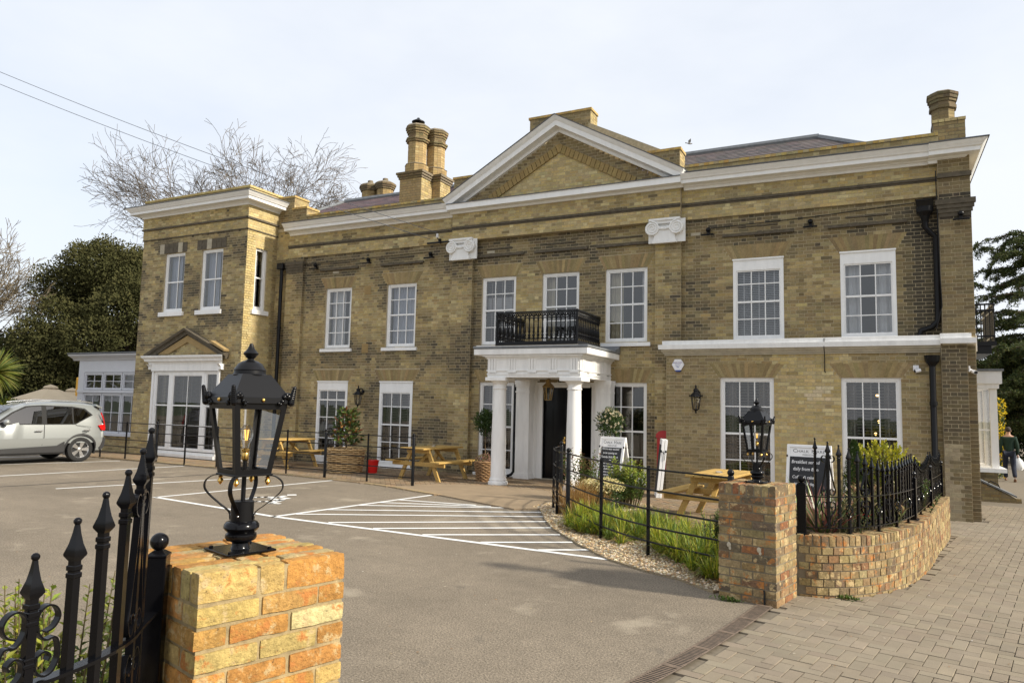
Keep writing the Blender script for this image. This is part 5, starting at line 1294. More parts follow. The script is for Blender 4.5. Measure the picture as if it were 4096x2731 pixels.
# railing on the curved wall: rails follow the wall at 0.10 m inside its face
RP = Path([CWP.at(s)[0]-Vector((CWP.at(s)[1].y, -CWP.at(s)[1].x, 0))*.11 for s in np.linspace(.02, CWP.len-.02, 90)])
items = []; ang = lambda t: math.atan2(t.y, t.x)
kinds = ['plain','scroll','plain','twist']; L = RP.len; seq = []; s = .16; i = 0
posts_s = [.03, 2.42, 4.35, L-.03]
while s < L-.1:
    if min(abs(s-q) for q in posts_s[1:]) > .07: seq.append((s, kinds[i % 4]))
    i += 1; s += .127
for s, k in seq:
    p, t = RP.at(s); base = czt(s/L*CWP.len); seg = max(q for q in posts_s if q <= s); nxt = min(q for q in posts_s if q > s); f = (s-seg)/(nxt-seg)
    if seg == posts_s[0]: top = 1.28+.27*max(0, 1-f/.45)**1.0 + .06*max(0, (f-.6)/.4)
    else: top = 1.14+.16*(2*f-1)**2+.04
    items.append((p, ang(t), top+(base-.585)*.6, k, base-.002 if k == 'twist' else base+.055, base+.36, base+.06))
rz = lambda h: (lambda i: czt(i/60*CWP.len)+h)
rp = [RP.at(L*i/60)[0] for i in range(61)]
railing('spiked_railing', 'wavy black spiked railing with scrolls and twisted bars on the curved brick wall', items, None,
        [(RP.at(s)[0], ang(RP.at(s)[1]), czt(s/L*CWP.len)-.002, czt(s/L*CWP.len)+(.47 if j else .47), .042 if j == 0 else .032, .036) for j, s in enumerate(posts_s)], [(rz(.36), rp), (rz(.06), rp)], loc=(0,-7,.5))
# foreground railing on its own low wall
FGW = [(-2.28,-14.63), (-2.155,-14.785), (-2.075,-14.875), (-2.02,-14.965), (-1.985,-15.06), (-1.965,-15.155), (-1.955,-15.27), (-1.95,-16.0), (-1.95,-17.5)]
fp = Path([v for v in spline([Vector((x, y, 0)) for x, y in FGW], 6)])
tops = [1.654, 1.592, 1.535, 1.480, 1.42, 1.345, 1.31, 1.29, 1.30, 1.34, 1.40]; items = []; s = .195
for i, zt_ in enumerate(tops):
    p, t = fp.at(s); items.append((p, ang(t), zt_, kinds[i % 4], .60 if i % 4 == 3 else .655, 1.015, .66)); s += (.105,.105,.10,.096,.115,.118,.118,.118,.118,.118,.118)[i]
fr_pts = [fp.at(1.75*i/40)[0] for i in range(41)]
railing('spiked_railing', 'black spiked railing with scrolls in front of the box shrub, beside the orange brick pier', items, None, [(fp.at(0)[0], ang(fp.at(0)[1]), .60, 1.20, .033, .031)], [(lambda i: 1.015, fr_pts), (lambda i: .66, fr_pts)], loc=(-2.0,-15,.6))
curved_wall('curved_garden_wall', 'low curved brick wall under the spiked railing beside the orange brick pier', [(x+.11*k[0], y+.11*k[1]) for (x, y), k in zip(FGW[::-1], [(1,0),(1,0),(1,0),(1,-.05),(.98,.1),(.95,.2),(.9,.4),(.85,.5),(.8,.6)])], .60, -.2, single=60)

# ------------------------------------------------------------------ estate fences
def estate(name, label, pts, balls, zs=(1.05,.80,.57,.37,.19), extra=()):
    P = [Vector((x, y, 0)) for x, y in pts]; T = thing(name, label, 'fence', P[len(P)//2], w=True); sp_ = spline(P, 8)
    for z in zs:
        m = MB(); m.tube([p+Vector((0,0,z)) for p in sp_], .0115, 8); m.build('bar', 'iron_black', T, smooth=True)
    for i, p in enumerate(P):
        t = (P[min(i+1,len(P)-1)]-P[max(i-1,0)]); a = math.atan2(t.y, t.x); m = MB()
        if i in balls: m.lathe([(.034,-.1), (.034,1.06), (.028,1.075)], (p.x,p.y,0), 14)
        else: m.box(-.007, .007, -.022, .022, -.1, 1.085); m.xf(Matrix.Translation(p) @ Matrix.Rotation(a, 4, 'Z'))
        po = m.build('post', 'iron_black', T, smooth=30)
        for z in zs: b = MB(); b.sphere((p.x+.0*t.x, p.y, z), .014, 8, 6); b.build('collar', 'iron_black', po, smooth=True)
        if i in balls: b = MB(); b.sphere((p.x,p.y,1.105), .038, 16, 10); b.build('ball', 'iron_black', po, smooth=True)
    return T
estate('estate_fence', 'curved five-bar black iron fence round the gravel bed beside the doorway', [(-5.28,-3.85), (-5.07,-4.68), (-4.72,-5.34), (-4.31,-5.87), (-3.36,-7.01), (-2.49,-7.77), (-1.42,-8.35)], (0,3,6))
estate('estate_fence', 'long five-bar black iron fence along the patio in front of the picnic tables', [(-21.9,-2.58), (-20.6,-2.62), (-19.4,-2.66), (-18.0,-2.72), (-16.74,-2.80), (-15.45,-2.86), (-14.17,-2.93), (-12.89,-3.0), (-11.6,-3.09), (-10.3,-3.17), (-8.98,-3.29)], (8,10,3))
# ------------------------------------------------------------------ picnic tables
def picnic(label, loc, rz):
    T = thing('picnic_table', label, 'picnic table', loc, rz, 'timber picnic tables outside the building')
    def plank(nm, x0, x1, y0, y1, z0, z1): 
        m = MB(); m.bbox(x0, x1, y0, y1, z0, z1, .006); return m.build(nm, 'pine', T)
    for k in range(5): plank('top_plank', -.76, .76, -.35+.142*k, -.35+.142*k+.134, .715, .755)
    for sy in (-1, 1):
        for k in range(2): y = sy*(.60+.142*k); plank('seat_plank', -.76, .76, y-.066, y+.066, .425, .462)
    for x in (-.52, .52):
        m = MB(); m.bbox(x-.022, x+.022, -.78, .78, .33, .424, .004); m.build('seat_bearer', 'pine', T)
        m = MB(); m.bbox(x-.022, x+.022, -.34, .34, .625, .714, .004); m.build('top_bearer', 'pine', T)
        for sy in (-1, 1):
            m = MB(); e = .046; m.prism([(sy*.58-.05,0), (sy*.58+.05,0), (sy*.24+.05,.714), (sy*.24-.05,.714)], x+.024, x+.024+e, 'x'); m.build('leg', 'pine', T)
    for sx in (-1, 1):
        m = MB(); m.tube([(sx*.48,0,.38), (sx*.06,0,.71)], 0, flat=(.07,.04,(0,1,0))); m.build('brace', 'pine', T)
    return T
pt = picnic('timber picnic table beside the tall wicker planter and the iron fence end', (-9.50,-1.73,.018), rad(84))
picnic('timber picnic table between the bay wing and the wicker planter', (-14.36,-1.52,.018), rad(88))
picnic('timber picnic table behind the lime green grasses near the brown brick pier', (-2.28,-4.28,.018), rad(84))
as_ = MB(); as_.lathe([(.055,0), (.06,.02), (.05,.025), (.048,.008)], seg=16)
o = as_.build('ashtray', 'alloy', smooth=True); tag(o, 'small metal ashtray on the picnic table near the brown brick pier', 'ashtray'); o.location = (-2.3,-4.4,.773)
o2 = o.copy(); COL.objects.link(o2); o2.location = (-9.5,-1.7,.773); o2['label'] = 'small metal ashtray on the picnic table beside the wicker planter'

# ------------------------------------------------------------------ leaves
class Leaves:
    """many small leaf faces in one mesh"""
    def __init__(s): s.v = []; s.f = []; s.c = []
    def leaf(s, p, d, n, L, W, col, bend=.15, seg=1):
        p, d, n = Vector(p), Vector(d).normalized(), Vector(n); sd = d.cross(n)
        if sd.length < 1e-3: sd = d.orthogonal()
        sd.normalize(); n = sd.cross(d); o = len(s.v)
        if seg == 1:
            s.v += [p, p+d*L*.5+sd*W/2+n*bend*L*.3, p+d*L-n*bend*L*.3, p+d*L*.5-sd*W/2+n*bend*L*.3]; s.f.append((o,o+1,o+2,o+3)); s.c += [col]*4
        else:
            q = p.copy(); dd = d.copy()
            for i in range(seg+1):
                t = i/seg; w_ = W*(1-t)**.7/2+.0005 if i else W*.35; s.v += [q+sd*w_, q-sd*w_]; s.c += [tuple(c*(1-.12*(1-t)) for c in col)]*2
                if i: k = o+2*i; s.f.append((k-2,k-1,k+1,k))
                q = q+dd*L/seg; dd = (dd+Vector((0,0,-bend))*(.6+t)).normalized()
    def build(s, name, mat, parent=None, kind=None, label=None, loc=None):
        m = MB(); m.v = [tuple(p) for p in s.v]; m.f = s.f; m.c = s.c; return m.build(name, mat, parent, colors=True, kind=kind, label=label, loc=loc)
def rdir(rnd=random, zb=0):
    while True:
        v = Vector((rnd.uniform(-1,1), rnd.uniform(-1,1), rnd.uniform(-1,1)))
        if .05 < v.length < 1: v = v.normalized(); v.z += zb; return v.normalized()
def bush(L, c, r, n, cols, size=(.05,.025), flat=.0, top=None, rnd=random, shell=.55, up=.3, jv=.2):
    """n leaf faces through an uneven ellipsoid (vectorised)"""
    g = np.random.default_rng(rnd.randrange(1 << 30)); c = np.array(tuple(c), float); r = np.array(tuple(r), float)
    def unit(k): v = g.normal(size=(k, 3)); return v/np.linalg.norm(v, axis=1)[:, None]
    d = unit(n); k = shell+(1-shell)*g.random(n)**.7
    ph = c.sum(); bl = 1+.14*np.sin(d[:,0]*5.1+ph)*np.cos(d[:,1]*4.3+ph*1.7)+.10*np.sin(d[:,2]*7+d[:,0]*6+ph*2.3)
    p = c+d*r*(k*bl)[:, None]; ci = np.array(cols, float)[g.integers(0, len(cols), n)]
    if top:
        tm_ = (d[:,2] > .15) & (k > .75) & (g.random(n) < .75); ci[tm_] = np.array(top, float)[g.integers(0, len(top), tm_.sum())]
    ci = np.clip(ci*(1+g.uniform(-jv,jv,(n,1))), 0, 1)
    ld = d*.7+unit(n)*.8; ld[:,2] += up; ld /= np.linalg.norm(ld, axis=1)[:, None]; nr = d+unit(n)*.7
    sd_ = np.cross(ld, nr); sd_ /= (np.linalg.norm(sd_, axis=1)+1e-9)[:, None]; nr = np.cross(sd_, ld)
    ll = size[0]*g.uniform(.7,1.3,(n,1)); ww = size[1]*g.uniform(.7,1.3,(n,1))
    q = np.stack([p, p+ld*ll*.5+sd_*ww/2+nr*ll*.045, p+ld*ll-nr*ll*.045, p+ld*ll*.5-sd_*ww/2+nr*ll*.045], 1).reshape(-1, 3); o = len(L.v)
    L.v.extend(map(tuple, q.tolist())); L.f.extend((o+4*i, o+4*i+1, o+4*i+2, o+4*i+3) for i in range(n)); L.c.extend(map(tuple, np.repeat(ci, 4, 0).tolist()))
def twigs(m, c, r, n, col=(.07,.05,.03), rad_=.008):
    c = Vector(c)
    for _ in range(n):
        d = rdir(random, .6); m.tube([c, c+Vector((d.x*r[0]*.5, d.y*r[1]*.5, abs(d.z)*r[2]*.6)), c+Vector((d.x*r[0]*.85, d.y*r[1]*.85, abs(d.z)*r[2]))], [rad_, rad_*.7, rad_*.4], 5, col)
def shrub(name, label, cat, loc, parts, group=None, stem=None):
    """parts: list of bush() argument tuples in local coordinates"""
    T = thing(name, label, cat, loc, group=group)
    L = Leaves()
    for a, k in parts: bush(L, *a, **k)
    L.build('foliage', 'leaf', T)
    if stem: m = MB(); twigs(m, *stem); m.build('stems', 'bark', T, colors=True)
    return T
G_DARK = [(.03,.06,.014), (.04,.075,.018), (.05,.085,.02)]; G_MID = [(.06,.11,.02), (.08,.13,.025), (.10,.15,.03)]; G_LIME = [(.20,.27,.03), (.26,.31,.035), (.17,.24,.03)]; G_GOLD = [(.36,.34,.02), (.42,.38,.03), (.30,.31,.03)]

# ------------------------------------------------------------------ wicker planters
def wicker(T, r0, r1, h, mat='wicker', rowsn=14, handles=True):
    m = MB(); m.lathe([(r0-.03,0), (r1-.03,h-.02), (r1-.04,h-.02), (r1-.05,h-.08), (.01,h-.08)], seg=24); body = m.build('liner', 'soil', T)
    ns = 20
    for r in range(rowsn):
        z = h*(r+.5)/rowsn; R_ = r0+(r1-r0)*z/h; w_ = MB()
        kk = np.linspace(0, ns, ns*4+1); pts = [((R_+.017*math.cos(PI*k+PI*r))*math.cos(2*PI*k/ns), (R_+.017*math.cos(PI*k+PI*r))*math.sin(2*PI*k/ns), z+.003*math.sin(k*1.3+r)) for k in kk]
        w_.tube(pts, h/rowsn*random.uniform(.40,.46), 6, cap=False); w_.build('wicker_strand', mat, T, smooth=True)
    w_ = MB()
    for q in range(2):
        pts = [((r1+.008*math.cos(k*1.57+q*PI))*math.cos(2*PI*k/40), (r1+.008*math.cos(k*1.57+q*PI))*math.sin(2*PI*k/40), h-.01+.012*math.sin(k*1.57+q*PI)) for k in range(41)]; w_.tube(pts, .014, 6, cap=False)
    w_.build('rim', mat, T, smooth=True)
    st = MB()
    for k in range(ns): a = 2*PI*(k+.5)/ns; st.tube([(r0*math.cos(a)*1.0, r0*math.sin(a), .01), (r1*math.cos(a), r1*math.sin(a), h-.01)], .007, 5)
    st.build('stakes', mat, T, kind='stuff')
    if handles:
        for a in (rad(-40), rad(140)):
            c = Vector((r1*math.cos(a), r1*math.sin(a), h)); t = Vector((-math.sin(a), math.cos(a), 0)); hm_ = MB(); hm_.tube([c+t*.09*math.cos(x)+Vector((0,0,.07*math.sin(x)-.01)) for x in np.linspace(0, PI, 9)], .013, 6); hm_.build('handle', mat, T, smooth=True)
    so = MB(); so.lathe([(r1-.04,h-.079), (.005,h-.06)], seg=20); so.build('soil', 'soil', T)
WP = thing('wicker_planter', 'big pale wicker basket planter by the iron fence post', 'planter', (-12.1,-1.75,.018)); wicker(WP, .40, .48, .60, rowsn=13)
SH = thing('potted_shrub', 'tall glossy shrub with coppery new leaves growing in the big wicker basket', 'shrub', (-12.1,-1.75,.55))
Lf = Leaves(); rn = random.Random(3); stm = MB(); stm.tube([(0,0,-.05), (.01,0,.3), (.0,.02,.75), (.02,0,1.02)], [.02,.018,.012,.006], 6, (.1,.07,.04))
for k in range(46):
    z = .08+.92*(k/46); a = k*2.4; R_ = .36*(1-.62*(z/1.05))+.05; d = Vector((math.cos(a), math.sin(a), .45)); tip = Vector((0,0,z))+d*R_
    stm.tube([(0,0,z*.95), Vector((0,0,z))+d*R_*.6, tip], [.007,.005,.003], 4, (.11,.07,.035))
    for j in range(14):
        t = .3+.7*j/13; p = Vector((0,0,z*.97)).lerp(tip, t); col = rn.choice(G_DARK+G_MID) if rn.random() < .72 else rn.choice([(.22,.09,.03), (.26,.13,.04), (.17,.06,.03)])
        Lf.leaf(p, d+rdir(rn)*1.1+Vector((0,0,.3)), rdir(rn, 1.2), .14*rn.uniform(.7,1.2), .06, jit(col, .2, rn))
Lf.build('foliage', 'leaf_gloss', SH); stm.build('stems', 'bark', SH, colors=True)
bk = MB(); bk.lathe([(.12,0), (.16,.30), (.168,.30), (.168,.318), (.155,.318), (.15,.30), (.115,.02), (.005,.02)], seg=24); o = bk.build('bucket', 'red_plastic', smooth=30); o.location = (-11.5,-1.42,.018); tag(o, 'small red plastic bucket beside the big wicker basket', 'bucket')
def standard_tree(lab_b, lab_t, loc, flowers, hcrown=1.28, rc=.27):
    B = thing('wicker_planter', lab_b, 'planter', loc); wicker(B, .17, .23, .46, 'wicker_dark' if not flowers else 'wicker', rowsn=12, handles=False)
    T = thing('standard_tree', lab_t, 'potted tree', (loc[0], loc[1], loc[2]+.40))
    s_ = MB(); s_.tube([(0,0,0), (.008,0,.3), (-.004,.006,.62), (0,0,hcrown-.35)], [.014,.012,.011,.010], 7, (.17,.12,.07))
    for k in range(10): d = rdir(random, .7); s_.tube([(0,0,hcrown-.42), Vector((0,0,hcrown-.4))+d*rc*.6], [.007,.003], 5, (.14,.1,.06))
    s_.build('trunk', 'bark', T, colors=True)
    L = Leaves(); bush(L, (0,0,hcrown-.38), (rc,rc,rc*1.12), 2100, G_DARK+[(.05,.09,.02)], (.05,.026), shell=.35)
    for k in range(50): d = rdir(); p = Vector((0,0,hcrown-.38))+d*rc*1.08; L.leaf(p, d+Vector((0,0,.4)), rdir(), .1, .03, jit((.06,.1,.02), .2))
    L.build('crown', 'leaf', T)
    if flowers:
        F = Leaves(); rn = random.Random(8)
        for k in range(95):
            d = rdir(rn, .35); 
            c = Vector((0,0,hcrown-.38))+Vector((d.x*rc, d.y*rc, d.z*rc*1.12))*1.0
            for j in range(14): e = rdir(rn); F.leaf(c+e*.012, e+d*.6, d, .022, .016, jit((.74,.68,.50) if rn.random() < .7 else (.70,.58,.36), .1, rn))
        F.build('blossom', 'leaf', T)
    else:
        H = Leaves(); bush(H, (0,0,.08), (.19,.19,.13), 520, [(.30,.17,.12), (.24,.13,.09), (.10,.12,.03), (.36,.22,.16)], (.045,.03), shell=.6); H.build('underplanting', 'leaf', T)
standard_tree('small dark wicker basket planter left of the white portico column', 'clipped lollipop tree with dark leaves in the small wicker basket', (-8.27,-1.38,.018), False, 1.34, .26)
standard_tree('wicker basket planter behind the tall chalkboard sign', 'clipped lollipop tree full of cream blossom behind the chalkboard sign', (-5.30,-1.05,.018), True, 1.42, .28)

# ------------------------------------------------------------------ A-board signs with lettering
def text_mesh(s, size, mat, parent, mtx, sx=1, shear=0, align='LEFT', name='lettering', bold=0, space=1.0):
    cu = bpy.data.curves.new('lettering', 'FONT'); cu.body = s; cu.size = size; cu.align_x = align; cu.shear = shear; cu.extrude = .0006; cu.offset = bold; cu.space_character = space; cu.resolution_u = 2
    o = bpy.data.objects.new('tmp', cu); me = bpy.data.meshes.new_from_object(o); bpy.data.objects.remove(o)
    me.transform(mtx @ Matrix.Diagonal((sx,1,1,1))); me.materials.clear(); me.materials.append(M[mat]); me.name = name
    return link(me, name, parent)
def aboard(label, loc, rz, H_, W_, spread, lines, head=True, zboard=0):
    T = thing('chalkboard_sign', label, 'sign', loc, rz); an = math.atan2(spread, H_)
    for side in (-1, 1):
        mt = Matrix.Translation((0, side*spread, 0)) @ Matrix.Rotation(side*an, 4, 'X')          # leans to the middle
        f = MB(); w2 = W_/2; fy0, fy1 = (-.02,.018)
        for x0, x1, z0, z1 in ((-w2,-w2+.055,0,H_), (w2-.055,w2,0,H_), (-w2+.055,w2-.055,H_-.055,H_), (-w2+.055,w2-.055,.10,.155)): f.bbox(x0, x1, fy0, fy1, z0, z1, .004)
        fo = f.xf(mt).build('frame', 'white_paint', T)
        b = MB(); b.box(-w2+.055, w2-.055, -.004, .006, .155, H_-.055); b.xf(mt).build('back_board', 'white_paint', fo)
        if side == -1:
            zt = H_-.055-(.17 if head else 0); c = MB(); c.box(-w2+.06, w2-.06, -.010, -.004, .16, zt); cbo = c.xf(mt).build('chalkboard', 'chalkboard', fo)
            fm = mt @ Matrix.Translation((0,-.0105,0)) @ Matrix.Rotation(PI/2, 4, 'X')
            hm_ = mt @ Matrix.Translation((0,-.0048,0)) @ Matrix.Rotation(PI/2, 4, 'X')
            if head:
                zc = H_-.145
                for s, x, sz in (('C',-.228,.098), ('HALK',-.166,.072), ('H',.035,.098), ('ARE',.106,.072)): text_mesh(s, sz, 'print_grey', fo, hm_ @ Matrix.Translation((x*W_/.62,zc,0)), .92*W_/.62)
                text_mesh('FREEHOUSE', .042, 'print_grey', fo, hm_ @ Matrix.Translation((0,zc-.055,0)), 1.0, align='CENTER')
            for s, x, z, sz in lines: text_mesh(s, sz, 'chalk', cbo, fm @ Matrix.Translation((x,z,0)), .84, .12, bold=.0009)
    for s_ in (-1, 1):
        b = MB(); zz = H_*.80; sp = spread*(1-zz/H_)+.02; b.tube([(s_*(W_/2-.01),-sp,zz), (s_*(W_/2-.01),0,zz-.02), (s_*(W_/2-.01),sp,zz)], .006, 5); b.bbox(s_*(W_/2-.01)-.012, s_*(W_/2-.01)+.012, -sp-.015, -sp+.015, zz-.02, zz+.02, .003); b.bbox(s_*(W_/2-.01)-.012, s_*(W_/2-.01)+.012, sp-.015, sp+.015, zz-.02, zz+.02, .003); b.build('hinge_stay', 'black_satin', T)
    return T
LN1 = [("We're very excited", -.235, .90, .064), ('to be opening on', -.20, .815, .06), ('Tuesday 26th March', -.235, .73, .06), ('~', -.03, .655, .11),
       ('Join our mailing list by', -.24, .60, .05), ('heading to our website', -.235, .54, .05), ('www.chalkhare.co.uk', -.235, .48, .05), ('to receive news about', -.24, .42, .05), ('our menus and', -.235, .36, .05), ('events (and get', -.22, .30, .05), ('an update', -.23, .245, .05), ('every now and then)', -.235, .19, .05)]
aboard('tall white framed chalkboard sign covered in handwriting, behind the gravel bed', (-5.05,-1.55,.018), rad(-14), 1.18, .62, .27, LN1)
LN2 = [('Breakfast served', -.30, .83, .088), ('daily from 8am', -.27, .70, .088), ('Coffee & cakes', -.28, .55, .08), ('served all day', -.25, .43, .08)]
aboard('white framed chalkboard sign about breakfast behind the curved wall planting', (-1.16,-1.72,.018), rad(-7), 1.18, .78, .26, LN2)
SB = thing('folded_sign', 'white folded sign board standing edge-on by the wing of the building', 'sign', (-4.03,-1.75,.018), rad(19))
for s_ in (-1, 1):
    mt = Matrix.Translation((s_*.03,0,0)) @ Matrix.Rotation(rad(6), 4, 'Y'); m = MB(); m.bbox(-.026, .026, -.30, .30, 0, 1.16, .004); m.xf(mt).build('board', 'white_paint', SB)
m = MB(); m.bbox(-.062, -.058, -.26, .26, .1, 1.05, .001); m.bbox(.058, .062, -.26, .26, .1, 1.05, .001); m.xf(Matrix.Rotation(rad(6), 4, 'Y')).build('chalkboard', 'chalkboard', SB)
m = MB(); m.tube([(.05,-.31,.93), (.12,-.315,.86), (.1,-.31,.74)], .005, 5); m.bbox(.02, .06, -.315, -.3, .9, .95, .003); m.bbox(.12, .15, -.315, -.3, .9, .94, .003); m.build('hinge_stay', 'black_satin', SB)
# red post box on the wall
RB_ = thing('post_box', 'red wall letter box with curved hood beside the wing of the building', 'letter box', (-4.34,-.01,.86))
m = MB(); pr = [(-.16,-.45), (.16,-.45), (.16,.32)]+[(.16*math.cos(a), .32+.1*math.sin(a)) for a in np.linspace(0, PI, 12)]+[(-.16,.32)]; m.prism(pr, -.12, .0, 'y'); bx_ = m.build('body', 'red_paint', RB_)
m = MB(); m.prism([(-.18,.28), (.18,.28)]+[(.18*math.cos(a), .32+.125*math.sin(a)) for a in np.linspace(0, PI, 12)], -.15, -.121, 'y'); m.build('hood', 'red_paint', RB_)
m = MB(); m.box(-.11, .11, -.135, -.121, .12, .2); m.build('slot', 'red_plastic', RB_); m = MB(); m.box(-.11, .11, -.126, -.121, -.36, .0); m.build('door', 'red_paint', RB_)

# ------------------------------------------------------------------ wall lanterns, hanging lantern
def lantern(T, mat, s=1, bottom=True):
    zb, zt, hb, ht = 0, .26*s, .065*s, .105*s; f = MB()
    n = 6
    def P(k, z): t = (z-zb)/(zt-zb); r = hb+(ht-hb)*t; a = 2*PI*k/n+PI/6; return Vector((r*math.cos(a), r*math.sin(a), z))
    for k in range(n): f.tube([P(k,zb), P(k,zt)], .008*s, 5)
    for z in (zb, zt): f.tube([P(k,z) for k in range(n+1)], .009*s, 5)
    fr = f.build('frame', mat, T)
    for k in range(n): p = MB(); p.add([P(k,zb)*.985, P(k+1,zb)*.985, P(k+1,zt)*.985, P(k,zt)*.985], [(0,1,2,3)]); p.build('pane', 'lamp_glass', fr)
    m = MB(); m.lathe([(ht*1.3,zt), (ht*1.25,zt+.015*s), (ht*.5,zt+.09*s), (ht*.45,zt+.11*s), (ht*.55,zt+.125*s), (ht*.5,zt+.15*s), (ht*.2,zt+.17*s), (ht*.14,zt+.185*s), (ht*.22,zt+.205*s), (.002,zt+.25*s)], seg=6 if mat == 'black_satin' else 4, rot=PI/6 if mat == 'black_satin' else PI/4); m.build('roof', mat, T)
    if bottom: m = MB(); m.lathe([(hb,-.004), (hb*.4,-.03*s), (hb*.2,-.05*s), (hb*.35,-.07*s), (.002,-.09*s)], seg=10); m.build('bottom_finial', mat, T, smooth=True)
    m = MB(); m.lathe([(.012,.0), (.012,.07*s), (.02,.1*s), (.022,.13*s), (.004,.16*s)], seg=10); m.build('bulb', 'bulb_glass', T, smooth=True)
    return fr
for lab, loc in (('black six-sided wall lantern left of the ground floor window of the right wing', (-3.52,-.58,1.80)), ('black six-sided wall lantern between the tall white windows above the picnic tables', (-13.02,-.22,1.74))):
    T = thing('wall_lantern', lab, 'lantern', loc, group='lanterns on the front wall'); lantern(T, 'black_satin', 1.05)
    for k in range(6):
        a = 2*PI*k/6+PI/6; m = MB()
        for j in range(4): m.sphere((.142*math.cos(a), .142*math.sin(a), .275+.017*j), .012-.002*j, 6, 5)
        m.build('corner_leaf', 'black_gloss', T)
    back = .58-.35 if loc[0] > -5 else .22
    m = MB(); m.tube(spline([Vector((0,.02,.40)), Vector((0,.1,.44)), Vector((0,back-.03,.42)), Vector((0,back-.01,.36))], 5), .014, 7); m.lathe([(.05,0), (.05,.02), (.02,.03)], (0,0,0), 12); m.xf(Matrix.Translation((0,back,.36)) @ Matrix.Rotation(PI/2, 4, 'X'), len(m.v)-36); m.build('bracket', 'black_satin', T, smooth=True)
HL = thing('hanging_lantern', 'antique brass lantern hanging from the portico ceiling', 'lantern', (-6.86,-.95,1.94)); lantern(HL, 'antique_brass', 1.15, False)
m = MB(); m.tube([(0,0,.57), (0,0,.53)], .006, 5); m.tube([(.0,0,.55), (.06,.02,.45), (.16,.03,.40), (.17,.02,.43)], .004, 5); m.build('chain', 'antique_brass', HL)
# pendant bulbs glowing inside the dining rooms
for x, z, w_ in ((.0,2.18,'highest'), (.02,1.62,'large middle'), (-.05,1.36,'lowest'), (-2.28,1.72,'single')):
    b = MB(); b.sphere((x,.9,z), .03, 10, 8); o = b.build('pendant_bulb', 'warm_bulb', smooth=True); tag(o, ('%s glowing bulb behind the slatted blind of the window nearest the street corner' % w_) if x > -1 else 'single glowing bulb behind the slatted blind of the window beside the wall lantern', 'bulb', 'bulbs inside the dining room')
# ------------------------------------------------------------------ alarm box, cameras, floodlights
AL = thing('alarm_box', 'white hexagonal alarm box with blue base on the right wing wall', 'alarm box', (-3.955,-.36,2.78))
hexp = [(.135,0), (.068,.12), (-.068,.12), (-.135,0), (-.068,-.12), (.068,-.12)]
m = MB(); m.prism(hexp, -.055, -.004, 'y'); cov = m.build('cover', 'white_plastic', AL); m = MB(); m.prism([(-.068,-.121), (-.045,-.155), (.045,-.155), (.068,-.121)], -.054, -.004, 'y'); m.build('strobe', 'print_blue', AL)
tm_ = Matrix.Translation((0,-.0555,0)) @ Matrix.Rotation(PI/2, 4, 'X')
for s, z, sz, mt in (('BARLOWS.', .03, .042, 'print_purple'), ('Fire & Security', .003, .021, 'print_blue'), ('0330 311', -.035, .028, 'print_blue'), ('0000', -.068, .028, 'print_blue')): text_mesh(s, sz, mt, cov, tm_ @ Matrix.Translation((0,z,0)), 1, align='CENTER', bold=.0005)
def cctv(label, loc, rz):
    T = thing('security_camera', label, 'camera', loc, rz, 'white security cameras'); m = MB(); m.bbox(-.05, .05, -.03, 0, -.05, .06, .006); m.build('mount_box', 'white_plastic', T)
    m = MB(); m.tube([(0,-.03,0), (0,-.07,-.02)], .015, 8); m.build('arm', 'white_plastic', T, smooth=True)
    m = MB(); m.tube([(.07,-.09,-.04), (-.02,-.12,-.06)], .036, 14); b = m.build('body', 'white_plastic', T, smooth=30); m = MB(); m.tube([(-.02,-.12,-.06), (-.03,-.123,-.062)], .03, 14); m.build('lens', 'rubber', b, smooth=30)
cctv('white security camera on the wing wall beside the black downpipe', (.68,-.36,2.68), 0); cctv('white security camera on the light side of the bay wing', (-16.585,-.55,2.75), PI/2); cctv('white security camera on the street corner pier', (1.545,-.32,2.66), PI/2)
FL = [(-14.95,5.80,0,'first from the bay wing'), (-12.98,5.83,0,'between the two upper windows near the bay wing'), (-10.85,5.83,0,'beside the insulator under the frieze'), (-3.35,5.80,0,'beside the right hand ionic capital'), (-1.2,5.78,0,'between the two upper windows of the right wing'), (1.52,5.63,-.2,'on the street corner pier')]
for x, z, y, w_ in FL:
    T = thing('floodlight', 'small black floodlight under the frieze, '+w_, 'floodlight', (x, y-.03, z), group='floodlights on the front wall')
    m = MB(); m.sphere((0,-.05,.06), .055, 12, 8); m.build('sensor', 'black_satin', T, smooth=True); m = MB(); m.bbox(-.14, .14, -.19, -.05, -.06, -.02, .012); m.xf(Matrix.Rotation(rad(12), 4, 'X')); hd_ = m.build('head', 'black_satin', T); m = MB(); m.box(-.12, .12, -.175, -.065, -.062, -.0605); m.xf(Matrix.Rotation(rad(12), 4, 'X')); m.build('lens', 'alloy', hd_)
    m = MB(); m.box(-.03, .03, -.06, .03, -.02, .05); m.build('bracket', 'black_satin', T)

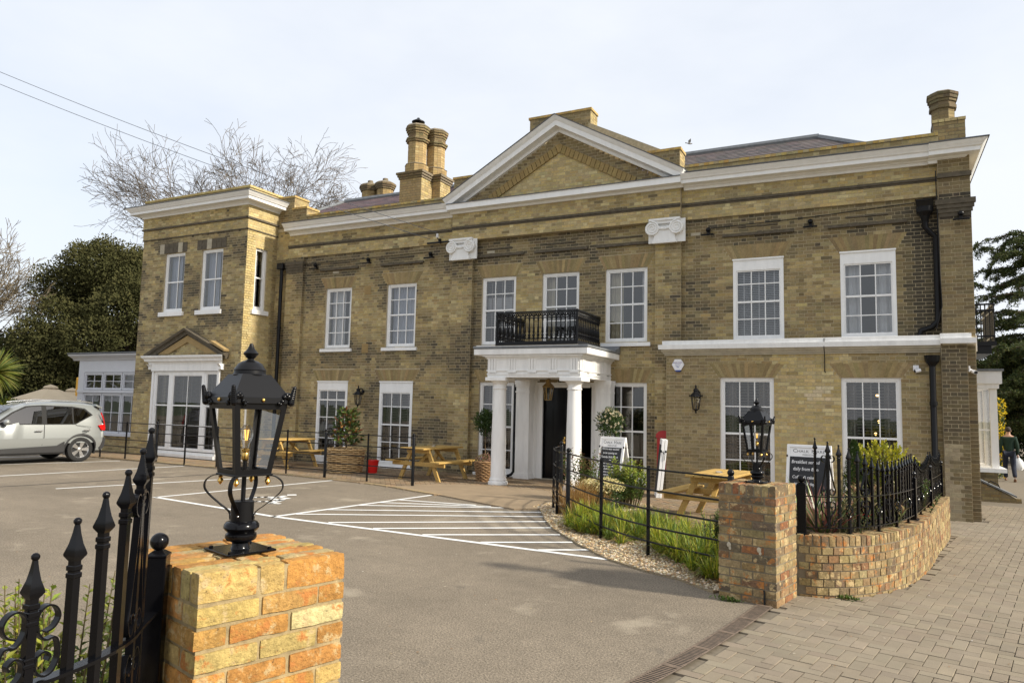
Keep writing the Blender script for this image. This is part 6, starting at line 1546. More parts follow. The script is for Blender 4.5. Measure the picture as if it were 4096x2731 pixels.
# ------------------------------------------------------------------ conservatory at the left
CV = thing('white_conservatory', 'low white painted conservatory with small-paned windows against the bay wing', 'conservatory', (-23,0,0), w=True)
CY = -.9; cx0, cx1 = -24.6, -21.28
m = MB(); m.box(cx0, cx1, CY, CY+.25, -.1, .52); pl_ = m.build('plinth', 'mortar', CV); rows(Wall(0,CY,0), cx0, cx1, -.02, .52, lambda x,z,y: mixcol(.35,.3), key='cv'); emit_bricks('cv', pl_, 0)
m = MB(); m.box(cx0, cx1, CY-.02, CY+.2, 2.62, 3.02); m.box(cx0, cx0+.3, CY-.02, CY+.2, .52, 2.62); m.box(cx0, cx1, CY-.05, CY+.2, 1.93, 2.02); m.box(cx0, cx1, CY-.08, CY+.2, .52, .6); m.box(cx0, cx0+.2, CY+.2, 4, -.1, 3.02); m.build('frame', 'grey_paint', CV)
m = MB(); m.prism([(CY+.2,3.02), (CY-.06,3.02), (CY-.1,3.08), (CY-.26,3.17), (CY-.28,3.22), (CY+.2,3.24)], cx0-.28, cx1, 'x'); m.build('cornice', 'grey_paint', CV)
m = MB(); m.box(cx0-.3, cx1, CY-.3, 4, 3.242, 3.27); m.build('flat_roof', 'lead', CV); m = MB(); m.box(cx0+.2, cx1, 2.5, 2.6, 0, 3); m.build('inner_wall', 'interior_dark', CV)
for k in range(3):
    a = cx0+.30+k*1.01
    window(Wall(0,CY,0), a, a+.98, 2.03, 2.61, cols=2, bars=[2.32], rec=.0, fw=.055, sill=False, bottom=.04, parent=CV, paint='grey_paint')
    window(Wall(0,CY,0), a, a+.98, .60, 1.92, cols=2, bars=[1.28], rec=.0, fw=.055, sill=False, bottom=.06, parent=CV, paint='grey_paint')

# ------------------------------------------------------------------ parked car (compact SUV), nose towards -Y
def car():
    T = thing('parked_car', 'silver grey compact SUV parked with its tail to the iron fence', 'car', (-20.45,-3.84,0), rad(-7))
    # local: x across (+x is the visible side), y along (tail +y). rear axle at y=0, front axle -2.7
    HWd = .92
    side = [(-3.55,.36), (-3.58,.55), (-3.52,.72), (-3.3,.86), (-2.55,.99), (-2.3,1.02), (-1.55,1.50), (-1.2,1.60), (-.6,1.645), (.1,1.63), (.45,1.575), (.72,1.50), (.80,1.46), (.60,1.36), (.78,1.12), (.84,.98), (.86,.78), (.84,.60), (.88,.55), (.88,.42), (.78,.34)]
    belt = .98
    def half(z, y):
        w_ = HWd
        if z > belt: w_ = HWd-.05-(z-belt)*.30
        else: w_ = HWd-.05*max(0, (.6-z)/.3)**2-.02*abs(z-.8)
        e = max(0, (y-.25)/.65); w_ -= .09*e*e; e = max(0, (-2.9-y)/.7); w_ -= .16*e*e
        return w_
    # body shell: cross-sections along y
    def top(y):
        pts = [(-3.58,.55), (-3.45,.78), (-3.2,.90), (-2.45,1.02), (-2.25,1.05), (-1.6,1.47), (-1.25,1.585), (-.6,1.645), (.1,1.635), (.5,1.58), (.80,1.48), (.81,1.40), (.85,1.02), (.88,.6)]
        for (a, b), (c, d) in zip(pts, pts[1:]):
            if a <= y <= c: return b+(d-b)*(y-a)/(c-a)
        return .6
    ysec = sorted(set([round(v, 3) for v in list(np.linspace(-3.56,.86,46))+[.80,.81,.84,.87]])); ring_n = 22; vs = []; R_ = []
    def bottom(y):
        for c in (0, -2.7):
            d = abs(y-c)
            if d < .40: return .33+math.sqrt(.40**2-d*d)*1.0
        return .30
    m = MB()
    for y in ysec:
        zt = top(y); zb = .52
        for k in range(ring_n+1):
            t = k/ring_n; a = PI*t
            # superellipse section from +x bottom over the roof to -x bottom
            sx = math.cos(a); sz = math.sin(a); px = math.copysign(abs(sx)**.38, sx); pz_ = abs(sz)**.38
            z = zb+(zt-zb)*pz_; x = half(z, y)*px
            vs.append((x, y, z))
    n = ring_n+1; fs = []
    for i in range(len(ysec)-1):
        for k in range(ring_n): fs.append((i*n+k, (i+1)*n+k, (i+1)*n+k+1, i*n+k+1))
    fs.append(tuple(range(n))); fs.append(tuple((len(ysec)-1)*n+k for k in range(n))[::-1]); m.add(vs, fs); m.build('body', 'car_paint', T, smooth=50)
    # lower sides with real wheel arches
    for s in (-1, 1):
        m = MB(); yy = list(np.linspace(-3.5,.86,110)); vs = []
        for y in yy:
            zb = bottom(y); 
            for z in (max(zb,.30), max(zb+.001,.42), .56, .66): zz = max(z, zb); vs.append((s*(half(zz, y)+.004), y, zz))
        fs = [(i*4+k, i*4+4+k, i*4+5+k, i*4+1+k) for i in range(len(yy)-1) for k in range(3)]
        m.add(vs, fs if s < 0 else [f[::-1] for f in fs]); m.build('lower_panel', 'car_paint', T, smooth=40)
        # dark cladding: sill and arch lips
        for c in (0, -2.7):
            m = MB(); pts = [(c+.425*math.cos(a), .335+.425*math.sin(a)) for a in np.linspace(rad(-18), rad(198), 26)]; vs = []
            for (y, z) in pts:
                d = Vector((y-c, z-.335)).normalized(); yo, zo = y-d.x*.055, z-d.y*.055; xo = half(max(z,.3), y)+.014
                vs += [(s*xo, y+d.x*.012, z+d.y*.012), (s*(xo+.008), yo+d.x*.02, zo+d.y*.02), (s*(xo-.12), yo, zo)]
            fs = [(3*i+k, 3*i+3+k, 3*i+4+k, 3*i+1+k) for i in range(25) for k in range(2)]; m.add(vs, fs); m.build('arch_lip', 'car_plastic', T, smooth=40)
        m = MB(); vs = []; pl_ = [(-2.28,.24,.37), (-2.2,.24,.40), (-.62,.24,.46), (-.45,.24,.56), (-.42,.28,.56)]
        for (y, z0, z1) in pl_: vs += [(s*(HWd-.01), y, z0), (s*(HWd+.012), y, z0+.05), (s*(HWd+.006), y, z1)]
        m.add(vs, [(3*i+k, 3*i+3+k, 3*i+4+k, 3*i+1+k) for i in range(len(pl_)-1) for k in range(2)]); m.build('sill_cladding', 'car_plastic', T)
        # glasshouse: dark glass and frames just proud of the shell
        def gl(poly, nm, mt, off=.006):
            g_ = MB(); V2 = []
            for (y, z) in poly: V2.append((s*(half(z, y)*abs(math.cos(0))+off), y, z))
            g_.add(V2, [tuple(range(len(V2))) if s > 0 else tuple(range(len(V2)))[::-1]]); return g_.build(nm, mt, T)
        gl([(-2.02,1.04), (-.98,1.04), (-.98,1.50), (-1.32,1.47), (-1.62,1.33)], 'side_window', 'car_glass_light'); gl([(-.86,1.04), (-.22,1.04), (-.22,1.475), (-.86,1.50)], 'side_window', 'car_glass'); gl([(-.18,1.05), (-.12,1.05), (.27,1.27), (.10,1.42), (-.18,1.47)], 'side_window', 'car_glass')
        gl([(-2.12,1.02), (-.14,1.02), (.33,1.275), (.13,1.45), (-.2,1.505), (-.96,1.53), (-1.36,1.50), (-1.68,1.34)], 'window_surround', 'car_gap', .003)
        m = MB(); m.tube([(s*(half(1.6,y)*.82), y, top(y)-.012+.028) for y in np.linspace(-1.3,.42,14)], .018, 7); m.build('roof_rail', 'alloy', T, smooth=True)
        for y in (-1.02, .18):
            m = MB(); m.bbox(-.012, .012, -.09, .09, -.016, .016, .006); m.xf(Matrix.Translation((s*(HWd+.006), y-.05, .86))); m.build('door_handle', 'alloy', T)
        for pl2 in ([(-.92,1.02), (-.93,.7), (-.97,.47)], [(-.14,1.0), (.24,.95), (.16,.82), (-.20,.70), (-.42,.56)], [(-2.1,1.0), (-2.12,.6), (-2.05,.44)]):
            m = MB(); m.tube([(s*(half(z,y)+.001), y, z) for y, z in pl2], .005, 5); m.build('door_seam', 'car_gap', T)
        m = MB(); m.sphere((s*(HWd+.07),-1.86,1.09), .1, 14, 9, sc=(.9,.75,.72)); mi = m.build('mirror', 'car_paint', T, smooth=True); m = MB(); m.tube([(s*(HWd-.06),-1.9,1.03), (s*(HWd+.05),-1.88,1.05)], .035, 8); m.build('mirror_arm', 'car_plastic', mi)
        m = MB(); m.prism([(.50,.99), (.84,1.02), (.868,.93), (.862,.85), (.68,.86)], s*(half(.95,.7)-.12), s*(half(.95,.7)+.012), 'x'); m.build('tail_light', 'tail_red', T)
        m = MB(); m.tube([(s*.80,.66,1.34), (s*.825,.78,1.18), (s*.84,.845,1.03)], .026, 8); m.build('tail_light', 'tail_red', T, smooth=True)
        for cy in (0, -2.7):
            wh = MB(); wh.lathe([(.20,-.10), (.28,-.115), (.325,-.10), (.338,-.06), (.338,.06), (.325,.10), (.28,.115), (.225,.105), (.22,.06), (.2,.06)], seg=40); mt = Matrix.Translation((s*.81, cy, .338)) @ Matrix.Rotation(s*PI/2, 4, 'Y'); ty = wh.xf(mt).build('tyre', 'rubber', T, smooth=40)
            rm_ = MB(); rm_.lathe([(.228,.07), (.232,.098), (.222,.104), (.212,.09), (.205,.02)], seg=40, cap=False); rm_.lathe([(.205,.0), (.2,-.02), (.01,-.02)], seg=30, cap=False)
            rm_.xf(mt).build('rim', 'alloy', ty, smooth=40)
            sp_ = MB()
            for k in range(5):
                a = 2*PI*k/5+.3; u = Vector((math.cos(a), math.sin(a), 0)); v = Vector((-u.y, u.x, 0))
                p = [u*.02-v*.022+Vector((0,0,.075)), u*.02+v*.022+Vector((0,0,.075)), u*.21+v*.062+Vector((0,0,.085)), u*.21-v*.05+Vector((0,0,.085))]
                sp_.add([x-Vector((0,0,.03)) for x in p]+p, [(4,5,6,7), (0,1,5,4), (1,2,6,5), (2,3,7,6), (3,0,4,7)])
            sp_.lathe([(.055,.06), (.055,.085), (.02,.092)], seg=20); sp_.xf(mt).build('spokes', 'alloy', ty)
            br_ = MB(); br_.lathe([(.15,-.01), (.15,.01), (.01,.012)], seg=24); br_.xf(mt).build('brake_disc', 'drain_iron', ty)
    m = MB(); m.bbox(-.80, .80, -3.3, .70, .28, .62, .02); m.build('underbody', 'car_gap', T)
    m = MB(); m.prism([(.60,.36), (.72,.30), (.90,.40), (.93,.60), (.88,.66), (.55,.66)], -.86, .86, 'x'); m.build('rear_bumper', 'car_plastic', T, smooth=30)
    m = MB(); m.prism([(.52,1.575), (.84,1.485), (.85,1.455), (.5,1.52)], -.66, .66, 'x'); m.build('spoiler', 'car_paint', T)
    m = MB(); m.add([(-.58,-2.2,1.075), (.58,-2.2,1.075), (.62,-1.58,1.50), (-.62,-1.58,1.50)], [(0,1,2,3)]); m.xf(Matrix.Translation((0,-.012,.012))); m.build('windscreen', 'car_glass_light', T)
    m = MB(); m.add([(-.60,.835,1.06), (.60,.835,1.06), (.55,.815,1.42), (-.55,.815,1.42)], [(0,1,2,3)]); m.xf(Matrix.Translation((0,.012,0))); m.build('rear_window', 'car_glass', T)
    m = MB(); m.prism([(.1,1.64), (.36,1.62), (.34,1.70)], -.015, .015, 'x'); m.build('aerial_fin', 'car_paint', T)
car()
_car = bpy.data.objects['parked_car']
for _c in _car.children:                                  # short rear overhang
    if _c.name.startswith('tyre'): continue
    for _v in _c.data.vertices:
        if _v.co.y > .40: _v.co.y = .40+(_v.co.y-.40)*.52
_car.location.y += .05
# ------------------------------------------------------------------ gravel bed and its planting
GE = [(-5.45,-4.72), (-5.24,-4.86), (-4.98,-5.35), (-4.68,-5.9), (-4.25,-6.58), (-3.50,-7.50), (-2.84,-8.20), (-2.32,-8.54), (-1.89,-8.74), (-1.46,-9.10)]
bed = GE+[(-1.2,-8.6), (-.72,-8.2)]+BEDIN[::-1]+[(-5.42,-3.6)]
simple('gravel_base', (.30,.235,.145), .95, var=(.55,1.4), scale=45, bmp=(60,.9,.02))
g = MB(); g.prism(bed, -.1, .02, 'z'); struct(g.build('gravel_bed', 'gravel_base'))
rn = random.Random(11); gm = MB(); cnt = 0
OC = [(1,0,0), (-1,0,0), (0,1,0), (0,-1,0), (0,0,1), (0,0,-1)]; OF = [(0,2,4), (2,1,4), (1,3,4), (3,0,4), (2,0,5), (1,2,5), (3,1,5), (0,3,5)]
while cnt < 9000:
    x, y = rn.uniform(-5.5,-.9), rn.uniform(-9.1,-2.5)
    if not inside((x, y), bed): 
        if rn.random() > .012 or not inside((x-.1, y+.14), bed): continue
    d = min(math.hypot(x-a, y-b) for a, b in [(GE[i][0]*(1-t)+GE[i+1][0]*t, GE[i][1]*(1-t)+GE[i+1][1]*t) for i in range(len(GE)-1) for t in (0,.5)])
    if d > 1.0 and rn.random() < .8: continue
    r = rn.uniform(.010,.022); c = rn.choice([(.46,.34,.19), (.55,.44,.28), (.38,.25,.12), (.62,.54,.40), (.30,.21,.12), (.45,.38,.28)]); a = rn.uniform(0, PI)
    s3 = (r*rn.uniform(.9,1.4), r*rn.uniform(.7,1.1), r*rn.uniform(.5,.8)); z = .02 if inside((x, y), bed) else 0
    gm.add([(x+(v[0]*s3[0]*math.cos(a)-v[1]*s3[1]*math.sin(a)), y+(v[0]*s3[0]*math.sin(a)+v[1]*s3[1]*math.cos(a)), z+s3[2]*.4+v[2]*s3[2]) for v in OC], OF, jit(c, .15, rn)); cnt += 1
o = gm.build('gravel', 'pebble', kind='stuff', colors=True); tag(o, 'buff pea gravel spread in the bed along the curved fence', 'gravel')
def tuft(L, c, n, ln, cols, rnd, spread=.5, w=.010, bend=.22, seg=4):
    for _ in range(n):
        a = rnd.uniform(0, 2*PI); k = rnd.random()*spread; d = Vector((math.cos(a)*k, math.sin(a)*k, 1)); p = Vector(c)+Vector((math.cos(a), math.sin(a), 0))*rnd.random()*.05
        L.leaf(p, d, Vector((-math.sin(a), math.cos(a), .2)).cross(d), ln*rnd.uniform(.55,1.15), w*rnd.uniform(.7,1.3), jit(rnd.choice(cols), .18, rnd), bend*rnd.uniform(.5,1.5), seg)
L = Leaves(); rn = random.Random(4); GF = [(-4.1,-6.35), (-3.75,-6.75), (-3.3,-7.0), (-2.9,-7.35), (-2.4,-7.75), (-2.0,-8.2), (-1.7,-8.55), (-1.45,-8.75)]
GB = [(-4.15,-5.3), (-3.7,-5.5), (-3.35,-5.85), (-3.0,-5.75), (-2.6,-5.85), (-2.2,-6.2), (-1.7,-6.7), (-1.3,-7.4)]
YG = [(.36,.38,.025), (.31,.36,.03), (.22,.30,.03), (.44,.42,.04), (.14,.21,.03), (.34,.28,.06), (.10,.16,.025)]
for i in range(190):
    t = rn.uniform(0, len(GF)-1.001); k = int(t); u = t-k; f = Vector(GF[k]).lerp(Vector(GF[k+1]), u); b = Vector(GB[k]).lerp(Vector(GB[k+1]), u); q = f.lerp(b, rn.random()**.85)
    edge_ = (q-f).length < .18; gap = 3.0 < t < 3.6 and rn.random() < .6
    if gap: continue
    tuft(L, (q.x, q.y, .02), 62, .34 if not edge_ else .26, YG if rn.random() < .85 else [(.12,.18,.03), (.16,.22,.04)], rn, 1.25, .016, .42)
    if edge_:
        for j in range(26): a = rn.uniform(0, 2*PI); L.leaf((q.x+rn.uniform(-.15,.15), q.y+rn.uniform(-.15,.15), .03), (math.cos(a), math.sin(a), .25), (0,0,1), rn.uniform(.06,.2), .02, jit(rn.choice([(.24,.14,.06), (.33,.22,.11), (.13,.07,.035), (.40,.31,.18)]), .2, rn), .1, 2)
o = L.build('sedge_grass', 'leaf', kind='stuff'); tag(o, 'lime green sedge grass arching behind the curved iron fence', 'grass')
L = Leaves(); rn = random.Random(9)
for i in range(46):
    q = Vector((-4.42,-4.95))+Vector((rn.gauss(0,.16), rn.gauss(0,.28))); tuft(L, (q.x, q.y, .02), 42, .52, [(.30,.16,.045), (.36,.22,.07), (.24,.12,.035), (.42,.29,.12)], rn, .5, .007, .16)
o = L.build('bronze_grass', 'leaf', kind='stuff'); tag(o, 'bronze brown grass tuft beside the ball-topped fence post', 'grass')
def upright(name, label, loc, n, h, cols, tip, leafs=(.055,.026), lean=.28, per=26, mat='leaf', seed=1, r0=.1, whorl=False):
    """several upright leafy stems"""
    T = thing(name, label, 'shrub', loc); rn = random.Random(seed); L = Leaves(); m = MB()
    for i in range(n):
        a = rn.uniform(0, 2*PI); k = rn.random(); base = Vector((math.cos(a)*r0*k, math.sin(a)*r0*k, 0)); hh = h*rn.uniform(.6,1.08); d = Vector((math.cos(a)*lean*k, math.sin(a)*lean*k, 1)).normalized()
        pts = [base+d*hh*t+Vector((rn.uniform(-.01,.01), rn.uniform(-.01,.01), 0)) for t in (0,.35,.7,1)]; m.tube(pts, [.007,.006,.004,.002], 5, (.13,.10,.05))
        P = Path(pts)
        for j in range(per):
            t = .22+.78*j/per; p, tg = P.at(P.len*t); aa = j*2.4+i; dd = Vector((math.cos(aa), math.sin(aa), .75))
            col = rn.choice(tip if t > .72 else cols); s = 1 if t < .85 else .75
            L.leaf(p, dd+rdir(rn)*.25, Vector((0,0,1))+rdir(rn)*.3, leafs[0]*rn.uniform(.75,1.2)*s, leafs[1]*s, jit(col, .16, rn), .25)
    L.build('foliage', mat, T); m.build('stems', 'bark', T, colors=True); return T
upright('leafy_shrub', 'open shrub with reddish young leaves between the doorway and the tall chalkboard sign', (-5.02,-3.35,.02), 30, 1.02, G_MID+[(.09,.12,.03)], [(.20,.10,.05), (.14,.14,.04), (.10,.15,.03)], (.085,.04), .3, 26, seed=2, r0=.22)
upright('leafy_shrub', 'lime tipped evergreen shrub in front of the tall chalkboard sign', (-4.05,-3.75,.02), 70, .85, G_MID+[(.15,.21,.04)], G_LIME+[(.38,.40,.06)], (.075,.042), .36, 34, 'leaf_gloss', seed=5, r0=.24)
upright('leafy_shrub', 'small dark upright shrub tucked behind the brown brick pier', (-1.72,-7.55,.02), 14, .62, G_DARK+G_MID, G_MID, (.05,.028), .2, 30, 'leaf_gloss', seed=7, r0=.12)
E_ = thing('flowering_shrub', 'low shrub with domed cream flower heads behind the curved fence', 'shrub', (-4.22,-4.55,.02)); L = Leaves(); bush(L, (0,0,.26), (.36,.34,.28), 900, G_DARK+[(.08,.12,.05)], (.07,.03), shell=.3)
L.build('foliage', 'leaf', E_); F = Leaves(); rn = random.Random(6)
for k in range(34):
    a = k*2.4; R_ = .36*math.sqrt(k/34); c = Vector((R_*math.cos(a), R_*math.sin(a), .50-.5*R_*R_*1.6+rn.uniform(-.02,.04)))
    for j in range(60):
        d = rdir(rn, .25); F.leaf(c+Vector((d.x*.045, d.y*.045, d.z*.065)), d+rdir(rn)*.4, d, .026, .022, jit(rn.choice([(.72,.62,.30), (.78,.70,.42), (.62,.56,.24)]), .1, rn))
F.build('flower_heads', 'leaf', E_)
for lab, x, y in (('small weeds growing at the foot of the brown brick pier', -1.28, -9.30), ('small weeds at the foot of the curved garden wall', -.30, -8.63)):
    L = Leaves(); rn = random.Random(2)
    for k in range(90): L.leaf((rn.gauss(0,.05), rn.gauss(0,.02), 0), rdir(rn, .9), (0,0,1), .05*rn.uniform(.5,1.2), .018, jit((.10,.15,.03), .2, rn))
    o = L.build('weeds', 'leaf', kind='stuff'); o.location = (x, y, .004); tag(o, lab, 'weeds')

# ------------------------------------------------------------------ raised bed behind the curved wall
inner = []
for i in range(31):
    p, t = CWP.at(CWP.len*i/30); q = p-Vector((t.y, -t.x, 0))*.215; inner.append((q.x, q.y))
g = MB(); g.prism(inner+[(.2,-2.6), (-.35,-4.5), (-.75,-6.6), (-.95,-8.0)], -.1, .47, 'z'); struct(g.build('planting_bed', 'soil'))
def phormium(name, label, loc, n, ln, cols, seed):
    T = thing(name, label, 'plant', loc); L = Leaves(); rn = random.Random(seed)
    for i in range(n):
        a = rn.uniform(0, 2*PI); k = .25+rn.random()*.95; d = Vector((math.cos(a)*k, math.sin(a)*k, 1)); L.leaf((math.cos(a)*.03, math.sin(a)*.03, 0), d, Vector((-math.sin(a), math.cos(a), 0)).cross(d), ln*rn.uniform(.6,1.1), .03, jit(rn.choice(cols), .15, rn), .10, 5)
    L.build('leaves', 'leaf_gloss', T)
PH = [(.34,.14,.11), (.42,.22,.17), (.12,.16,.04), (.18,.22,.06), (.28,.06,.06)]
phormium('strappy_plant', 'strappy plant with pink striped leaves behind the first railing bars by the brick pier', (-.52,-8.12,.46), 70, .62, PH, 3)
phormium('strappy_plant', 'green strappy plant behind the railing near the breakfast sign', (-.72,-7.5,.46), 60, .6, [(.10,.17,.04), (.16,.22,.06), (.22,.27,.09), (.30,.12,.09)], 8)
upright('leafy_shrub', 'dark low box shrub with red flowers at the foot of the railing', (-.40,-8.10,.46), 26, .34, G_DARK, G_DARK+[(.42,.02,.02)], (.035,.016), .5, 26, seed=12, r0=.2)
upright('leafy_shrub', 'loose shrub with cream edged narrow leaves behind the curved railing', (-.12,-7.45,.46), 26, .55, [(.12,.15,.05), (.22,.22,.09), (.14,.17,.05)], [(.40,.33,.16), (.30,.28,.12), (.36,.2,.1)], (.12,.022), .6, 26, seed=14, r0=.25)
upright('leafy_shrub', 'dark leafy shrub filling the bed behind the middle railing post', (.30,-5.6,.46), 40, .55, G_DARK+G_MID, G_MID, (.05,.03), .6, 24, seed=15, r0=.3)
C_ = thing('golden_shrub', 'rounded golden yellow evergreen shrub behind the spiked railing', 'shrub', (.03,-6.1,.46)); L = Leaves()
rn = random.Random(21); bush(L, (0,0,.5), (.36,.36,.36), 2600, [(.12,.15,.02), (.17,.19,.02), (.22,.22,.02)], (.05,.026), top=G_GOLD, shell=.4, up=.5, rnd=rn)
m = MB()
for k in range(70):
    d = rdir(rn, .8); p = Vector((0,0,.5))+Vector((d.x*.36, d.y*.36, d.z*.36)); tp = p+Vector((d.x*.06, d.y*.06, .10)); m.tube([Vector((0,0,.1)), p, tp], [.006,.004,.002], 4, (.12,.09,.04))
    for j in range(9): L.leaf(p.lerp(tp, j/8), d+rdir(rn)+Vector((0,0,.6)), rdir(rn), .05, .026, jit(rn.choice(G_GOLD), .15, rn))
L.build('foliage', 'leaf', C_); m.build('stems', 'bark', C_, colors=True)
K_ = thing('conical_shrub', 'narrow dark green conical evergreen beside the golden shrub', 'shrub', (-.27,-6.5,.46)); L = Leaves(); rn = random.Random(31); m = MB(); m.tube([(0,0,0), (0,0,.9)], [.02,.006], 6, (.1,.07,.04)); m.build('trunk', 'bark', K_, colors=True)
for k in range(3000):
    z = rn.random()**1.15; a = rn.uniform(0, 2*PI); r = .20*(1-z)**.8*rn.uniform(.6,1.12)+.012; L.leaf((r*math.cos(a), r*math.sin(a), .05+.92*z), (math.cos(a)*.6, math.sin(a)*.6, .9), (math.cos(a), math.sin(a), 0), .035, .016, jit(rn.choice(G_DARK+[(.06,.08,.02)]), .2, rn))
L.build('foliage', 'leaf', K_)
upright('box_shrub', 'box shrub with fresh green shoots behind the spiked railing by the orange pier', (-2.92,-14.62,.0), 120, .95, G_MID+[(.12,.18,.03)], [(.26,.30,.03), (.20,.26,.03), (.32,.32,.04)], (.055,.028), .2, 36, 'leaf_gloss', seed=41, r0=.3)

# ------------------------------------------------------------------ trees
def grow(m, rn, p, d, L, r, lv, col, minr, up, ang):
    """lv counts down; early levels run long and straight, the last ones are short crooked twigs"""
    n = 4 if r > .04 else 3; pts = [p]; rr = [r]; q = p.copy(); dd = d.copy(); cv = .10 if lv > 4 else (.16 if lv > 2 else .24)
    for i in range(n):
        dd = (dd+rdir(rn)*cv+Vector((0,0,up))).normalized(); q = q+dd*L/n; pts.append(q.copy()); rr.append(max(minr, r*(1-.30*(i+1)/n)))
    m.tube(pts, rr, 7 if r > .08 else (4 if r > .03 else 3), col, cap=False)
    if lv == 0: return
    for i in range(3 if rn.random() < (.35 if lv > 3 else .55) else 2):
        b = pts[n] if i == 0 else pts[rn.randint(max(1, n-2), n)]
        a = rdir(rn); a = (a-dd*a.dot(dd)).normalized(); t = rn.uniform(ang*.6, ang*1.2)*(.5 if i == 0 else 1)*(.8 if lv > 4 else 1.15)
        grow(m, rn, b, (dd*math.cos(t)+a*math.sin(t)).normalized(), L*(rn.uniform(.74,.92) if lv > 4 else rn.uniform(.6,.82)), max(minr, rr[-1]*rn.uniform(.62,.86)), lv-1, col, minr, up, ang)
def bare_tree(label, base, h, seed, lv=7, limbs=7, spread=.8, minr=.011, r0=.34, trunkh=.32, up=.035, ang=.62, col=(.20,.165,.125), L0=.155):
    T = thing('bare_tree', label, 'tree', base, group='bare winter trees'); rn = random.Random(seed); m = MB()
    th = h*trunkh; m.tube([(0,0,-.3), (.05,0,th*.5), (0,.05,th)], [r0*1.15,r0,r0*.85], 10, col); m.build('trunk', 'bark', T, colors=True, smooth=True)
    m = MB()
    for k in range(limbs):
        a = 2*PI*k/limbs+rn.uniform(-.3,.3); e = rn.uniform(.25,1.0)*spread; d = Vector((math.cos(a)*e, math.sin(a)*e, 1)).normalized(); grow(m, rn, Vector((0,0,th*rn.uniform(.75,1))), d, h*L0*rn.uniform(.85,1.15), r0*.45, lv, col, minr, up, ang)
    m.build('limbs', 'bark', T, colors=True); return T
bare_tree('wide bare winter tree rising behind the parapet of the bay wing', (-33.7,13.7,-.3), 17.6, 5, 7, 12, .8, .010, .40, .46, .0, .62, (.13,.105,.08), .158)
bare_tree('smaller bare winter tree behind the roof beside the far chimney', (-31.5,14.1,-.3), 15.4, 9, 7, 5, .3, .010, .24, .62, .015, .55, (.13,.105,.08), .105)
bare_tree('brownish bare tree standing left of the dark evergreen oak', (-36.9,.3,-.3), 11.2, 17, 7, 9, .75, .010, .26, .26, .01, .62, (.15,.12,.075), .16)
def leafy(name, label, base, h, blobs, cols, size, seed, per=650, trunk=.3, top=None, group=None, cat='tree'):
    T = thing(name, label, cat, base, group=group); rn = random.Random(seed); m = MB(); m.tube([(0,0,-.3), (.1,0,h*.3), (0,.1,h*.55)], [trunk,trunk*.8,trunk*.5], 9, (.07,.055,.04))
    L = Leaves()
    for (c, r) in blobs:
        m.tube([(0,0,h*.3), Vector(c)*.6+Vector((0,0,h*.12)), Vector(c)], [trunk*.35,trunk*.2,.03], 5, (.07,.055,.04)); bush(L, c, (r, r, r*.8), int(per*r*r), cols, size, shell=.55, rnd=rn, top=top, jv=.07)
    m.build('trunk', 'bark', T, colors=True); L.build('crown', 'leaf_matte', T); return T
rn = random.Random(77)
def blobset(n, rx, ry, z0, z1, r0, r1, fall=1.0):
    out = []
    for _ in range(n):
        a = rn.uniform(0, 2*PI); t = rn.random(); z = z0+(z1-z0)*t; k = math.sqrt(max(.05, 1-(abs(2*t-.85)/1.2)**2))*rn.uniform(.55,1)
        out.append(((rx*k*math.cos(a), ry*k*math.sin(a), z), rn.uniform(r0, r1)))
    return out
OAK = [(.056,.058,.023), (.060,.062,.024), (.065,.065,.026), (.052,.054,.021)]
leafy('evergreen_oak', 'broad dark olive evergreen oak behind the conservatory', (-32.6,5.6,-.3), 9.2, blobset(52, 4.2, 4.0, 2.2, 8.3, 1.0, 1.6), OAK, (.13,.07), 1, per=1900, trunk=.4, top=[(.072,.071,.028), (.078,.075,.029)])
leafy('evergreen_oak', 'lower dark evergreen growing between the palm and the broad oak', (-35.5,2.6,-.3), 5.0, blobset(26, 3.6, 2.0, .8, 4.4, .9, 1.3), OAK+[(.03,.04,.015)], (.13,.07), 2, per=1500, trunk=.25)
leafy('dark_hedge', 'dark clipped hedge mass behind the parasols', (-33.5,-1.6,-.3), 3.2, blobset(30, 1.4, 4.6, .3, 2.6, .8, 1.1), [(.03,.045,.015), (.045,.06,.02)], (.12,.07), 3, per=1200, trunk=.15, cat='hedge')
leafy('yellow_green_shrub', 'yellow green shrub behind the roof of the parked car', (-27.6,-2.1,0), 1.8, blobset(10, .9, .8, .6, 1.5, .4, .6), [(.13,.16,.02), (.22,.23,.03), (.09,.12,.02)], (.12,.06), 4, per=1500, trunk=.06, cat='shrub')
PT = thing('cabbage_palm', 'spiky green cabbage palm with a round head of long leaves', 'palm', (-26.2,-2.75,0)); m = MB(); m.tube([(0,0,-.1), (.03,0,1.2), (0,0,2.45)], [.12,.1,.09], 9, (.16,.12,.08)); m.build('trunk', 'bark', PT, colors=True); L = Leaves(); rn2 = random.Random(13)
for k in range(420):
    d = rdir(rn2, .15); L.leaf(Vector((0,0,2.5))+d*.04, d, rdir(rn2), rn2.uniform(.7,1.0), .05, jit(rn2.choice([(.14,.18,.03), (.22,.24,.04), (.09,.13,.03), (.30,.27,.07)]), .15, rn2), .12, 5)
L.build('crown', 'leaf', PT)
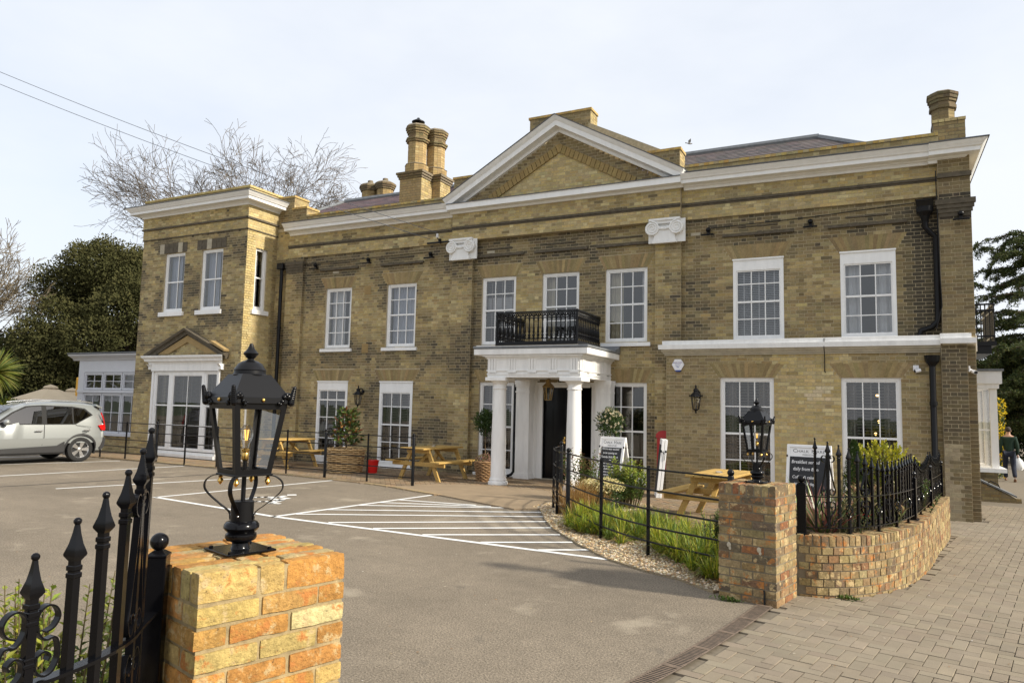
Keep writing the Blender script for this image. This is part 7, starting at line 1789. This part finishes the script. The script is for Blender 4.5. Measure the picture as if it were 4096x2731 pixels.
# cedar on the street side
CT = thing('cedar_tree', 'dark cedar with drooping layered branches beyond the street corner', 'tree', (7.7,26.0,-.6)); rn = random.Random(23); m = MB(); m.tube([(0,0,-.3), (.1,0,5), (0,0,13)], [.5,.38,.12], 10, (.09,.07,.05)); m.build('trunk', 'bark', CT, colors=True); m = MB(); L = Leaves()
for k in range(110):
    z = rn.uniform(2.0,11.4); a = rn.choice([rn.uniform(PI*.72, PI*1.45), rn.uniform(0, 2*PI)]); ln = rn.uniform(3.0,5.4)*(1 if z < 9 else .72); d = Vector((math.cos(a), math.sin(a), .18)); pts = []
    for i in range(8): t = i/7; pts.append(Vector((0,0,z))+d*ln*t+Vector((0,0,-1.5*t*t*rn.uniform(.5,1.1))))
    m.tube(pts, [.07*(1-t*.85) for t in np.linspace(0,1,8)], 5, (.09,.07,.05)); P = Path(pts)
    dens = 2.0 if z < 6.5 else 1.1
    for j in range(int(34*dens)):
        t = rn.uniform(.22,1); p, tg = P.at(P.len*t); sd = Vector((-tg.y, tg.x, 0))*rn.choice((-1,1)); e = p+(sd*.8+tg*.6+Vector((0,0,-.22))).normalized()*rn.uniform(.35,.9)*(1.1-t*.5)
        m.tube([p, e], [.016,.006], 3, (.09,.07,.045))
        for q in range(26): L.leaf(p.lerp(e, rn.random())+rdir(rn)*.07, rdir(rn, .2)+(e-p).normalized()*.4, rdir(rn, 1), .15*rn.uniform(.7,1.2), .05, jit(rn.choice([(.05,.075,.02), (.08,.10,.025), (.035,.05,.016), (.11,.12,.03)]), .2, rn))
m.build('limbs', 'bark', CT, colors=True); L.build('needles', 'needle', CT)
rn = random.Random(78); leafy('yew_tree', 'dense dark yew mass behind the cedar along the street', (8.2,31.0,-.8), 7.6, blobset(34, 4.6, 3.4, 1.2, 6.6, 1.0, 1.5), [(.035,.05,.014), (.06,.075,.02), (.045,.06,.016)], (.16,.08), 6, per=1100, trunk=.35)
rn = random.Random(79); leafy('street_hedge', 'dark hedge closing the far end of the street', (9,62,-1.0), 6, blobset(30, 9, 2, .5, 5.5, 1.4, 2.0), [(.03,.042,.014), (.05,.06,.02)], (.4,.2), 8, per=300, trunk=.3, cat='hedge')
FS = thing('yellow_hedge', 'narrow hedge covered in bright yellow flowers beyond the white street bay window', 'hedge', (3.62,14.2,-.35)); L = Leaves(); rn = random.Random(51)
for k in range(7): bush(L, (0,0,.25+.36*k), (.36,.6,.32), 420, [(.05,.08,.02), (.07,.10,.03)], (.09,.05), rnd=rn, shell=.5); bush(L, (0,-.05,.25+.36*k), (.40,.64,.34), 420 if k in (2,3,4,6) else 120, [(.62,.44,.01), (.70,.52,.02)], (.075,.05), rnd=rn, shell=.85)
L.build('foliage', 'leaf', FS); m = MB(); m.tube([(0,0,-.1), (0,0,2.2)], [.05,.02], 6, (.09,.06,.04)); m.build('stem', 'bark', FS, colors=True)

# ------------------------------------------------------------------ parasols and orange post behind the car
def parasol(label, loc, r):
    T = thing('garden_parasol', label, 'parasol', loc, group='cream parasols behind the car'); n = 8; m = MB(); vs = [(0,0,2.42)]
    for k in range(n): a = 2*PI*k/n; vs.append((r*math.cos(a), r*math.sin(a), 1.92))
    for k in range(n): a = 2*PI*k/n; vs.append((r*math.cos(a)*.995, r*math.sin(a)*.995, 1.84))
    for k in range(n): a = 2*PI*(k+.5)/n; vs.append((r*.52*math.cos(a), r*.52*math.sin(a), 2.14))
    fs = []
    for k in range(n): j = (k+1) % n; fs += [(0,1+k,17+k), (0,17+k,1+j), (1+k,1+j,17+k), (1+k,9+k,9+j,1+j)]
    m.add(vs, fs); m.build('canopy', 'canvas', T); m = MB(); m.lathe([(r*.2,2.36), (r*.16,2.43), (.01,2.5)], seg=8); m.build('vent_cap', 'canvas', T)
    m = MB(); m.tube([(0,0,0), (0,0,2.4)], .022, 10); m.build('pole', 'pine', T, smooth=True)
    for k in range(n): a = 2*PI*k/n; m = MB(); m.tube([(0,0,2.36), (r*.97*math.cos(a), r*.97*math.sin(a), 1.90)], .011, 5); m.build('rib', 'pine', T)
    m = MB(); m.lathe([(.26,0), (.26,.06), (.05,.1)], seg=16); m.build('base', 'lead', T, smooth=30)
parasol('cream parasol opened above the tail of the parked car', (-27.7,0.0,-.28), 1.32); parasol('smaller looking cream parasol half hidden by the other parasol near the conservatory', (-29.6,2.0,-.35), 1.25)
m = MB(); m.lathe([(.14,0), (.14,2.5), (.12,2.53)], seg=16); o = m.build('orange_post', 'orange_paint', smooth=30); o.location = (-27.6,1.05,0); tag(o, 'round orange post between the parasols and the conservatory', 'post')

# ------------------------------------------------------------------ overhead wires, insulator, bird
def wire(label, a, b, sag, r):
    a, b = Vector(a), Vector(b); m = MB(); m.tube([a.lerp(b, t)+Vector((0,0,-sag*4*t*(1-t))) for t in np.linspace(0,1,24)], r, 5); o = m.build('overhead_wire', 'wire', smooth=True); tag(o, label, 'wire', 'wires running to the front wall')
wire('upper thin overhead wire running down to the insulator on the wall', (-25.4,-7.55,12.45), (-10.52,-.26,6.40), .25, .008); wire('lower thin overhead wire running down to the insulator on the wall', (-25.4,-7.55,12.08), (-10.75,-.28,6.24), .25, .008)
I_ = thing('wire_insulator', 'small white insulator on a dark iron bar under the frieze', 'insulator', (-10.55,-.06,6.25)); m = MB(); m.box(-.42, .5, -.03, 0, -.09, -.05); m.box(-.03, .03, -.06, 0, -.1, .02); m.build('bar', 'iron_black', I_); m = MB(); m.lathe([(.03,0), (.045,.02), (.03,.04), (.045,.06), (.03,.08), (.035,.11), (.01,.12)], (0,-.16,.02), 12); m.build('porcelain', 'white_plastic', I_, smooth=True); m = MB(); m.tube([(0,-.02,.0), (0,-.12,-.01), (0,-.16,.03)], .012, 6); m.build('pin', 'iron_black', I_)
m = MB(); m.sphere((0,0,0), .06, 12, 8, sc=(2.1,.8,.75)); m.sphere((-.13,0,.02), .035, 8, 6, sc=(1.2,1,1)); o = len(m.v)
m.add([(-.04,0,.03), (.07,0,.03), (.10,.10,.12), (-.02,.2,.22), (-.06,.08,.12)], [(0,1,2,3,4)]); m.add([(-.04,0,.03), (.07,0,.03), (.10,-.10,.12), (-.02,-.2,.22), (-.06,-.08,.12)], [(4,3,2,1,0)]); m.add([(.1,-.03,.0), (.24,-.05,.01), (.24,.05,.01), (.1,.03,0)], [(0,1,2,3)])
o = m.build('bird', 'bird_grey', smooth=True); o.location = (-3.38,-1.79,7.29); o.scale = (.36,.36,.36); o.rotation_euler = (rad(15), rad(-10), rad(200)); tag(o, 'small grey bird flying above the parapet beside the slate roof', 'bird')

# ------------------------------------------------------------------ people
def skinned(name, V_, E_, R_, mat, parent, sub=2):
    me = bpy.data.meshes.new(name); me.from_pydata(V_, E_, []); o = bpy.data.objects.new(name, me); COL.objects.link(o)
    md = o.modifiers.new('skin', 'SKIN'); md.use_smooth_shade = True
    for i, r in enumerate(R_): me.skin_vertices[0].data[i].radius = r if isinstance(r, tuple) else (r, r)
    me.skin_vertices[0].data[0].use_root = True; sm_ = o.modifiers.new('sub', 'SUBSURF'); sm_.levels = sub; sm_.render_levels = sub
    dg = bpy.context.evaluated_depsgraph_get(); m2 = bpy.data.meshes.new_from_object(o.evaluated_get(dg)); m2.materials.clear(); m2.materials.append(M[mat]); bpy.data.objects.remove(o); m2.name = name
    m2.polygons.foreach_set('use_smooth', [True]*len(m2.polygons)); return link(m2, name, parent)
def person(label, loc, rz, top_mat, leg_mat, hair_mat, stride=.22, shoe='shoe_brown'):
    """walking figure, faces +y"""
    T = thing('person', label, 'person', loc, rz); s = stride
    V_ = [(0,0,.93), (0,.01,1.12), (0,.0,1.35), (0,-.01,1.47), (0,.015,1.54), (0,.02,1.66), (0,.015,1.75),
          (-.10,0,.90), (-.11,.10*s/.22,.50), (-.11,-.10*s/.22+.08,.09), (.10,0,.90), (.11,-.06*s/.22,.49), (.12,-.36*s/.22,.14),
          (-.17,-.01,1.42), (-.235,-.05,1.14), (-.24,.04,.90), (.17,-.01,1.42), (.235,-.02,1.14), (.245,.06,.90)]
    E_ = [(0,1), (1,2), (2,3), (3,4), (4,5), (5,6), (0,7), (7,8), (8,9), (0,10), (10,11), (11,12), (3,13), (13,14), (14,15), (3,16), (16,17), (17,18)]
    R_ = [(.13,.10), (.13,.095), (.15,.10), (.085,.07), .052, (.075,.095), (.055,.075), .085, .06, .042, .085, .06, .042, .06, .045, .032, .06, .045, .032]
    b = skinned('body', V_, E_, R_, 'skin', T)
    jm = [0,1,2,3,13,14,15,16,17,18]; mp_ = {v: i for i, v in enumerate(jm)}; Rj = {0:(.165,.13), 1:(.165,.125), 2:(.19,.13), 3:(.10,.085), 13:.085, 14:.064, 15:.048, 16:.085, 17:.064, 18:.048}
    skinned('jumper', [V_[i] if i != 0 else (0,0,.90) for i in jm], [(mp_[a], mp_[c]) for a, c in E_ if a in mp_ and c in mp_], [Rj[i] for i in jm], top_mat, T)
    tmn = [0,7,8,9,10,11,12]; mp_ = {v: i for i, v in enumerate(tmn)}; Rt = {0:(.15,.12), 7:.108, 8:.078, 9:.066, 10:.108, 11:.078, 12:.066}
    skinned('trousers', [V_[i] for i in tmn], [(mp_[a], mp_[c]) for a, c in E_ if a in mp_ and c in mp_], [Rt[i] for i in tmn], leg_mat, T)
    h = MB(); h.sphere((0,.005,1.70), .098, 16, 10, sc=(.88,1.02,1.0)); o = len(h.v)
    h.v = [(x, y, z if not (y > .055 and z < 1.72) else z) for x, y, z in h.v]; h.build('hair', hair_mat, T, smooth=True)
    for sx in (-1, 1): e = MB(); e.sphere((sx*.083,.02,1.655), .022, 8, 6, sc=(.5,.8,1.3)); e.build('ear', 'skin', b, smooth=True)
    f = MB(); f.sphere((0,.125,1.645), .018, 8, 6, sc=(.7,1,1.3)); f.build('nose', 'skin', b, smooth=True)
    for sx in (-1, 1): f = MB(); f.sphere((sx*.033,.108,1.675), .011, 8, 6); f.build('eye', 'hair', b, smooth=True)
    f = MB(); f.sphere((0,.112,1.60), .02, 8, 6, sc=(1.1,.4,.3)); f.build('mouth', 'red_paint', b, smooth=True)
    for i, sx in ((15,-1), (18,1)):
        w_ = Vector(V_[i]); hnd = MB(); hnd.sphere(w_+Vector((0,.01,-.075)), .042, 10, 8, sc=(.5,.9,1.15))
        for k in range(4): y = -.03+.02*k; l = (.065,.075,.08,.068)[k]; p = w_+Vector((0,.01+y,-.115)); hnd.tube([p, p+Vector((-sx*.006,.004,-l*.5)), p+Vector((-sx*.022,.006,-l))], [.0095,.009,.0075], 6)
        p = w_+Vector((-sx*.01,.045,-.065)); hnd.tube([p, p+Vector((-sx*.01,.022,-.03)), p+Vector((-sx*.016,.024,-.06))], [.011,.010,.008], 6); hnd.build('hand', 'skin', b, smooth=True)
    for i, tip in ((9,0), (12,.75)):
        w_ = Vector(V_[i]); m = MB(); m.sphere((0,.06,0), .052, 12, 8, sc=(.85,2.5,.8)); m.xf(Matrix.Translation(w_+Vector((0,.0,-.045+(.0 if tip == 0 else -.03)))) @ Matrix.Rotation(-tip, 4, 'X')); m.build('shoe', shoe, T, smooth=True)
    return T
person('man in dark green jumper and jeans walking away along the pavement', (3.88,12.8,-.315), rad(-4), 'jumper_green', 'jeans', 'hair')
person('distant grey haired person in a blue coat farther along the street', (7.6,40,-.6), rad(8), 'coat_blue', 'jeans', 'hair_grey', .12)
BG = thing('carrier_bag', 'white plastic carrier bag held by the man in the green jumper', 'bag', (4.13,12.85,.05)); m = MB(); vs = []
for i, (z, wx_, wy_) in enumerate(((0,.11,.05), (.06,.15,.085), (.2,.16,.095), (.32,.13,.07), (.40,.06,.03))):
    for k in range(14): a = 2*PI*k/14; r = 1+.12*math.sin(k*2.7+i); vs.append((wx_*math.cos(a)*r, wy_*math.sin(a)*r, z))
m.add(vs, [(i*14+k, i*14+(k+1)%14, i*14+14+(k+1)%14, i*14+14+k) for i in range(4) for k in range(14)]+[tuple(range(14))[::-1], tuple(range(56,70))]); m.build('bag', 'bag_white', BG, smooth=True)
m = MB()
for s in (-1, 1): m.tube([(s*.03,0,.38), (s*.035,0,.46), (0,0,.50)], .012, 6)
m.build('handles', 'bag_white', BG, smooth=True)
# ------------------------------------------------------------------ scraps on the ground
rn = random.Random(99); L = Leaves()
for k in range(260):
    if k % 2: x, y = rn.uniform(-9,-1.6), rn.uniform(-13.5,-8.4)
    else:
        x, y = rn.uniform(-.9,2.5), rn.uniform(-11.5,-3)
        if y > -9.2 and x < wx(y)+.08: continue
    L.leaf((x, y, pz(y)+.006), (rn.uniform(-1,1), rn.uniform(-1,1), .05), (0,0,1), rn.uniform(.012,.035), rn.uniform(.008,.018), jit(rn.choice([(.55,.5,.4), (.34,.17,.06), (.62,.60,.55), (.25,.14,.06), (.45,.36,.2)]), .2, rn), .1)
o = L.build('scattered_leaf_litter', 'leaf', kind='stuff'); tag(o, 'tiny dead leaves and scraps scattered over tarmac and paving', 'litter')
for o in bpy.data.objects:
    if 'w' in o.keys(): del o['w']
